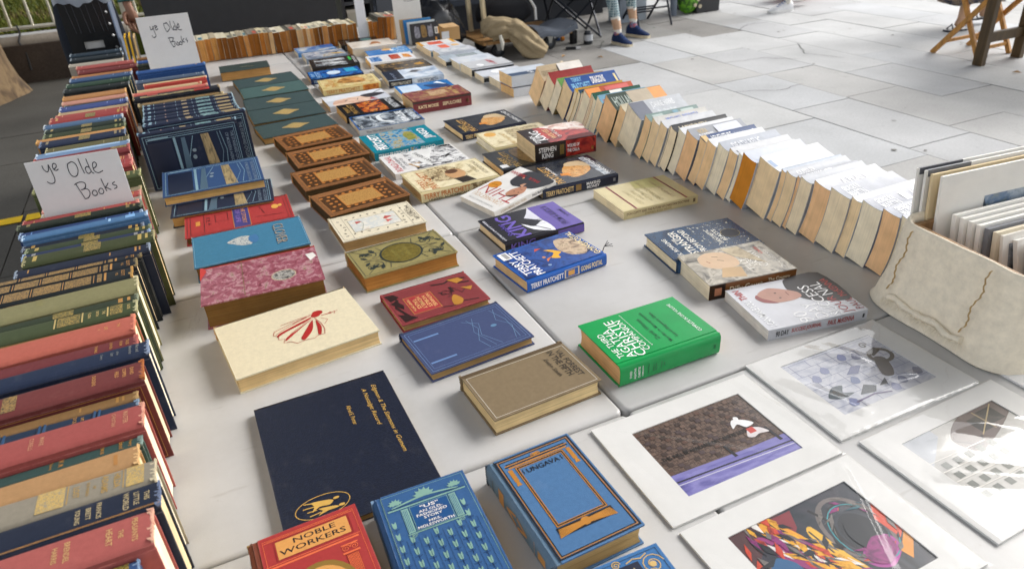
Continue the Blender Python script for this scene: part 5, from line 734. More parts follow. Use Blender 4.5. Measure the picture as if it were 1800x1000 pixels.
# ------------------------------------------------------------------ paperbacks standing spine up along the right edge
PBP = [(.667,1.619),(.635,1.534),(.601,1.469),(.617,1.423),(.588,1.352),(.596,1.331),(.608,1.312),(.608,1.295),(.605,1.248),(.623,1.251),(.619,1.214),(.642,1.214),(.634,1.175),(.656,1.167),(.646,1.089),(.653,1.05),(.635,.967),(.626,.932),(.626,.894),(.64,.859),(.666,.848),(.661,.816),(.656,.783),(.65,.731),(.65,.699),(.665,.662),(.661,.619),(.664,.587),(.673,.569),(.707,.518),(.701,.447),(.697,.43),(.688,.398),(.707,.385),(.708,.35),(.703,.3),(.697,.246),(.702,.219),(.705,.169),(.701,.127),(.709,.083)]
A_ = lambda t, s=.3, h=.6, m='#4a4a4c', w=.4: [('A', t, s, h, m, w)]
PBI = [('tan and white', '#c8b494', [('b', .45, 1, '#d8d4cc', .02, .98), ('A', 'GOLDEN GATE', .22, .35, '#8a7a5a', .36), ('p_',) if False else ('b', .43, .46, '#1a1a1c', .2, .9)]), ('brick red', '#9c3030', []), ('drab gold and green', '#a08c58', [('b', 0, .2, '#4f8a24', .02, .98), ('A', 'TERRY PRATCHETT', .34, .55, '#6a5a20', .5)]), ('bright blue', '#1c4f9c', [('A', 'PRATCHETT', .24, .45, '#6fb0d8', .36, .35), ('A', 'TERRY', .2, .25, '#6fb0d8', .2, .8), ('A', 'DRAGONS', .6, .5, '#f0f0f0', .26, .6), ('b', .93, .97, '#d8c890', .2, .8)]),
 ('yellow', '#d8a83a', []), ('deep teal', '#1c4a6a', [('b', .2, .4, '#c8a848', .3, .7), ('b', .5, .8, '#3f8ab0', .1, .5)]), ('dark green', '#1f4a2c', [('b', .2, .5, '#6aa83a', .1, .5)]), ('orange-red', '#c8542c', [('b', 0, .3, '#d8842c', .02, .98), ('b', .4, .9, '#c84a44', .1, .9)]), ('amber orange', '#d8862c', [('b', .05, .2, '#b8341c', .1, .7)]), ('bottle green', '#1c5a48', [('b', .35, .6, '#e0dcd4', .05, .95), ('b', .45, .5, '#b8342c', .2, .8)]), ('slate blue', '#6a86a0', []), ('sky blue', '#7fb0cc', [('b', .05, .3, '#a86a6a', .3, .5), ('A', 'A SEASIDE TALE', .5, .5, '#5a9ac0', .5)]), ('lavender white', '#d4d6e2', []),
 ('dark green and amber', '#3a4a40', [('b', .35, .75, '#a89a84', .02, .98), ('b', .75, 1, '#d08a34', .02, .98), ('A', 'HOLLAND', .25, .6, '#a0aca4', .4)]), ('cream', '#d8ccb0', []), ('grey and white', '#c8ccd2', [('b', 0, .28, '#5a6070', .02, .98), ('A', 'JOANNE HARRIS', .58, .4, '#e8eaec', .45, .65), ('A', 'the lollipop shoes', .58, .22, '#e0e4e8', .36, .3), ('b', .05, .09, '#e8e8ea', .3, .6)]), ('grey-green', '#7a9490', [('b', .1, .3, '#a8b8b4', .2, .8), ('b', .5, .6, '#5a8a9c', .1, .9), ('b', .65, .9, '#a8b8b4', .2, .8)]), ('cream blue-lettered', '#d8d6d0', A_('MICHAEL RIDPATH', .5, .5, '#7a8cc8', .6)), ('white', '#d6d8dc', []), ('white', '#dcdee4', [('b', .0, .2, '#4a7aac', .2, .5), ('b', .5, .8, '#b8a898', .3, .4)]), ('black', '#20242c', A_('LABYRINTH', .35, .4, '#c8b898', .5)), ('pure white', '#e4e6ea', []), ('grey gold-lettered', '#a0a4ac', [('A', 'NORA', .22, .35, '#c8b080', .16, .68), ('A', 'ROBERTS', .24, .35, '#e8e8ea', .26, .3), ('b', .45, .9, '#c4c8d4', .1, .9)]), ('navy', '#16407a', [('b', 0, .09, '#c0a060', .02, .98), ('A', 'ADVENTURE', .33, .6, '#e0e4ea', .38), ('A', 'short stories', .66, .3, '#c0cce0', .2), ('b', .9, .93, '#c8ccd8', .3, .6)]), ('plain white', '#e2e4e8', []), ('pale grey', '#b4bac6', A_('DEATH RELIC', .4, .5, '#dfe2e8', .5)), ('off-white', '#d4d6da', [('b', .05, .07, '#4a4a50', .3, .6)]), ('thin white', '#dadcde', []), ('white and blue-grey', '#d0d6e2', [('b', .05, .7, '#aab6cc', .1, .3)]), ('white', '#e2e4e8', [('b', .02, .08, '#8aa0c0', .3, .7)]), ('white', '#c8d2e0', [('b', 0, 1, '#2a5f96', .02, .25)]), ('silver', '#c0c4cc', A_('CUSSLER', .25, .5, '#e8e8ea', .3)), ('silver', '#a8acb6', [('A', 'GEORGE R R', .25, .3, '#e6e8ec', .26, .7), ('A', 'MARTIN', .25, .4, '#e6e8ec', .26, .3), ('b', .42, .54, '#dfe2e6', .3, .85)]), ('silver', '#bcc0c8', []), ('white', '#d4d6dc', A_('A FEAST', .5, .5, '#e8e8ec', .4)), ('silver', '#b4b8c2', [('A', 'GEORGE R R', .22, .3, '#e6e8ec', .26, .7), ('A', 'MARTIN', .22, .4, '#e6e8ec', .26, .3)]), ('white', '#dcdee0', []), ('silver', '#a4a8b4', [('A', 'GEORGE R R', .25, .3, '#e6e8ec', .28, .7), ('A', 'MARTIN', .25, .4, '#e6e8ec', .28, .3), ('b', .5, .6, '#e0e2e6', .3, .9), ('A', 'A GAME OF', .8, .3, '#e6e8ec', .26, .7)]), ('silver', '#9ca2b0', [('A', 'GEORGE R R', .25, .3, '#e6e8ec', .28, .7), ('A', 'MARTIN', .25, .4, '#e6e8ec', .28, .3), ('A', 'DANCE', .75, .4, '#e6e8ec', .26)]), ('silver', '#a8aebc', [('A', 'GEORGE R R', .25, .3, '#e6e8ec', .28, .7), ('A', 'MARTIN', .25, .4, '#e6e8ec', .28, .3)]), ('amber paged', '#c8bfa8', [])]
ORD = ['first', 'second', 'third', 'fourth', 'fifth', 'sixth', 'seventh', 'eighth', 'ninth', 'tenth', 'eleventh', 'twelfth', 'thirteenth', 'fourteenth', 'fifteenth', 'sixteenth', 'seventeenth', 'eighteenth', 'nineteenth', 'twentieth', 'twenty-first', 'twenty-second']
q = random.Random(4); N_ = len(PBP); seq = []
for i, (X0, Y0) in enumerate(PBP):
    f = min(max((Y0-.1)/1.45, 0), 1); lean = R(4+30*f); Wd = .136; zt = Wd*math.cos(lean)+.004
    k = (.7525-zt)/(.7525-.115); seq.append((-.502+(X0+.502)*k, -.736+(Y0+.736)*k, lean, Wd))
pgs = ['#f6d3a8', '#f3ca9a', '#f8dcba', '#f0c292', '#f9e2c6']
for i, (X0, Y0, lean, Wd) in enumerate(seq):
    Yn = seq[i+1][1] if i+1 < N_ else Y0-.022
    T = min(max((Y0-Yn)*math.cos(lean), .008), .09); d, colr, sp = PBI[i]
    j = N_-1-i
    lb = (f'{d} spined paperback in the leaning right row, {ORD[j]} from the canvas crate' if j < 20 else f'{d} spined paperback in the leaning right row, {ORD[i]} from its far end')
    ex = Vector((0, math.sin(lean), -math.cos(lean))); ey = Vector((-1, q.uniform(-.012, .012), 0)).normalized(); ez = ex.cross(ey).normalized()
    L_ = q.uniform(.176, .186) if i not in (3, 13) else .198
    # local z (back->front) points away; the far face is the front cover.  origin = spine, back-cover side (nearer), pages' head at the left
    org = Vector((.692-.030*min(1, (Y0-.05)/.9)-.022*f+.5*L_+(q.uniform(-.002, .002)), Y0, TZ+Wd*math.cos(lean)+.0025+T*math.sin(lean)*.8))-ez*T
    pc = '#cc8530' if i in (28,) else ('#dca860' if i == 40 else q.choice(pgs))
    if i == 28: Wd += .0
    book('paperback_book', lb, Wd, L_, T, M(colr, 'worn_gloss', .8), PG(pc, 300, .10), False, M(colr, 'worn_gloss', .8), (), (), sp, mat4=basis(ex, ey, ez, org), group='paperbacks leaning spine up in the right row', bend=-.0035-.002*math.sin(i*1.7), roll=.0022+.001*math.sin(i*2.3), skew=-.002)
# ------------------------------------------------------------------ flat paperbacks along the far right edge
o1 = ART(['#a8b0b8', '#d0d4da', '#e2e4e6'], 30, .2, seed=3); sh = '#c4ccd8'
RF = [('paperback with an orange-red picture block, farthest along the right table edge', '#d8a040', (.720, 2.885), .125, .19, [('r', .1, .1, .95, .9, ART(['#c8c4bc', '#d8d8d8', '#c0c8d0'], 20, .3, seed=2)), ('r', .2, .35, .75, .75, ART(['#b83420', '#d8543c', '#e08a5c'], 40, .3, seed=4))]),
 ('paperback with a small orange square on white, second from the far right end', '#d0d4dc', (.712, 2.742), .145, .19, [('r', .25, .4, .8, .65, '#d8654c'), ('r', .4, .1, .7, .3, '#d8b078'), ('r', 0, 0, .06, 1, '#3a8ab0')]),
 ('paperback with plain grey-white cover, third from the far right end', '#c8ccd4', (.716, 2.618), .10, .19, [('r', .1, .1, .9, .9, o1)]),
 ('paperback with a grey speckled picture and dark spine, on the far right edge', '#b8c2cc', (.715, 2.513), .150, .21, [('r', .05, .15, .8, .62, ART(['#3a4448', '#7a868a', '#a8b0b2', '#5a6468'], 120, .25, seed=5)), ('r', .1, .66, .9, .95, '#9aa6b0')]),
 ('paperback with a turquoise spine edge and white cover, far right edge', '#d2d8e2', (.727, 2.395), .140, .19, [('r', 0, 0, .05, 1, '#2f86b4'), ('r', .1, .1, .9, .9, ART(['#c0cad8', '#d8dee6', '#e2e4e6'], 10, .2, seed=6))]),
 ('paperback with small red lettering on grey, far right edge', '#c8cace', (.729, 2.247), .142, .20, [('t', 'THE TRIAL', .7, .4, .08, '#b83440', dict(w=.5)), ('t', 'OF DREAMS', .5, .36, .08, '#b83440', dict(w=.6)), ('e', .35, .7, .16, .08, '#e4e6e8'), ('r', 0, 0, .05, 1, '#2c3034')]),
 ('paperback with red letters and a white cloud patch, far right edge', '#ccd0d8', (.735, 2.110), .120, .20, [('t', 'NOVEL', .3, .5, .09, '#b8444c', dict(w=.5)), ('e', .6, .5, .3, .2, '#e2e4e8'), ('r', 0, 0, .05, 1, '#20242a')]),
 ('white paperback with faint blue drawing, beside the two stacked books', '#d8dade', (.745, 1.982), .125, .19, [('r', .1, .1, .9, .9, ART(['#c4c8d0', '#dcdee2', '#e4e4e4'], 40, .25, seed=8)), ('p', [(.3, .3), (.6, .4), (.5, .6)], '#c8b48a')])]
for k_, (lb, colr, (x, y), Wd, L_, fr) in enumerate(RF):
    book('paperback_book', lb, Wd, L_, .024+.006*(k_ % 3), M(colr, 'gloss'), PG('#dccdb0', 300, .1), False, None, fr, (), (('b', 0, 1, '#20262c' if k_ in (3, 5, 6) else '#3a7aa0' if k_ == 1 else '#c8ccd4'),), loc=(x, y, 0), rot=88+k_ % 3-1, group='paperbacks laid flat along the far right edge')
book('paperback_book', 'lower of two stacked paperbacks at the head of the right row, red page marker between', .125, .19, .032, M('#c8ccd2', 'gloss'), PG('#dcb680', 300, .1), False, loc=(.738, 1.845, 0), rot=90, group='two stacked paperbacks')
mk = thing('bookmark', 'thin red and gold marker strip poking out between the two stacked paperbacks', 'bookmark', (.642, 1.85, TZ+.0335)); b = MB(); b.grid(8, 1, lambda u, v: (-.004+.03*v, -.05+.1*u, .0025*math.sin(u*6)), ART(['#8a1a1c', '#b8342c', '#c8a03c'], 60, .3, True, seed=2)); b.build('strip', mk)
book('paperback_book', 'upper of two stacked paperbacks, dark band along its top, by the leaning row', .125, .188, .042, M('#c8d0da', 'gloss'), PG('#dfbe8c', 300, .1), False, loc=(.735, 1.850, .038), rot=89, group='two stacked paperbacks', front=[('r', 0, 0, .35, 1, '#27405e'), ('t', 'MARY', .2, .5, .12, 'white', dict(w=.25, rot=0))])
# ------------------------------------------------------------------ browned paperbacks along the back of the last table, page ends to the viewer
q = random.Random(12); x = -.425; tans = ['#a8682c', '#b5763a', '#8f5824', '#c28a4c', '#9c6430', '#b98048', '#7a4a20', '#d0a878']
tops = ['#c8c0a8', '#a89c84', '#d8d0bc', '#7a7468', '#b0a890', '#c4b898', '#5a5850', '#d0c8b0']
k_ = 0
while x < .70:
    T = q.uniform(.014, .034) if x < .55 else q.uniform(.012, .022); c = q.choice(tans); tp_ = q.choice(tops); side = 'left of the upright white card' if x < .42 else 'right of the upright white card'
    tone = {'#d0a878': 'pale tan', '#c28a4c': 'light brown', '#b98048': 'light brown', '#7a4a20': 'dark brown', '#8f5824': 'dark brown'}.get(c, 'mid-brown')
    if .385 < x < .415: x = .465
    Wd = .106+q.uniform(-.004, .005)+(.012 if x > .5 else 0); L_ = q.uniform(.172, .182); y0 = 3.335-.085*max(0, x-.0)*0-.075*(x+.42)/.85 if x < .4 else 3.245
    lean = R(q.uniform(-2, 2)+(-4 if x > .5 else 0)); ex = Vector((math.sin(lean), 0, -math.cos(lean))); ey = Vector((0, -1, 0)); ez = ex.cross(ey).normalized()
    sp = [('b', .1, .5, q.choice(['#8a8272', '#3f7a8a', '#b8442c', '#b09050', '#6a6a64']), .2, .8)] if q.random() < .6 else []
    book('paperback_book', f'{tone} browned paperback packed in the back row, {side}', Wd, L_, T, M(tp_, 'paper'), PG(c, 260, .3), False, M(tp_, 'paper'), (), (), sp, mat4=basis(ex, ey, ez, Vector((x+T, y0+L_/2+q.uniform(-.006, .006), TZ+Wd*math.cos(lean)+.002))), group=f'{tone} browned paperbacks {side}')
    x += T+.0006
def card(name, label, w, h, loc, tiltx, rz, strokes, th=.0016, pen=.0052, cat='sign', col='#e2e1df'):
    t = thing(name, label, cat, loc, rz); t.rotation_euler = (tiltx, 0, rz)
    b = MB(); b.box(-w/2, 0, 0, w/2, th, h, M(col, 'paper', 1.05)); b.build('card', t)
    if strokes:
        ink = M('#1d2230', 'matte')
        for g_ in ((strokes[:3], strokes[3:8], strokes[8:]) if len(strokes) == 16 else (strokes,)):
            b = MB()
            for s_ in g_: b.ribbon(smooth(s_), pen, ink, lambda u, v: (u*w-w/2, -.0006, v*h))
            b.build('handwritten_word', t)
    return t
def smooth(P, n=5):
    out = []
    for i in range(len(P)-1):
        p0, p1, p2, p3 = P[max(i-1, 0)], P[i], P[i+1], P[min(i+2, len(P)-1)]
        for k in range(n):
            t = k/n; out.append(tuple(.5*((2*p1[a])+(-p0[a]+p2[a])*t+(2*p0[a]-5*p1[a]+4*p2[a]-p3[a])*t*t+(-p0[a]+3*p1[a]-3*p2[a]+p3[a])*t**3) for a in (0, 1)))
    return [(u, v) for u, v in out+[P[-1]]]
def aspect(strokes, w, h): return strokes
YE = [[(.16, .90), (.165, .84), (.19, .80), (.215, .82), (.235, .90)], [(.235, .90), (.245, .80), (.25, .70), (.235, .64), (.20, .625), (.165, .64), (.15, .665)], [(.275, .82), (.305, .835), (.325, .865), (.315, .90), (.29, .895), (.275, .85), (.285, .81), (.31, .80), (.335, .815)]]
OLDE = [[(.50, .88), (.46, .86), (.445, .78), (.455, .70), (.49, .67), (.53, .69), (.56, .77), (.55, .85), (.52, .885), (.49, .88)], [(.605, .92), (.61, .80), (.62, .69)], [(.70, .765), (.675, .785), (.65, .76), (.65, .71), (.67, .68), (.70, .70)], [(.695, .90), (.70, .80), (.71, .70), (.735, .67)], [(.745, .745), (.78, .76), (.80, .80), (.785, .83), (.76, .82), (.745, .77), (.75, .70), (.79, .67), (.85, .69)]]
BOOKS = [[(.47, .56), (.49, .46), (.515, .34), (.52, .32)], [(.45, .555), (.52, .58), (.575, .56), (.58, .515), (.55, .475), (.505, .465)], [(.505, .465), (.57, .47), (.60, .43), (.59, .37), (.555, .33), (.515, .325)], [(.655, .43), (.63, .40), (.63, .36), (.66, .345), (.685, .37), (.68, .415), (.65, .43)], [(.74, .44), (.715, .41), (.715, .37), (.745, .355), (.77, .38), (.765, .43), (.735, .44)], [(.79, .58), (.80, .46), (.81, .38)], [(.86, .50), (.83, .46), (.81, .44), (.84, .42), (.87, .39)], [(.945, .50), (.91, .48), (.92, .455), (.95, .44), (.945, .41), (.91, .40)]]
sq = lambda S, fx=1, fy=1, ox=0, oy=0: [[(u*fx+ox, v*fy+oy) for u, v in s_] for s_ in S]
SGN = YE+OLDE+BOOKS
card('sign', 'nearer white card in the left row, handwritten Ye Olde Books', .186, .262, (-.778, 1.050, TZ+.001), R(-2), R(-3), sq(SGN, .88, .60, .03, .42), pen=.0080)
JIT = lambda S, dx, dy, k: [[(u+dx+.012*math.sin(i*2.1+k+j), v+dy+.012*math.cos(i*1.7+k*2+j)) for i, (u, v) in enumerate(s_)] for j, s_ in enumerate(S)]
SGN = JIT(YE, -.04, -.02, 1)+JIT(OLDE, .02, .03, 2)+JIT([[(.47+(u-.47)*.9, v*.92) for u, v in s_] for s_ in BOOKS], .03, .02, 3)
card('sign', 'farther white card, handwritten Ye Olde Books, before the brown paperbacks', .196, .338, (-.527, 2.585, TZ+.001), R(-3), R(-3), sq(SGN, .80, .46, .12, .49), pen=.0095)
POET = [[(.18, .9), (.2, .6), (.21, .5)], [(.1, .82), (.25, .95), (.38, .86), (.32, .72), (.2, .68)], [(.48, .72), (.42, .66), (.42, .56), (.48, .52), (.54, .58), (.52, .7), (.47, .72)], [(.58, .6), (.66, .64), (.66, .72), (.6, .72), (.57, .6), (.62, .52), (.68, .54)], [(.73, .86), (.74, .6), (.78, .52)], [(.69, .72), (.8, .73)], [(.83, .7), (.85, .58), (.9, .58), (.93, .7)], [(.93, .7), (.92, .5), (.85, .3), (.6, .24), (.4, .28)]]
card('sign', 'white card reading Poetry behind the thin upright books', .150, .330, (.665, 3.150, TZ+.001), R(-4), R(-6), sq(POET, .9, .36, .05, .52), pen=.0062, col='#d2d2d0')
card('divider_card', 'narrow blank white card standing upright amid the browned paperbacks', .052, .40, (.437, 3.262, TZ+.001), R(-1), R(0), None, col='#dcdde2')
# thin upright books in front of the Poetry card
TH = [('thin black book facing out with three torn-looking stripes, before the Poetry card', '#202126', (.706, 3.020), .155, .105, .010, 3), ('thin white-edged pamphlet directly behind the black striped one', '#c8d0d4', (.695, 3.042), .150, .112, .010, 2), ('thin blue pamphlet showing its top behind the white-edged one', '#2272b0', (.682, 3.066), .148, .122, .012, 0), ('thin buff book leaning behind the blue pamphlet', '#b89868', (.655, 3.092), .120, .122, .014, -3)]
for lb, colr, (x, y), w, h, T, a in TH:
    ex = Vector((math.cos(R(a-4)), math.sin(R(a-4)), 0)); ey = Vector((0, .10, 1)).normalized(); ez = ex.cross(ey).normalized()
    fr = [('p', [(.12, .35), (.30, .34), (.28, .82), (.22, .80), (.2, .88), (.13, .82)], ART(['#5a5c68', '#7a7c88', '#9a9aa4'], 90, .5, seed=3)), ('p', [(.36, .34), (.54, .35), (.52, .84), (.42, .90), (.36, .84)], ART(['#5a4420', '#7a6030', '#8f7240'], 90, .5, seed=4)), ('p', [(.60, .34), (.76, .36), (.74, .90), (.68, .80), (.60, .84)], ART(['#5a5c68', '#7a7c88', '#9a9aa4'], 90, .5, seed=5)), ('r', .84, .42, .95, .74, '#d8d8d4'), ('r', .95, .42, .985, .74, '#d89a2c'), ('r', .86, .46, .93, .68, '#8a8a88'), ('r', .83, .12, .88, .26, '#d08a24')] if '#202126' == colr else ()
    book('paperback_book', lb, w, h, T, M(colr, 'satin'), PG('#d8c8a4', 200, .1), False, M(colr, 'satin'), fr, mat4=basis(ex, ey, ez, Vector((x-w/2, y, TZ+h/2+.002))), group='thin upright books before the Poetry card')
t = thing('cardboard_box', 'small tan cardboard box on the far right table corner beside the thin books', 'box', (.862, 3.08, TZ), R(-5)); b = MB(); b.box(-.045, -.06, 0, .045, .06, .064, M('#a8875c', 'paper')); b.build('carton', t); b = MB(); b.box(-.044, -.059, .0645, -.001, .059, .067, M('#b5946a', 'paper')); b.box(.001, -.059, .0645, .044, .059, .067, M('#b5946a', 'paper')); b.build('flap', t)
t = thing('price_card', 'small pale translucent card leaning on the tan cardboard box', 'card', (.815, 3.005, TZ), R(-8)); b = MB(); b.box(-.02, 0, 0, .02, .002, .05, M('#c8ccd2', 'gloss')); b.build('card', t)

# ------------------------------------------------------------------ framed prints in clear film
MAT = M('#d6d5d2', 'paper', 1.0)
def print_mount(label, c, w, d, rz, win, pic, wr, reg=True, seed=1, cuts=()):
    t = thing('matted_print', label, 'print', (c[0], c[1], TZ+.0005), R(rz), 'matted art prints laid on the near table')
    x0, y0, x1, y1 = win; h = .0036; b = MB()
    for a in ((-w/2, -d/2, w/2, y0), (-w/2, y1, w/2, d/2), (-w/2, y0, x0, y1), (x1, y0, w/2, y1)): b.box(a[0], a[1], 0, a[2], a[3], h, MAT)
    b.build('mount', t)
    b = MB(); b.box(x0, y0, 0, x1, y1, .0016, M('#d8d8d6', 'paper')); arts(b, pic, x1-x0, y1-y0, lambda u, v, dz: (x0+u, y0+v, .0016+dz*1.2)); b.build('picture', t)
    b = MB(); rr_ = random.Random(seed)
    def film(u, v):
        e = min(u, 1-u, v, 1-v); e2 = max(0, 1-e*40)
        z = h+.0010+.0007*(1+mnoise.noise((u*2.5+seed*3, v*2, seed)))*min(1, e*9)+.00018*mnoise.noise((u*11, v*9, seed*2.3))*min(1, e*12)+.0003*max(0, 1-e*9)*mnoise.noise((u*26, v*22, seed*1.3))
        for (ax, ay, bx, by, amp, wd) in wr:
            dx, dy = bx-ax, by-ay; l = math.hypot(dx, dy); tt = ((u-ax)*dx+(v-ay)*dy)/l/l; dd = abs((u-ax)*dy-(v-ay)*dx)/l
            if -.05 < tt < 1.05: z += amp*max(0, 1-dd/wd)*math.sin(max(0, min(1, tt))*math.pi)
        return ((u-.5)*(w+.006), (v-.5)*(d+.006), z-e2*(h-.001)*.9)
    b.grid(110, 80, film, CEL2 if seed in (3, 5) else CEL); o_ = b.build('clear_sleeve', t, 80)
    return t
brick = ART(['#33261f', '#4a372e', '#5e493d', '#6e5b50', '#3a2f29'], 150, .4, seed=4, stretch=(1, 2.4, 1)); viol = ART(['#4a4680', '#6a66a4', '#8480b8', '#5c5894'], 14, .35, seed=2, stretch=(.5, 2, 1)); rowl = [('r', .0, .30+.052*k, 1, .304+.052*k, '#241a17') for k in range(13)]
print_mount('matted print of a dark brick wall over a violet pavement, leftmost by the blue hardback', (.076, -.122), .297, .212, -.3, (-.098, -.072, .106, .070),
    [('r', 0, .26, 1, 1, brick)]+rowl+[('r', (c_+.5*(r_ % 2))/22, .30+.052*r_, (c_+.5*(r_ % 2))/22+.003, .352+.052*r_, '#241a17') for r_ in range(13) for c_ in range(22)]+[('r', (c_+.5*(r_ % 2))/22+.004, .306+.052*r_, (c_+1+.5*(r_ % 2))/22-.001, .350+.052*r_, ('#5a4034', '#3c2c26', '#6a5448', '#4a3a3a')[(r_*7+c_*5+r_*c_) % 4]) for r_ in range(13) for c_ in range(21) if (r_*13+c_*7+r_*c_*3) % 3 == 0]+[('r', 0, 0, 1, .26, viol), ('p', [(0, .26), (1, .20), (1, .24), (0, .30)], '#7672ac'), ('p', [(0, .19), (1, .13), (1, .15), (0, .21)], '#1c1a2a'), ('p', [(0, .155), (1, .095), (1, .105), (0, .165)], '#c4c2cc'), ('p', [(.52, .22), (.55, .22), (.53, .40), (.51, .40)], '#16141a'), ('p', [(.92, .2), (.95, .2), (.93, .44), (.91, .44)], '#16141a'),
     ('t', 'THIS WILL BE AVAILABLE ON CANVAS LATER', .42, .50, .055, '#14100e', dict(w=.76, rot=-.03, bold=.03)), ('p', [(.70, .56), (.76, .60), (.80, .52), (.88, .54), (.84, .62), (.76, .68), (.72, .64)], '#dcdcdc'), ('p', [(.74, .40), (.80, .50), (.88, .46), (.92, .36), (.84, .38), (.78, .36)], '#cfc8c8'), ('r', .78, .42, .84, .50, '#b8443c'), ('e', .79, .68, .02, .03, '#dcdcdc')],
    [(0, 1, .75, .12, .0042, .028), (.9, 1, 1, .1, .003, .03), (0, .9, .1, 0, .0024, .05)], seed=1)
wallW = ART(['#8e93a4', '#a8abb8', '#bcbdc4', '#9ea2b0'], 26, .35, seed=5)
print_mount('matted print of grey-blue painted brick with dark stencil shapes, next to the canvas crate', (.391, -.106), .297, .210, -.5, (-.100, -.066, .102, .074),
    [('r', 0, 0, 1, 1, wallW)]+[('r', 0, .12*k, 1, .12*k+.006, '#6a7090') for k in range(9)]+[('r', ((k*37) % 17)/17, .12*(k % 8), ((k*37) % 17)/17+.006, .12*(k % 8)+.12, '#6a7090') for k in range(40)]+
    [('p', [(.05, .30), (.16, .42), (.26, .40), (.20, .30), (.28, .24), (.14, .22)], '#243a44'), ('p', [(.30, .18), (.42, .30), (.50, .22), (.44, .14)], '#1f2f3a'), ('p', [(.40, .52), (.52, .62), (.60, .58), (.50, .48)], '#4a5480'), *[('p', [(x_, y_), (x_+.05, y_+.07), (x_+.09, y_+.02), (x_+.06, y_-.06), (x_+.01, y_-.05)], c_) for x_, y_, c_ in ((.10, .62, '#7a80a0'), (.24, .70, '#6a7298'), (.5, .8, '#7078a0'), (.36, .40, '#5a6a94'), (.14, .12, '#6a74a0'), (.58, .10, '#7a80a4'), (.62, .74, '#6a6e88'), (.9, .2, '#6a6e84'), (.7, .16, '#7a7e94'))], ('p', [(.66, .34), (.78, .62), (.86, .56), (.80, .36), (.72, .26)], '#4a4648'), ('ring', .86, .62, .10, .12, .007, '#46423f'), ('p', [(.80, .64), (.92, .70), (.90, .78), (.78, .74)], '#2a2422'), ('curl', .84, .86, .008, 1.5, .003, '#2a2422'), ('p', [(.52, .2), (.64, .28), (.60, .18)], '#2a3440'), ('s', [(.2, .1), (.4, .12), (.55, .06)], .003, '#4a3a6a')],
    [(.35, 1, .62, .55, .0045, .08), (.1, .75, .3, .1, .0042, .07), (.6, .35, .85, .25, .003, .05), (.5, .95, .66, .5, .004, .06)], seed=3)
print_mount('matted print of pale buildings with window rows, rightmost and washed out by glare', (.412, -.326), .297, .210, 1, (-.100, -.068, .102, .072),
    [('r', 0, 0, 1, 1, ART(['#868480', '#a4a29c', '#bab8b4'], 12, .35, seed=7)), ('p', [(0, .62), (.3, .9), (.3, 1), (0, 1)], '#a4a8ae'), ('p', [(.45, .55), (1, .8), (1, 1), (.6, 1), (.35, .8)], '#5a4c48'), ('r', .62, .72, .74, .92, '#22201f'), ('r', .76, .76, .92, .96, '#1c1a1a'), ('s', [(.60, .70), (.95, .98)], .0018, '#a8946a'), ('s', [(.75, .7), (.74, .98)], .0018, '#a8946a'), ('s', [(.35, .78), (.5, .6), (.58, .7)], .003, '#241f22')]+
    [('r', .06+.12*(k % 5), .12+.14*(k//5), .12+.12*(k % 5), .20+.14*(k//5), '#4a5048') for k in range(20)]+[('s', [(0, .25+.14*k), (.55, .22+.14*k)], .0012, '#d8d4cc') for k in range(4)],
    [(.2, .8, .95, .6, .004, .12), (.1, .6, .6, .1, .004, .1), (.4, .95, .9, .3, .0035, .1)], seed=5)
gf = '#1c2630'
q = random.Random(31); shards = []
def shard(cx_, cy_, l_, w_, an, col_):
    c_, s_ = math.cos(an), math.sin(an); return ('p', [(cx_+l_*c_, cy_+l_*s_*1.4), (cx_-w_*s_+q.uniform(-.02, .02), cy_+w_*c_*1.4), (cx_-l_*.9*c_, cy_-l_*1.2*s_), (cx_+w_*.8*s_, cy_-w_*c_)], col_)
INK = [ART([a_, b_, c_], 60, .35, seed=k_) for k_, (a_, b_, c_) in enumerate((('#c8861e', '#e0a836', '#a86a1a'), ('#14161c', '#20242c', '#2c3038'), ('#a8342a', '#c84a34', '#7a2420'), ('#6a2458', '#8a3070', '#4a1c44'), ('#cfcac4', '#e0dcd8', '#a8a4a4'), ('#5a5452', '#76706c', '#46423f'), ('#2a6a74', '#1c4a58', '#3f8a90')))]
for k_ in range(70):
    t_ = q.random(); shards.append(shard(.22+.34*t_+q.gauss(0, .05), .92-.8*t_+q.gauss(0, .10), q.uniform(.03, .11), q.uniform(.008, .03), math.atan2(-.8, .34)+q.gauss(0, .35), INK[q.choice((0, 0, 0, 1, 1, 1, 2, 3, 4, 5))]))
for k_ in range(34):
    a_ = q.uniform(0, 6.28); r_ = q.uniform(.15, .24); shards.append(shard(.77+r_*math.cos(a_), .54+r_*1.5*math.sin(a_), q.uniform(.03, .09), q.uniform(.006, .02), a_+1.57+q.gauss(0, .2), INK[q.choice((1, 1, 5, 5, 5, 2, 6, 3))]))
for k_ in range(16): shards.append(shard(q.uniform(.0, .3), q.uniform(.62, 1), q.uniform(.03, .1), q.uniform(.01, .03), q.uniform(1.2, 2.0), INK[q.choice((2, 2, 5, 1, 3))]))
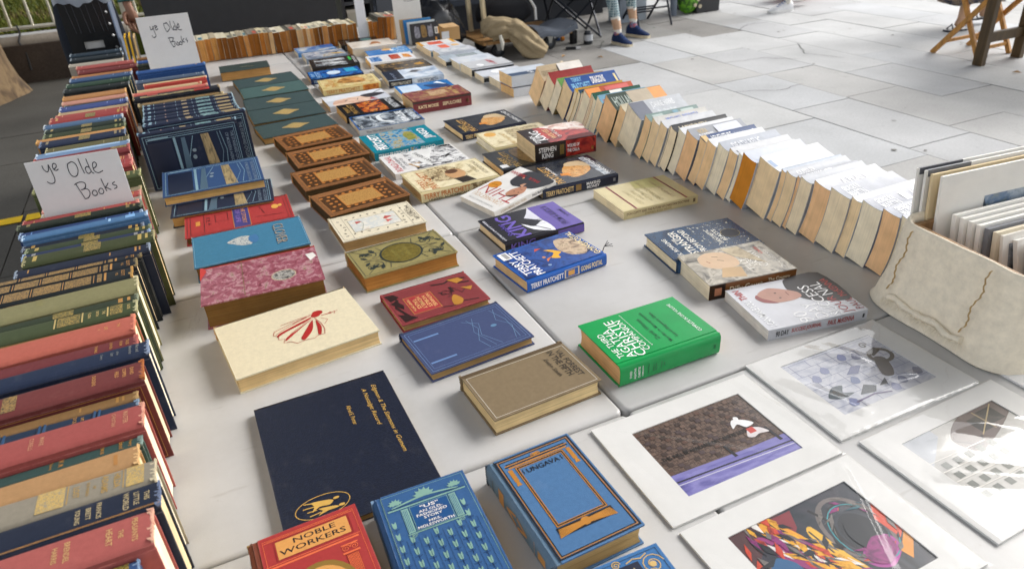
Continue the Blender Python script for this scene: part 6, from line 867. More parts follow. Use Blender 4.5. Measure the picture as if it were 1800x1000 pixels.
print_mount('matted print of bright orange, purple and black graffiti shapes, at the bottom edge', (.079, -.342), .297, .212, .6, (-.100, -.073, .104, .071),
    [('r', 0, 0, 1, 1, ART(['#1a2028', '#2a323c', '#3a3a44', '#20262e'], 16, .35, seed=3)), ('p', [(0, .62), (.3, .9), (.42, 1), (0, 1)], '#4a2c30'), ('p', [(.28, .98), (.5, .98), (.44, .80), (.34, .70)], '#7a2a34'), ('p', [(.22, .95), (.32, .98), (.42, .72), (.44, .50), (.36, .55), (.30, .75)], '#d8922a'), ('p', [(.12, .8), (.20, .86), (.40, .40), (.34, .2), (.28, .4)], '#8a2c6a'), ('p', [(.36, .66), (.48, .60), (.52, .3), (.44, .1), (.40, .4)], '#d89a2a'), ('p', [(.38, .5), (.47, .44), (.44, .24)], '#c84a34'), ('p', [(.46, .68), (.52, .75), (.56, .40), (.60, .15), (.50, .2)], '#d8a83a'), ('p', [(.47, .6), (.53, .48), (.50, .56)], '#e0dcd8'),
     ('ring', .76, .55, .20, .36, .006, '#6a6260'), ('ring', .77, .55, .15, .28, .004, '#1a1a22'), ('e', .77, .48, .13, .24, '#141c26'), ('p', [(.62, .30), (.78, .44), (.90, .36), (.88, .22), (.74, .12), (.64, .18)], '#9a3a86'), ('ring', .78, .5, .19, .32, .0016, '#2f8a92'), ('p', [(.92, .55), (1, .7), (1, .35), (.94, .3)], '#c8462c'), ('p', [(.86, .2), (1, .34), (1, .24), (.88, .1)], '#d0862c'), ('s', [(.30, .96), (.38, .72), (.46, .5), (.52, .2)], .003, gf), ('s', [(.22, .9), (.36, .58), (.44, .3)], .0026, gf), ('s', [(.48, .72), (.5, .4), (.6, .12)], .0024, gf), ('s', [(.6, .9), (.66, .7), (.6, .5)], .004, '#0f1418'),
     *shards, ('e', .77, .48, .10, .19, '#121a24'), ('p', [(.64, .30), (.78, .42), (.88, .36), (.86, .24), (.74, .15), (.66, .20)], INK[3]), ('p', [(.02, .2), (.06, .56), (.16, .62), (.24, .5), (.26, .2), (.2, 0), (.06, 0)], '#6a5248'), ('p', [(.06, .18), (.08, .44), (.16, .48), (.22, .42), (.23, .2), (.16, .06)], '#b09080'), ('p', [(.05, .40), (.09, .60), (.17, .63), (.24, .52), (.24, .42), (.15, .50)], '#2a5a84'), ('p', [(.08, .18), (.12, .05), (.19, .06), (.23, .18), (.16, .13)], '#2a2020'), ('s', [(.10, .36), (.14, .36)], .0016, '#1c1614'), ('s', [(.18, .36), (.215, .36)], .0016, '#1c1614'), ('s', [(.16, .35), (.155, .24), (.175, .24)], .0011, '#6a4a40'), ('s', [(.13, .16), (.19, .16)], .0014, '#7a3c38'), ('p', [(.0, .62), (.16, .64), (.10, .58)], '#20262e')],
    [(.93, 1.0, .60, .15, .0058, .035), (.0, .95, .1, .2, .003, .05), (.5, .62, .9, .66, .002, .03)], seed=7)
t = thing('matted_print', 'corner of another clear-wrapped white mount at the bottom right of the frame', 'print', (.402, -.572, TZ+.0005), R(3), 'matted art prints laid on the near table'); b = MB(); b.box(-.14, -.1, 0, .14, .1, .0036, MAT); b.build('mount', t); b = MB(); b.grid(40, 30, lambda u, v: ((u-.5)*.286, (v-.5)*.206, .0052+.0008*mnoise.noise((u*4, v*3, 4.2))*min(1, 9*min(u, 1-u, v, 1-v))), CEL); b.build('clear_sleeve', t, 80)
t = thing('matted_print', 'plain white mount peeping out beneath the canvas crate', 'print', (.735, -.232, TZ+.0005), R(-1), 'matted art prints laid on the near table'); b = MB(); b.box(-.148, -.105, 0, .148, .105, .0036, MAT); b.build('mount', t)

# ------------------------------------------------------------------ canvas-covered crate of prints
def canvas_mat():
    m = M('#f3e8d2', 'fabric', .9).copy(); m.name = 'canvas'; return m
CV = canvas_mat(); SEAM = M('#b89c70', 'fabric')
cr = thing('crate', 'low crate draped in cream canvas with rough seams, holding filed prints', 'crate', (.632, .05, TZ), R(-6))
CW, CDp, CH = .44, .255, .172
b = MB(); wd = M('#8a6a44', 'wood')
b.box(.012, -CDp+.012, .004, CW-.012, -.012, .012, wd); b.box(.012, -CDp+.012, .012, .020, -.012, CH-.012, wd); b.box(CW-.020, -CDp+.012, .012, CW-.012, -.012, CH-.012, wd); b.box(.020, -CDp+.012, .012, CW-.020, -CDp+.020, CH-.012, wd); b.box(.020, -.020, .012, CW-.020, -.012, CH-.012, wd); b.build('box', cr)
def rim(p, off=0):                           # rounded-rectangle plan, p 0..1 starting at back-left going down the left side
    r = .035; segs = []
    pts = []
    for cx, cy, a0 in ((CW-r, -r, 0), (r, -r, 90), (r, -CDp+r, 180), (CW-r, -CDp+r, 270)):
        for k in range(9): a = R(a0+90*k/8); pts.append((cx+(r+off)*math.cos(a), cy+(r+off)*math.sin(a)))
    return pts
pts = rim(0); dense = []
for i in range(len(pts)):
    a, c = pts[i], pts[(i+1) % len(pts)]; n = max(1, int(math.hypot(c[0]-a[0], c[1]-a[1])/.011))
    for k in range(n): dense.append((a[0]+(c[0]-a[0])*k/n, a[1]+(c[1]-a[1])*k/n))
nd = len(dense); cx, cy = CW/2, -CDp/2; b = MB(); prof = [(-.012, .06), (-.010, .13), (-.004, .163), (.003, .172), (.010, .166), (.013, .14), (.016, .10), (.020, .06), (.025, .028), (.022, .012), (.030, .004), (.024, .001)]
vs = []
for j, (o_, z) in enumerate(prof):
    for i, (px, py) in enumerate(dense):
        dx, dy = px-cx, py-cy; nx_, ny_ = (dx/(CW/2))**5, (dy/(CDp/2))**5; l = math.hypot(nx_, ny_) or 1
        fold = .0045*mnoise.noise((px*5, py*7+2, z*3))+.0024*mnoise.noise((px*12, py*12, z*6))+.0014*mnoise.noise((px*45, py*45, z*22)); low = max(0, 1-z/.06)
        o2 = o_+fold*(1 if o_ > .005 else .3)+low*.008*max(0, mnoise.noise((px*9+3, py*9, 0)))+low*(.012 if px < .02 else .006)
        zz = z+.006*mnoise.noise((px*9, py*9, 5))*(1 if j in (2, 3, 4) else .2)
        if px < .06 and j in (1, 2, 3, 4): zz -= .012*max(0, min(1, (-py)/.2))*0
        vs.append((px+nx_/l*o2, py+ny_/l*o2, max(zz, .001)))
b.add(vs, [(j*nd+i, j*nd+(i+1) % nd, (j+1)*nd+(i+1) % nd, (j+1)*nd+i) for j in range(len(prof)-1) for i in range(nd)], CV)
cv = b.build('canvas_cover', cr); [setattr(p, 'use_smooth', True) for p in cv.data.polygons]
ss = cv.modifiers.new('subd', 'SUBSURF'); ss.levels = 1; ss.render_levels = 2
def at_side(y, z): return (-.0165-.010*(1-z/.17)-(.012*max(0, 1-z/.06)), y, z)
for y0, y1, lb in ((-.045, -.030, ''), (-.205, -.190, '')):
    b = MB(); P = []
    for k in range(30): f = k/29; P.append(Vector(at_side(y0+(y1-y0)*f+.0012*math.sin(k*1.9)+.003*math.sin(k*.45), .165-.125*f)))
    vs = []; 
    for p_, nx2 in zip(P, range(30)): w_ = .0008+.0004*math.sin(nx2*2.3); vs += [p_+Vector((-.003, -w_, 0)), p_+Vector((-.0065, 0, .001)), p_+Vector((-.003, w_, 0))]
    b.add(vs, [(3*i, 3*i+1, 3*i+4, 3*i+3) for i in range(29)]+[(3*i+1, 3*i+2, 3*i+5, 3*i+4) for i in range(29)], SEAM); b.build('seam', cr)
b = MB(); rr_ = random.Random(2)            # rolled, frayed hem near the table
b.tube([(-.036+.002*math.sin(k*1.3), -.040-.16*k/16, .030+.003*math.sin(k*.8)) for k in range(17)], [.006+.0012*math.sin(k*2.1) for k in range(17)], CV, 8)
for k in range(70): y = -.03-.18*rr_.random(); b.tube([(-.040, y, .026), (-.044-.008*rr_.random(), y+rr_.uniform(-.004, .004), .020+rr_.uniform(-.006, .004))], .0006, CV, 4)
hem = b.build('hem', cr, 60)
def filed(label, x0, y, w, h, T, tilt, rz, face=None, edge='#e4e2dc', strip=None):
    t = thing('filed_print', label, 'print', (.632+x0, y-.01, TZ+.020), R(rz), 'prints filed upright in the canvas crate'); t.rotation_euler = (R(tilt), 0, R(rz))
    b = MB(); b.box(0, 0, 0, w, T, h, M(edge, 'paper', 1.05)); b.build('mount', t)
    if face: b = MB(); arts(b, face, w, h, lambda u, v, dz: (u, -dz, v)); b.build('picture', t)
    if strip: b = MB(); b.box(.004, -.0004, h-.012, w*.35, T+.0004, h+.0006, M(strip, 'satin')); b.build('title_strip', t)
    b = MB(); b.grid(40, 26, lambda u, v: (-.002+u*(w+.004), -.0022-.0016*abs(mnoise.noise((u*4+y*40, v*3, h*30)))-.0007*abs(mnoise.noise((u*12, v*9, y*20))), v*(h+.003)), CEL); b.build('clear_sleeve', t, 80)
PA = ART(['#4a5668', '#7a8a9a', '#a4b0bc', '#5f7a9a', '#8a948c'], 14, .3, seed=2)
filed('tall filed print farthest back in the canvas crate, with a dark title strip', .035, .052, .300, .232, .004, -7, -6, None, strip='#55565c')
filed('tall filed print second from the back, dark strip along its upper corner', .042, .040, .300, .230, .005, -7, -6, None, strip='#6a6c72')
filed('tall filed print with a tan back board edge, third from the back', .045, .028, .298, .226, .006, -7, -6, None, edge='#d0bd98')
filed('tall filed print facing out with a small grey-blue photograph', .050, .012, .300, .226, .006, -7, -6, [('r', .36, .30, .93, .76, PA), ('p', [(.50, .30), (.55, .52), (.70, .60), (.85, .50), (.86, .34)], ART(['#6a86b8', '#8aa0cc', '#a8b8d8', '#5a6a8a'], 30, .3, seed=5)), ('p', [(.36, .30), (.36, .74), (.50, .34)], '#3a4654')])
for i, (lb, dk) in enumerate((('short filed print just before the tall facing photograph', '#e2e0da'), ('short white filed print, second before the tall facing photograph', '#e4e2dc'), ('short white filed print, third before the tall facing photograph', '#dedcd6'), ('short white filed print, fourth before the tall facing photograph', '#e4e2dc'), ('short filed print with a grey mount edge in the middle of the crate', '#77797e'), ('short cream-edged filed print just behind the silver-grey picture', '#d8ceb8'))):
    filed(lb, .066+.005*i, -.018-.0125*i, .290, .160-.003*i, .0085, -9, -5, None, edge=dk)
filed('short filed print facing out with a dark glossy silver-grey picture', .098, -.097, .290, .142, .006, -13, -4, [('r', .05, .10, .97, .88, ART(['#23262e', '#4a5058', '#8a929c', '#c0c6cc', '#30343c'], 14, .2, seed=9)), ('s', [(.1, .15), (.5, .5), (.95, .6)], .004, '#7a6a58')])
for i, lb in enumerate(('white filed print leaning lowest at the front of the crate', 'white filed print leaning second from the crate front', 'frontmost filed print in the crate, showing a grey corner')):
    filed(lb, .12+.01*i, -.120-.014*i, .27, .136-.006*i, .0085, -18, -3, [('r', .3, .1, .95, .7, PA)] if i == 2 else None)

# ------------------------------------------------------------------ behind the tables
BKP = M('#26282c', 'satin'); BK2 = M('#33353a', 'satin')
t = thing('plastic_crate', 'tall black-lined crate with an oval hand slot and a blue-grey side at the far left', 'crate', (-.975, 3.46, TZ))
b = MB(); SD = M('#6d7a90', 'satin'); w, d, h = .222, .30, .37; IN = M('#17181a', 'gloss')
b.box(w-.006, 0, 0, w, d, h, SD); b.box(0, d-.006, 0, w-.006, d, h, SD); b.box(0, .006, 0, .006, d-.006, h, SD); b.box(.006, .006, 0, w-.006, d-.006, .006, SD); b.build('shell', t)
b = MB(); fz0, fz1, fx0, fx1 = .115, .150, .062, .148
for x0, z0, x1, z1 in ((0, 0, w-.006, fz0), (0, fz1, w-.006, h), (0, fz0, fx0, fz1), (fx1, fz0, w-.006, fz1)): b.box(x0, 0, z0, x1, .006, z1, IN)
for k in range(6): b.beam((.03+.03*k, -.001, h-.02), (.045+.03*k-.01*(k % 2), -.001, .19), .004, .003, M('#3a3b40', 'gloss'))
b.build('front', t)
b = MB(); b.box(.05, .02, .10, .16, .024, .165, M('#c8c8c6', 'paper')); b.build('slot_backing', t)
b = MB(); b.grid(24, 4, lambda u, v: (-.012+u*(w+.024), -.012+.03*v*0-.010*math.sin(v*3)+.004*math.sin(u*19), h-.045+.07*v+.010*math.sin(u*11)+.006*math.sin(u*27)), M('#9aa2ae', 'gloss')); b.build('bag_liner', t, 80)
for k in range(5): b = MB(); b.tube([(w-.030+.004, -.003, h-.09-.055*k), (w-.018, -.003, h-.098-.055*k)], .005, M('#c0c0c0', 'metal'), 6); b.build('rivet', t, 40)
for i, (x, lb) in enumerate(((.262, 'yellow-edged pamphlet standing nearest beside the plastic crate'), (.282, 'yellow-edged pamphlet standing second beside the plastic crate'), (.302, 'cream-edged pamphlet standing behind two yellow ones by the plastic crate'))):
    ex = Vector((0, 1, 0)); ey = Vector((.06, 0, 1)).normalized(); ez = ex.cross(ey).normalized()
    book('pamphlet', lb, .15, .155-.02*(i == 2), .009, M(('#4a5160', '#3d4454', '#55504a')[i], 'satin'), PG(('#d8a82c', '#e0b030', '#e0bd84')[i], 200, .1), False, M(('#d8a82c', '#e0b030', '#e0bd84')[i], 'paper'), mat4=basis(ex, ey, ez, Vector((-.975+x-.02, 3.36+.02*i, TZ+.085))), group='thin pamphlets beside the crate', cat='booklet')
t = thing('display_panel', 'wide black painted display panel behind the browned paperbacks', 'panel', (-.02, 3.86, 0)); b = MB(); b.box(-.60, 0, .06, .455, .035, 1.75, BKP); b.build('board', t)
for x in (-.5, .4): b = MB(); b.box(x-.03, -.12, 0, x+.03, .16, .059, BK2); b.build('foot', t)
t = thing('shelf_unit', 'small dark open shelf with a pale box and red cloth, behind the back row', 'shelf', (.58, 3.95, 0)); b = MB()
for z in (.05, .52, .845, 1.2): b.box(-.075, 0, z, .085, .30, z+.02, BK2)
b.box(-.095, 0, 0, -.0751, .30, 1.5, BKP); b.box(.0851, 0, 0, .105, .30, 1.5, BKP); b.box(-.075, .281, .07, .085, .30, 1.2, M('#4a453a', 'matte')); b.build('frame', t)
t = thing('storage_box', 'pale card box standing on the dark open shelf', 'box', (.575, 4.02, .541)); b = MB(); b.box(-.055, -.04, 0, .045, .16, .255, M('#b8b0a0', 'paper')); b.box(-.058, -.043, .2555, .048, .163, .275, M('#c4bcae', 'paper')); b.build('carton', t)
t = thing('cloth', 'dark red cloth bundle on the open shelf', 'cloth', (.585, 3.99, .54)); b = MB(); b.grid(12, 8, lambda u, v: (-.06+.13*u, -.03+.02*v, .0+.05*math.sin(v*3)*(.7+.3*math.sin(u*9))+.006), M('#8a2430', 'fabric')); b.build('bundle', t, 80)
t = thing('display_panel', 'narrow dark grey display panel standing right of the open shelf', 'panel', (.80, 3.90, 0)); b = MB(); b.box(-.105, 0, .04, .075, .035, 1.7, M('#3a3e46', 'satin')); b.build('board', t); b = MB(); b.box(-.1, -.1, 0, .07, .15, .039, BK2); b.build('foot', t)
wl = thing('hoarding', 'long dark slate-blue hoarding wall with a ledge behind the trolley', 'wall', (1, 7.2, 0)); HB = M('#2f333c', 'satin'); b = MB()
for k in range(5): b.box(-.2+.82*k, 0, .02, -.2+.82*k+.805, .06, 3.0, M(('#2f333c', '#2a2e37', '#343842')[k % 3], 'satin'))
b.build('panel', wl); b = MB(); b.box(-.2, -.30, .30, 3.2, -.002, .36, M('#3d434e', 'satin')); b.box(-.2, -.28, .02, 3.2, -.26, .299, M('#22252c', 'satin')); b.build('ledge', wl); b = MB(); b.box(1.0, -.07, .42, 3.3, -.062, .47, M('#5a6270', 'satin')); b.build('rail_strip', wl)
t = thing('pillar', 'black square pillar foot standing right of the green bag', 'pillar', (5.2, 6.45, 0)); b = MB(); PLR = M('#2c2d30', 'satin'); b.box(-.16, -.22, 0, .16, .22, .16, PLR); b.box(-.12, -.18, .16, .12, .18, 5, PLR); b.build('shaft', t)
t = thing('step', 'pale stone step with a dark riser behind the walking shoe', 'step', (5.9, 6.9, 0)); b = MB(); b.box(-.4, 0, 0, 2, .5, .10, M('#4a4238', 'matte')); b.box(-.4, -.02, .10, 2, .5, .14, SLAB[1]); b.build('slab', t)
t = thing('litter_bag', 'black bag crumpled against the hoarding left of the trolley', 'bag', (1.72, 5.95, 0))
def lump(rx_, ry_, rz_, sd, amp=.12):
    def f(u, v):
        a = u*2*math.pi; p = v*math.pi; d = Vector((math.cos(a)*math.sin(p), math.sin(a)*math.sin(p), -math.cos(p))); k = 1+amp*mnoise.noise(d*2.2+Vector((sd, 0, 0)))+amp*.5*mnoise.noise(d*6+Vector((sd, 3, 0)))
        return (d.x*rx_*k, d.y*ry_*k, max(0.002, rz_+d.z*rz_*k))
    return f
b = MB(); b.grid(32, 20, lump(.30, .24, .27, 2, .2), M('#1f2126', 'gloss')); b.build('sack', t, 80)
# wooden platform trolley
t = thing('platform_trolley', 'wooden platform trolley with upright posts and black castors', 'trolley', (2.5, 5.85, 0)); WD = M('#8f6a3c', 'wood'); PW = M('#c8b896', 'wood')
b = MB(); b.box(-.45, -.36, .15, .48, .30, .178, WD); b.build('platform', t)
for y in (-.12, .25): b = MB(); b.beam((-.32, y, .15), (-.36, y, 1.0), .035, .045, PW, (0, 1, 0)); b.build('post', t)
b = MB(); b.box(-.352, -.10, .52, -.334, .225, .80, M('#7a5030', 'wood')); b.build('panel', t)
for x, y in ((-.25, -.22), (.30, -.22), (-.25, .2), (.30, .2)):
    b = MB(); b.tube([(x, y-.02, .062), (x, y+.02, .062)], .062, M('#1f2227', 'rubber'), 18); b.tube([(x, y-.022, .062), (x, y+.022, .062)], .03, M('#5a5f66', 'metal'), 12); o_ = b.build('castor', t, 40)
    b = MB(); b.hexa([(x-.035, y-.03, .145), (x+.035, y-.03, .145), (x+.035, y-.026, .145), (x-.035, y-.026, .145), (x-.012, y-.03, .062), (x+.012, y-.03, .062), (x+.012, y-.026, .062), (x-.012, y-.026, .062)], M('#b4b4b0', 'metal')); b.build('fork', o_)
t = thing('canvas_sack', 'beige canvas sack bunched round the trolley post and hanging to the ground', 'sack', (2.20, 5.55, 0)); b = MB(); SK = M('#9c8c70', 'fabric')
def folds(path, rad, sd, nf=7):
    def f(u, v):
        k = v*(len(path)-1); i = min(int(k), len(path)-2); w_ = k-i; w_ = w_*w_*(3-2*w_) if False else w_; p = Vector(path[i]).lerp(Vector(path[i+1]), w_); r = rad[i]*(1-w_)+rad[i+1]*w_; d = (Vector(path[i+1])-Vector(path[i])).normalized(); a = u*2*math.pi
        e1 = Vector((0, 1, 0)); e1 = (e1-d*e1.dot(d)).normalized(); e2 = d.cross(e1); k2 = 1+.20*math.sin(a*nf+sd+v*5)*abs(math.sin(a*2.5+sd))+.22*mnoise.noise((math.cos(a)*1.5+sd, math.sin(a)*1.5, v*5))
        q_ = p+(e1*math.cos(a)*.75+e2*math.sin(a))*r*k2; q_.z = max(q_.z, .008); return q_
    return f
b.grid(56, 26, folds([(-.10, .05, .24), (-.06, -.02, .28), (.04, -.06, .29), (.14, -.08, .27), (.22, -.08, .22)], [.03, .10, .09, .075, .06], 1), SK); b.grid(56, 30, folds([(.06, -.08, .30), (.14, -.10, .27), (.22, -.12, .19), (.30, -.16, .10), (.40, -.20, .03)], [.04, .085, .10, .11, .075], 4, 6), SK); b.build('cloth', t, 80)
b = MB(); b.tube([(-.01, -.13, .24), (.0, -.15, .17), (-.005, -.15, .11)], [.014, .02, .008], M('#d8d4c8', 'fabric'), 8); b.build('tie', t, 60)
t = thing('holdall', 'black holdall with one white strap stripe lying on the trolley', 'bag', (2.50, 6.02, .18)); b = MB(); b.grid(32, 18, lump(.30, .17, .15, 5, .1), M('#1d1e22', 'fabric')); b.build('body', t, 80); b = MB(); b.tube([(.16, -.02, .30), (.24, -.10, .27), (.27, -.165, .18), (.27, -.175, .07)], .013, M('#d8d8d6', 'fabric'), 8); b.build('strap', t, 60)
t = thing('blanket', 'grey folded blanket hanging over the right end of the trolley', 'blanket', (2.82, 5.68, .178)); b = MB()
b.grid(20, 16, lambda u, v: (-.22+.42*u+.01*math.sin(v*9), -.22+.40*v, .018+.05*max(0, u-.45)+.014*math.sin(u*8+v*2)+.010*mnoise.noise((u*4, v*4, 2))+.03*math.sin(v*math.pi)), M('#5c626c', 'fabric')); b.grid(20, 6, lambda u, v: (-.22+.42*u, -.22-.012*math.sin(v*2), .018+.05*max(0, u-.45)+.014*math.sin(u*8)-.05*v), M('#5c626c', 'fabric')); b.build('folds', t, 80)
t = thing('toy', 'small orange and blue oddment on the ground behind the trolley castor', 'toy', (3.08, 5.9, 0)); b = MB(); b.tube([(0, 0, .02), (.03, 0, .02)], .02, M('#d8862c', 'gloss'), 10); b.tube([(-.08, .02, .016), (-.01, .01, .018)], .014, M('#2c4f8a', 'gloss'), 8); b.build('body', t, 50)
# seated person and camping chair
CHN = M('#1e222c', 'metal'); CHF = M('#1b2030', 'fabric')
t = thing('camping_chair', 'dark folding camping chair under the seated person', 'chair', (3.28, 6.06, 0), R(-12)); b = MB()
for (a, c) in (((-.25, -.24, .01), (.25, -.22, .45)), ((.25, -.24, .01), (-.25, -.22, .45)), ((-.25, .24, .01), (.25, .22, .45)), ((.25, .24, .01), (-.25, .22, .45)), ((-.25, -.24, .01), (-.24, .24, .45)), ((-.25, .24, .01), (-.24, -.24, .45)), ((.25, -.24, .01), (.24, .24, .45)), ((.25, .24, .01), (.24, -.24, .45))):
    b = MB(); b.tube([a, c], .011, CHN, 7); b.build('leg', t, 50)
b = MB(); b.grid(10, 8, lambda u, v: (-.26+.52*u, -.24+.48*v, .44-.05*math.sin(u*math.pi)), CHF); b.grid(10, 8, lambda u, v: (-.26+.52*u, -.24+.48*v, .432-.05*math.sin(u*math.pi)), CHF); b.build('seat', t, 70)
b = MB(); b.grid(10, 8, lambda u, v: (-.26+.52*u, .24+.06*v+.03*math.sin(u*math.pi), .44+.45*v), CHF); b.tube([(-.26, .22, .44), (-.26, .31, .92)], .011, CHN, 7); b.tube([(.26, .22, .44), (.26, .31, .92)], .011, CHN, 7); b.build('backrest', t, 70)
def body(name, label, nodes, edges, zones, loc, rz=0, levels=2):
    """one continuous skinned figure; zones(center)->material decides skin or cloth"""
    t = thing(name, label, 'person', loc, rz); keys = list(nodes); me = bpy.data.meshes.new('body'); me.from_pydata([nodes[k][:3] for k in keys], [(keys.index(a), keys.index(c)) for a, c in edges], [])
    o = bpy.data.objects.new('body', me); COL.objects.link(o); sm = o.modifiers.new('skin', 'SKIN'); o.modifiers.new('s', 'SUBSURF').levels = levels
    bmm = bmesh.new(); bmm.from_mesh(me); lay = bmm.verts.layers.skin.verify()
    for v_, k in zip(bmm.verts, keys):
        r = nodes[k][3]; r2 = nodes[k][4] if len(nodes[k]) > 4 else r; v_[lay].radius = (r, r2); v_[lay].use_root = k == keys[0]
    bmm.to_mesh(me); bmm.free(); bpy.context.view_layer.update(); dg = bpy.context.evaluated_depsgraph_get(); me2 = bpy.data.meshes.new_from_object(o.evaluated_get(dg)); me2.name = 'body'
    o.modifiers.clear(); o.data = me2; o.parent = t; mats = []; me2.materials.clear()
    for p in me2.polygons:
        m = zones(p.center)
        if m not in mats: mats.append(m); me2.materials.append(m)
        p.material_index = mats.index(m); p.use_smooth = True
    return t
def shoe(t, heel, ang, L_, mat, sole, lace=None, hi=.10):
    """shoe lofted along its length: heel at origin, toe along local +x"""
    c, s_ = math.cos(ang), math.sin(ang); b = MB(); n = 14
    P = lambda x, y, z: (heel[0]+x*c-y*s_, heel[1]+x*s_+y*c, heel[2]+z)
    st = [(0, .028, hi*.8), (.03, .036, hi), (.08, .038, hi*1.02), (.12, .037, hi*.86), (.17, .042, hi*.62), (.22, .045, hi*.48), (.26, .038, hi*.38), (.285, .018, hi*.26)]
    k = L_/.285; vs = []
    for x, w_, h_ in st:
        for i in range(n): a = math.pi*i/(n-1); vs.append(P(x*k, w_*math.cos(a)*(1 if abs(math.cos(a)) > .2 else 1), .022+(h_-.022)*max(0, math.sin(a))**.8))
    b.add(vs, [(j*n+i, j*n+i+1, (j+1)*n+i+1, (j+1)*n+i) for j in range(len(st)-1) for i in range(n-1)]+[tuple(range(n)), tuple((len(st)-1)*n+i for i in range(n))[::-1]], mat); sh_ = b.build('shoe', t, 60)
    b = MB(); out = [(x*k, w_+.004) for x, w_, h_ in st]; ol = out+[(x, -y) for x, y in out[::-1]]; m_n = len(ol)
    b.add([P(x, y, .0) for x, y in ol]+[P(x, y, .026) for x, y in ol], [(i, (i+1) % m_n, m_n+(i+1) % m_n, m_n+i) for i in range(m_n)]+[tuple(range(m_n))[::-1], tuple(range(m_n, 2*m_n))], sole); b.build('sole', sh_)
    if lace:
        b = MB()
        for i in range(4): x = (.10+.028*i)*k; h_ = hi*(1.0-.13*i); b.tube([P(x, -.022, h_*.86), P(x+.006, 0, h_*.98), P(x, .022, h_*.86)], .0035, lace, 5)
        b.build('laces', sh_, 50)
PLAID = bpy.data.materials.new('plaid'); PLAID.use_nodes = True; nt = PLAID.node_tree; N = nt.nodes; L = nt.links
tc = N.new('ShaderNodeTexCoord'); ck = N.new('ShaderNodeTexBrick'); ck.inputs['Scale'].default_value = 26; ck.inputs['Color1'].default_value = lin('#6f8a92'); ck.inputs['Color2'].default_value = lin('#3f5a66'); ck.inputs['Mortar'].default_value = lin('#b8c2c0'); ck.offset = 0; ck.inputs['Mortar Size'].default_value = .06; ck.inputs['Brick Width'].default_value = .6; ck.inputs['Row Height'].default_value = .6
mp = N.new('ShaderNodeMapping'); mp.inputs['Rotation'].default_value = (R(90), 0, 0); L.new(tc.outputs['Object'], mp.inputs[0]); L.new(mp.outputs[0], ck.inputs['Vector']); L.new(ck.outputs[0], N['Principled BSDF'].inputs['Base Color']); N['Principled BSDF'].inputs['Roughness'].default_value = .9
SKIN = M('#c09a7c', 'skin'); SKN2 = M('#a87a62', 'skin'); WHS = M('#d8d4cc', 'fabric'); SOCK = ART(['#c8982c', '#c83a6a', '#4a7a9a', '#8aa0a8'], 70, .9, True, seed=3); DEN = M('#20242e', 'fabric'); HAIR = M('#2a1f18', 'fabric')
def z_seat(c):
    if c.z > 1.14: return SKIN
    if c.z > .58 and c.y > .0 and c.z > .62: return M('#4a6a9a', 'fabric')
    if c.y < -.34 and c.z < .30:
        return SOCK if c.z < .135 else WHS if c.z < .165 or .262 < c.z else SKIN
    return PLAID
nodes = {'pelvis': (0, .05, .54, .16, .13), 'waist': (0, .10, .74, .145, .105), 'chest': (0, .12, .98, .165, .11), 'neck': (0, .10, 1.13, .055), 'head': (0, .07, 1.24, .085, .095), 'top': (0, .06, 1.35, .07, .08),
 'hl': (-.09, 0, .53, .105), 'kl': (.04, -.40, .52, .068), 'al': (.105, -.46, .14, .042), 'fl': (.108, -.462, .07, .036), 'hr': (.10, 0, .53, .105), 'kr': (.36, -.24, .54, .068), 'ar': (.43, -.24, .16, .042), 'fr': (.434, -.246, .08, .036),
 'sl': (-.19, .12, 1.04, .06), 'el': (-.27, .02, .78, .045), 'wl': (-.1, -.18, .66, .032), 'gl': (-.04, -.24, .63, .035), 'sr': (.19, .12, 1.04, .06), 'er': (.28, .02, .78, .045), 'wr': (.16, -.16, .66, .032), 'gr': (.1, -.22, .63, .035)}
ed = [('pelvis', 'waist'), ('waist', 'chest'), ('chest', 'neck'), ('neck', 'head'), ('head', 'top'), ('pelvis', 'hl'), ('hl', 'kl'), ('kl', 'al'), ('al', 'fl'), ('pelvis', 'hr'), ('hr', 'kr'), ('kr', 'ar'), ('ar', 'fr'), ('chest', 'sl'), ('sl', 'el'), ('el', 'wl'), ('wl', 'gl'), ('chest', 'sr'), ('sr', 'er'), ('er', 'wr'), ('wr', 'gr')]
def z_seat2(c):
    if c.z > 1.12: return SKIN
    if c.z > .60: return M('#4a6a9a', 'fabric') if c.y > -.14 else SKIN
    lo = c.x < .27
    if c.z < (.115 if lo else .145): return SOCK
    if c.z < (.145 if lo else .175): return WHS
    if c.z < (.235 if lo else .27): return SKIN
    if c.z < (.26 if lo else .29): return WHS
    return PLAID
pt = body('person', 'seated person in cropped plaid trousers, patterned socks and navy trainers', nodes, ed, z_seat2, (3.33, 5.86, 0))
NVY = M('#243355', 'fabric'); SOLE = M('#cfc2a6', 'rubber')
shoe(pt, (.105, -.395, .0), R(-82), .26, NVY, SOLE, M('#3a5a94', 'fabric'), .115); shoe(pt, (.415, -.165, .0), R(-70), .27, NVY, SOLE, M('#3a5a94', 'fabric'), .125)
for z in (.10,): pass
t = thing('jar', 'white capped tin standing under the camping chair', 'tin', (3.22, 5.60, 0)); b = MB(); b.tube([(0, 0, 0), (0, 0, .095)], .045, M('#22262c', 'satin'), 20); b.build('base', t, 50); b = MB(); b.tube([(0, 0, .035), (0, 0, .092)], .047, M('#d0d4da', 'gloss'), 20); b.build('label_band', t, 50); b = MB(); b.tube([(0, 0, .0955), (0, 0, .12)], [.043, .034], M('#33363c', 'gloss'), 16); b.build('lid', t, 50)
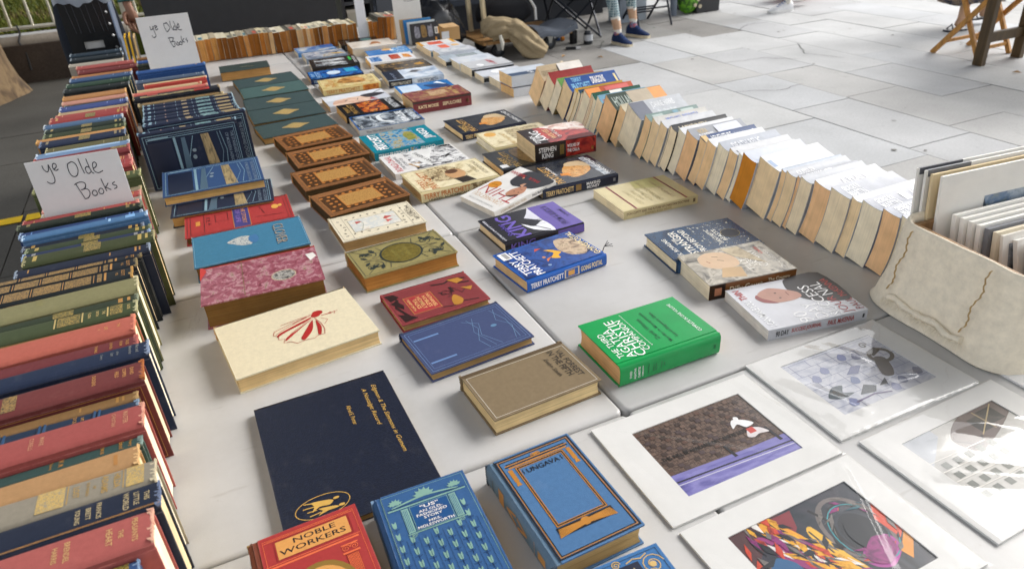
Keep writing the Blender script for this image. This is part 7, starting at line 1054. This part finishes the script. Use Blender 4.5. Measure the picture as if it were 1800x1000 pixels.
t = thing('flask', 'small black flask beside the white tin below the camping chair', 'flask', (3.12, 5.72, 0)); b = MB(); b.tube([(0, 0, 0), (0, 0, .13), (0, 0, .15), (0, 0, .19)], [.04, .04, .022, .022], M('#17181b', 'gloss'), 16); b.build('body', t, 40); b = MB(); b.tube([(0, 0, .191), (0, 0, .215)], .025, M('#8a8e94', 'metal'), 14); b.build('cap', t, 40)
t = thing('phone', 'black and white phone lying on the paving by the camping chair', 'phone', (2.98, 5.48, .004), R(-25)); b = MB(); b.box(-.07, -.035, 0, .03, .035, .012, M('#1d1e22', 'gloss')); b.box(.0305, -.035, 0, .075, .035, .013, M('#d8d8d8', 'gloss')); b.build('body', t)
t = thing('folding_chair', 'black-framed folding chair with a white seat right of the seated person', 'chair', (4.24, 6.10, 0), R(-4)); b = MB()
for a, c in (((-.2, -.22, .0), (-.19, .16, .84)), ((.2, -.22, .0), (.19, .16, .84)), ((-.17, .24, .0), (-.17, -.18, .45)), ((.17, .24, .0), (.17, -.18, .45))): b = MB(); b.tube([a, c], .012, CHN, 8); b.build('leg', t, 50)
for a, c in (((-.195, -.14, .18), (.195, -.14, .18)), ((-.17, .15, .10), (.17, .15, .10)), ((-.17, .10, .16), (.17, .10, .16))): b = MB(); b.tube([a, c], .009, CHN, 6); b.build('stretcher', t, 50)
b = MB(); rounded_slab(b, -.2, -.21, .2, .2, .42, .455, .01, M('#d8d8d6', 'satin'), .05); b.build('seat', t, 50); b = MB(); b.box(-.19, .13, .66, .19, .15, .84, M('#d8d8d6', 'satin')); b.build('backrest', t)
t = thing('crate', 'pale grey plastic box stored beneath the white-seated folding chair', 'crate', (4.22, 6.42, 0)); b = MB(); b.box(-.18, -.12, 0, .02, .12, .26, M('#8f9aa8', 'satin')); b.box(.03, -.10, 0, .18, .12, .22, M('#a4aeb8', 'satin')); b.build('body', t)
t = thing('bottle', 'clear water bottle standing left of the green patterned bag', 'bottle', (4.76, 6.30, 0)); b = MB(); b.tube([(0, 0, 0), (0, 0, .2), (0, 0, .25), (0, 0, .28)], [.04, .04, .016, .016], M('#6a7482', 'gloss'), 14); b.build('body', t, 50); b = MB(); b.tube([(0, 0, .281), (0, 0, .30)], .018, M('#2f5a94', 'gloss'), 12); b.build('cap', t, 50)
t = thing('shopping_bag', 'bright green patterned shopping bag with pale floral discs', 'bag', (4.96, 6.30, 0)); b = MB(); b.grid(28, 16, lump(.15, .10, .20, 8, .08), ART(['#1f3414', '#3a6a14', '#6aa81f', '#4a8a1c', '#2a3a18'], 13, .4, True, seed=3)); b.build('body', t, 80); b = MB()
for x, z in ((.03, .10), (.07, .16), (.10, .08), (.06, .24)): b = MB(); b.tube([(x, -.098-.004, z), (x, -.092, z)], .022, M('#c8bca0', 'satin'), 12); b.build('print_disc', t, 50)
b = MB(); b.tube([(-.06, -.02, .36), (-.05, -.02, .48), (.05, -.02, .48), (.06, -.02, .36)], .008, M('#3a5a1c', 'fabric'), 6); b.build('handle', t, 60)
# passer-by with white trainers
ST = M('#3a4250', 'fabric'); TOP = M('#7a8290', 'fabric')
nodes = {'pelvis': (0, 0, .95, .15, .11), 'waist': (0, 0, 1.12, .13, .10), 'chest': (0, 0, 1.36, .16, .11), 'neck': (0, 0, 1.52, .055), 'head': (-.02, 0, 1.63, .08, .095), 'top': (-.02, 0, 1.74, .065, .075), 'hl': (0, -.09, .9, .09), 'kl': (-.14, -.09, .5, .062), 'al': (-.02, -.09, .12, .04), 'fl': (-.025, -.09, .07, .036), 'hr': (0, .09, .9, .09), 'kr': (.16, .09, .52, .062), 'ar': (.42, .09, .2, .04), 'fr': (.42, .09, .14, .036), 'sl': (0, -.19, 1.43, .055), 'el': (.12, -.22, 1.16, .042), 'wl': (.0, -.22, .92, .03), 'gl': (-.04, -.21, .84, .036), 'sr': (0, .19, 1.43, .055), 'er': (-.12, .22, 1.16, .042), 'wr': (-.22, .2, .95, .03), 'gr': (-.26, .2, .88, .036)}
pw_ = body('person', 'walking person whose white trainer and sock enter at the top of the frame', nodes, ed, lambda c: SKIN if c.z > 1.5 else TOP if c.z > .98 else SKIN if abs(c.y) > .17 and c.z < 1.0 else ST if c.z > .42 else WHS if c.z < .17 else SKIN, (5.86, 5.74, 0))
WT = M('#dfe0e2', 'satin'); shoe(pw_, (.05, -.09, 0), R(172), .30, WT, M('#e4e4e2', 'rubber'), M('#4a6ab0', 'fabric'), .12); shoe(pw_, (.48, .09, .07), R(180), .29, WT, M('#e4e4e2', 'rubber'), M('#4a6ab0', 'fabric'), .12)
t = thing('holdall', 'red holdall on the paving just past the white trainer', 'bag', (6.50, 6.22, 0)); b = MB(); b.grid(28, 14, lump(.34, .16, .15, 11, .08), M('#c23a34', 'fabric')); b.build('body', t, 80); b = MB(); b.tube([(-.1, -.03, .28), (-.08, -.03, .38), (.08, -.03, .38), (.1, -.03, .28)], .012, M('#8a2420', 'fabric'), 6); b.build('handle', t, 60)
# person in a patterned skirt walking behind the wooden chair
SKT = ART(['#1f2230', '#4a4a54', '#8a7a68', '#2a2c3a'], 26, .9, True, seed=5)
nodes = {'pelvis': (0, 0, .92, .16, .13), 'waist': (0, 0, 1.10, .125, .10), 'chest': (0, 0, 1.32, .15, .11), 'neck': (0, 0, 1.47, .05), 'head': (-.02, 0, 1.58, .08, .09), 'top': (-.02, 0, 1.69, .07, .08), 'hl': (0, -.08, .88, .10), 'kl': (-.08, -.08, .48, .062), 'al': (-.10, -.08, .10, .036), 'fl': (-.14, -.08, .035, .032, .026), 'hr': (0, .08, .88, .10), 'kr': (.10, .08, .50, .062), 'ar': (.30, .08, .15, .036), 'fr': (.28, .08, .06, .032, .026), 'sl': (0, -.18, 1.38, .05), 'el': (.06, -.21, 1.12, .04), 'wl': (-.06, -.21, .90, .03), 'gl': (-.1, -.2, .82, .034), 'sr': (0, .18, 1.38, .05), 'er': (-.06, .21, 1.12, .04), 'wr': (-.14, .2, .92, .03), 'gr': (-.18, .2, .84, .034)}
pk = body('person', 'walking person in a dark patterned skirt and flat sandals behind the wooden chair', nodes, ed, lambda c: SKIN if c.z > 1.45 or c.z < .86 else M('#b8b0a4', 'fabric'), (6.38, 3.92, 0), R(-12))
b = MB(); b.grid(30, 10, lambda u, v: ((.17+.13*(1-v)+.02*math.sin(u*44)*(1-v))*math.cos(u*6.283)+.02, (.14+.10*(1-v)+.02*math.sin(u*44)*(1-v))*math.sin(u*6.283), .25+.75*v+.015*math.sin(u*19)*(1-v)), SKT); b.build('skirt', pk, 80)
for y, x, z in ((-.08, -.20, .0), (.08, .20, .045)): b = MB(); rounded_slab(b, x-.06, y-.045, x+.19, y+.045, z, z+.016, .004, M('#1f2430', 'satin'), .04); b.tube([(x+.0, y-.04, z+.015), (x+.01, y, z+.062), (x+.0, y+.04, z+.015)], .007, M('#2a2e3a', 'satin'), 6); b.build('sandal', pk, 60)
# stallholder standing behind the far end: dark clothes, bracelet, loosely closed hand
nodes = {'pelvis': (0, 0, .94, .15, .12), 'waist': (0, .02, 1.10, .14, .11), 'chest': (0, .02, 1.34, .17, .12), 'neck': (0, .0, 1.50, .055), 'head': (0, -.02, 1.61, .08, .095), 'top': (0, -.02, 1.72, .07, .08), 'hl': (-.09, 0, .88, .10), 'kl': (-.10, 0, .50, .07), 'al': (-.10, .02, .10, .045), 'fl': (-.10, -.06, .05, .04), 'hr': (.09, 0, .88, .10), 'kr': (.10, 0, .50, .07), 'ar': (.10, .02, .10, .045), 'fr': (.10, -.06, .05, .04), 'sl': (-.2, .02, 1.42, .06), 'el': (-.27, .06, 1.17, .045), 'wl': (-.06, -.14, 1.16, .03), 'gl': (.02, -.16, 1.18, .036), 'sr': (.2, .02, 1.42, .06), 'er': (.27, .03, 1.18, .046), 'wr': (.225, -.05, .985, .030, .026), 'gr': (.235, -.065, .91, .040, .022),
 'f1': (.205, -.095, .878, .0105), 'f1b': (.212, -.112, .848, .0095), 'f1c': (.228, -.105, .828, .008), 'f2': (.226, -.098, .868, .0108), 'f2b': (.232, -.116, .836, .0098), 'f2c': (.246, -.106, .816, .008), 'f3': (.248, -.094, .868, .0105), 'f3b': (.254, -.110, .838, .0095), 'f3c': (.264, -.098, .820, .008), 'f4': (.266, -.084, .876, .009), 'f4b': (.272, -.096, .850, .0082), 'f4c': (.278, -.086, .834, .007), 't1': (.200, -.085, .93, .013), 't2': (.190, -.110, .895, .0105), 't3': (.200, -.124, .868, .009)}
ed2 = ed+[('gr', 'f1'), ('f1', 'f1b'), ('f1b', 'f1c'), ('gr', 'f2'), ('f2', 'f2b'), ('f2b', 'f2c'), ('gr', 'f3'), ('f3', 'f3b'), ('f3b', 'f3c'), ('gr', 'f4'), ('f4', 'f4b'), ('f4b', 'f4c'), ('gr', 't1'), ('t1', 't2'), ('t2', 't3')]
ps = body('person', 'stallholder in dark clothes behind the far table, one bare hand hanging beside the crate', nodes, ed2, lambda c: SKIN if c.z > 1.48 else SKN2 if (c.x > .185 and c.z < 1.02) else M('#22262e', 'fabric'), (-.925, 4.16, 0))
b = MB(); b.tube([(.225+.036*math.cos(a*.6283), -.05+.032*math.sin(a*.6283), .995+.004*math.sin(a)) for a in range(11)], .009, M('#3f7a74', 'satin'), 8, False); b.build('bracelet', ps, 60)
b = MB(); b.grid(20, 10, lambda u, v: (.10*math.cos(u*6.283)*math.sin(v*1.7), -.01+.11*math.sin(u*6.283)*math.sin(v*1.7), 1.66+.11*math.cos(v*1.7)), HAIR); b.build('hair', ps, 80)
# wooden folding chair and slatted table at the right
OW = M('#b8843f', 'wood'); DW = M('#4e3c20', 'wood')
t = thing('folding_chair', 'orange-brown wooden folding chair with crossed legs at the upper right', 'chair', (5.55, 3.21, 0), R(0)); s0 = .225
for x in (-s0, s0):
    b = MB(); b.beam((x, .20, .0), (x, -.464, .82), .024, .038, OW, (0, 1, 0)); b.build('leg', t); x2 = x*.86
    b = MB(); b.beam((x2, -.19, .0), (x2, .058, .455), .024, .034, OW, (0, 1, 0)); b.build('leg', t)
for a, c in (((-s0, .115, .105), (s0, .115, .105)), ((-s0*.86, -.15, .075), (s0*.86, -.15, .075))): b = MB(); b.beam(a, c, .016, .026, OW); b.build('stretcher', t)
b = MB()
for k in range(6): b.box(-.22, -.20+.065*k, .457, .22, -.20+.065*k+.052, .472, OW)
b.build('seat', t); b = MB()
for z in (.62, .72): b.beam((-s0, -.464+(.82-z)*.81-.016, z), (s0, -.464+(.82-z)*.81-.016, z), .018, .06, OW)
b.build('backrest', t)
t = thing('wooden_table', 'dark weathered wooden table with thick square legs at the right edge', 'table', (5.45, 2.45, 0))
for sy in (1, -1):
    for x in (-.24, .22): b = MB(); b.beam((x, .46*sy, 0), (x, .475*sy, .72), .05, .075, DW, (0, 1, 0)); b.build('leg', t)
    b = MB(); b.beam((-.235, .465*sy, .205), (.195, .465*sy, .205), .035, .075, DW); b.build('stretcher', t)
b = MB(); b.beam((.24, .43, .16), (.24, -.43, .66), .03, .05, DW); b.build('brace', t)
b = MB()
for k in range(6): b.box(-.42, -.52+.175*k, .725, .55, -.52+.175*k+.165, .755, DW)
b.build('tabletop', t)
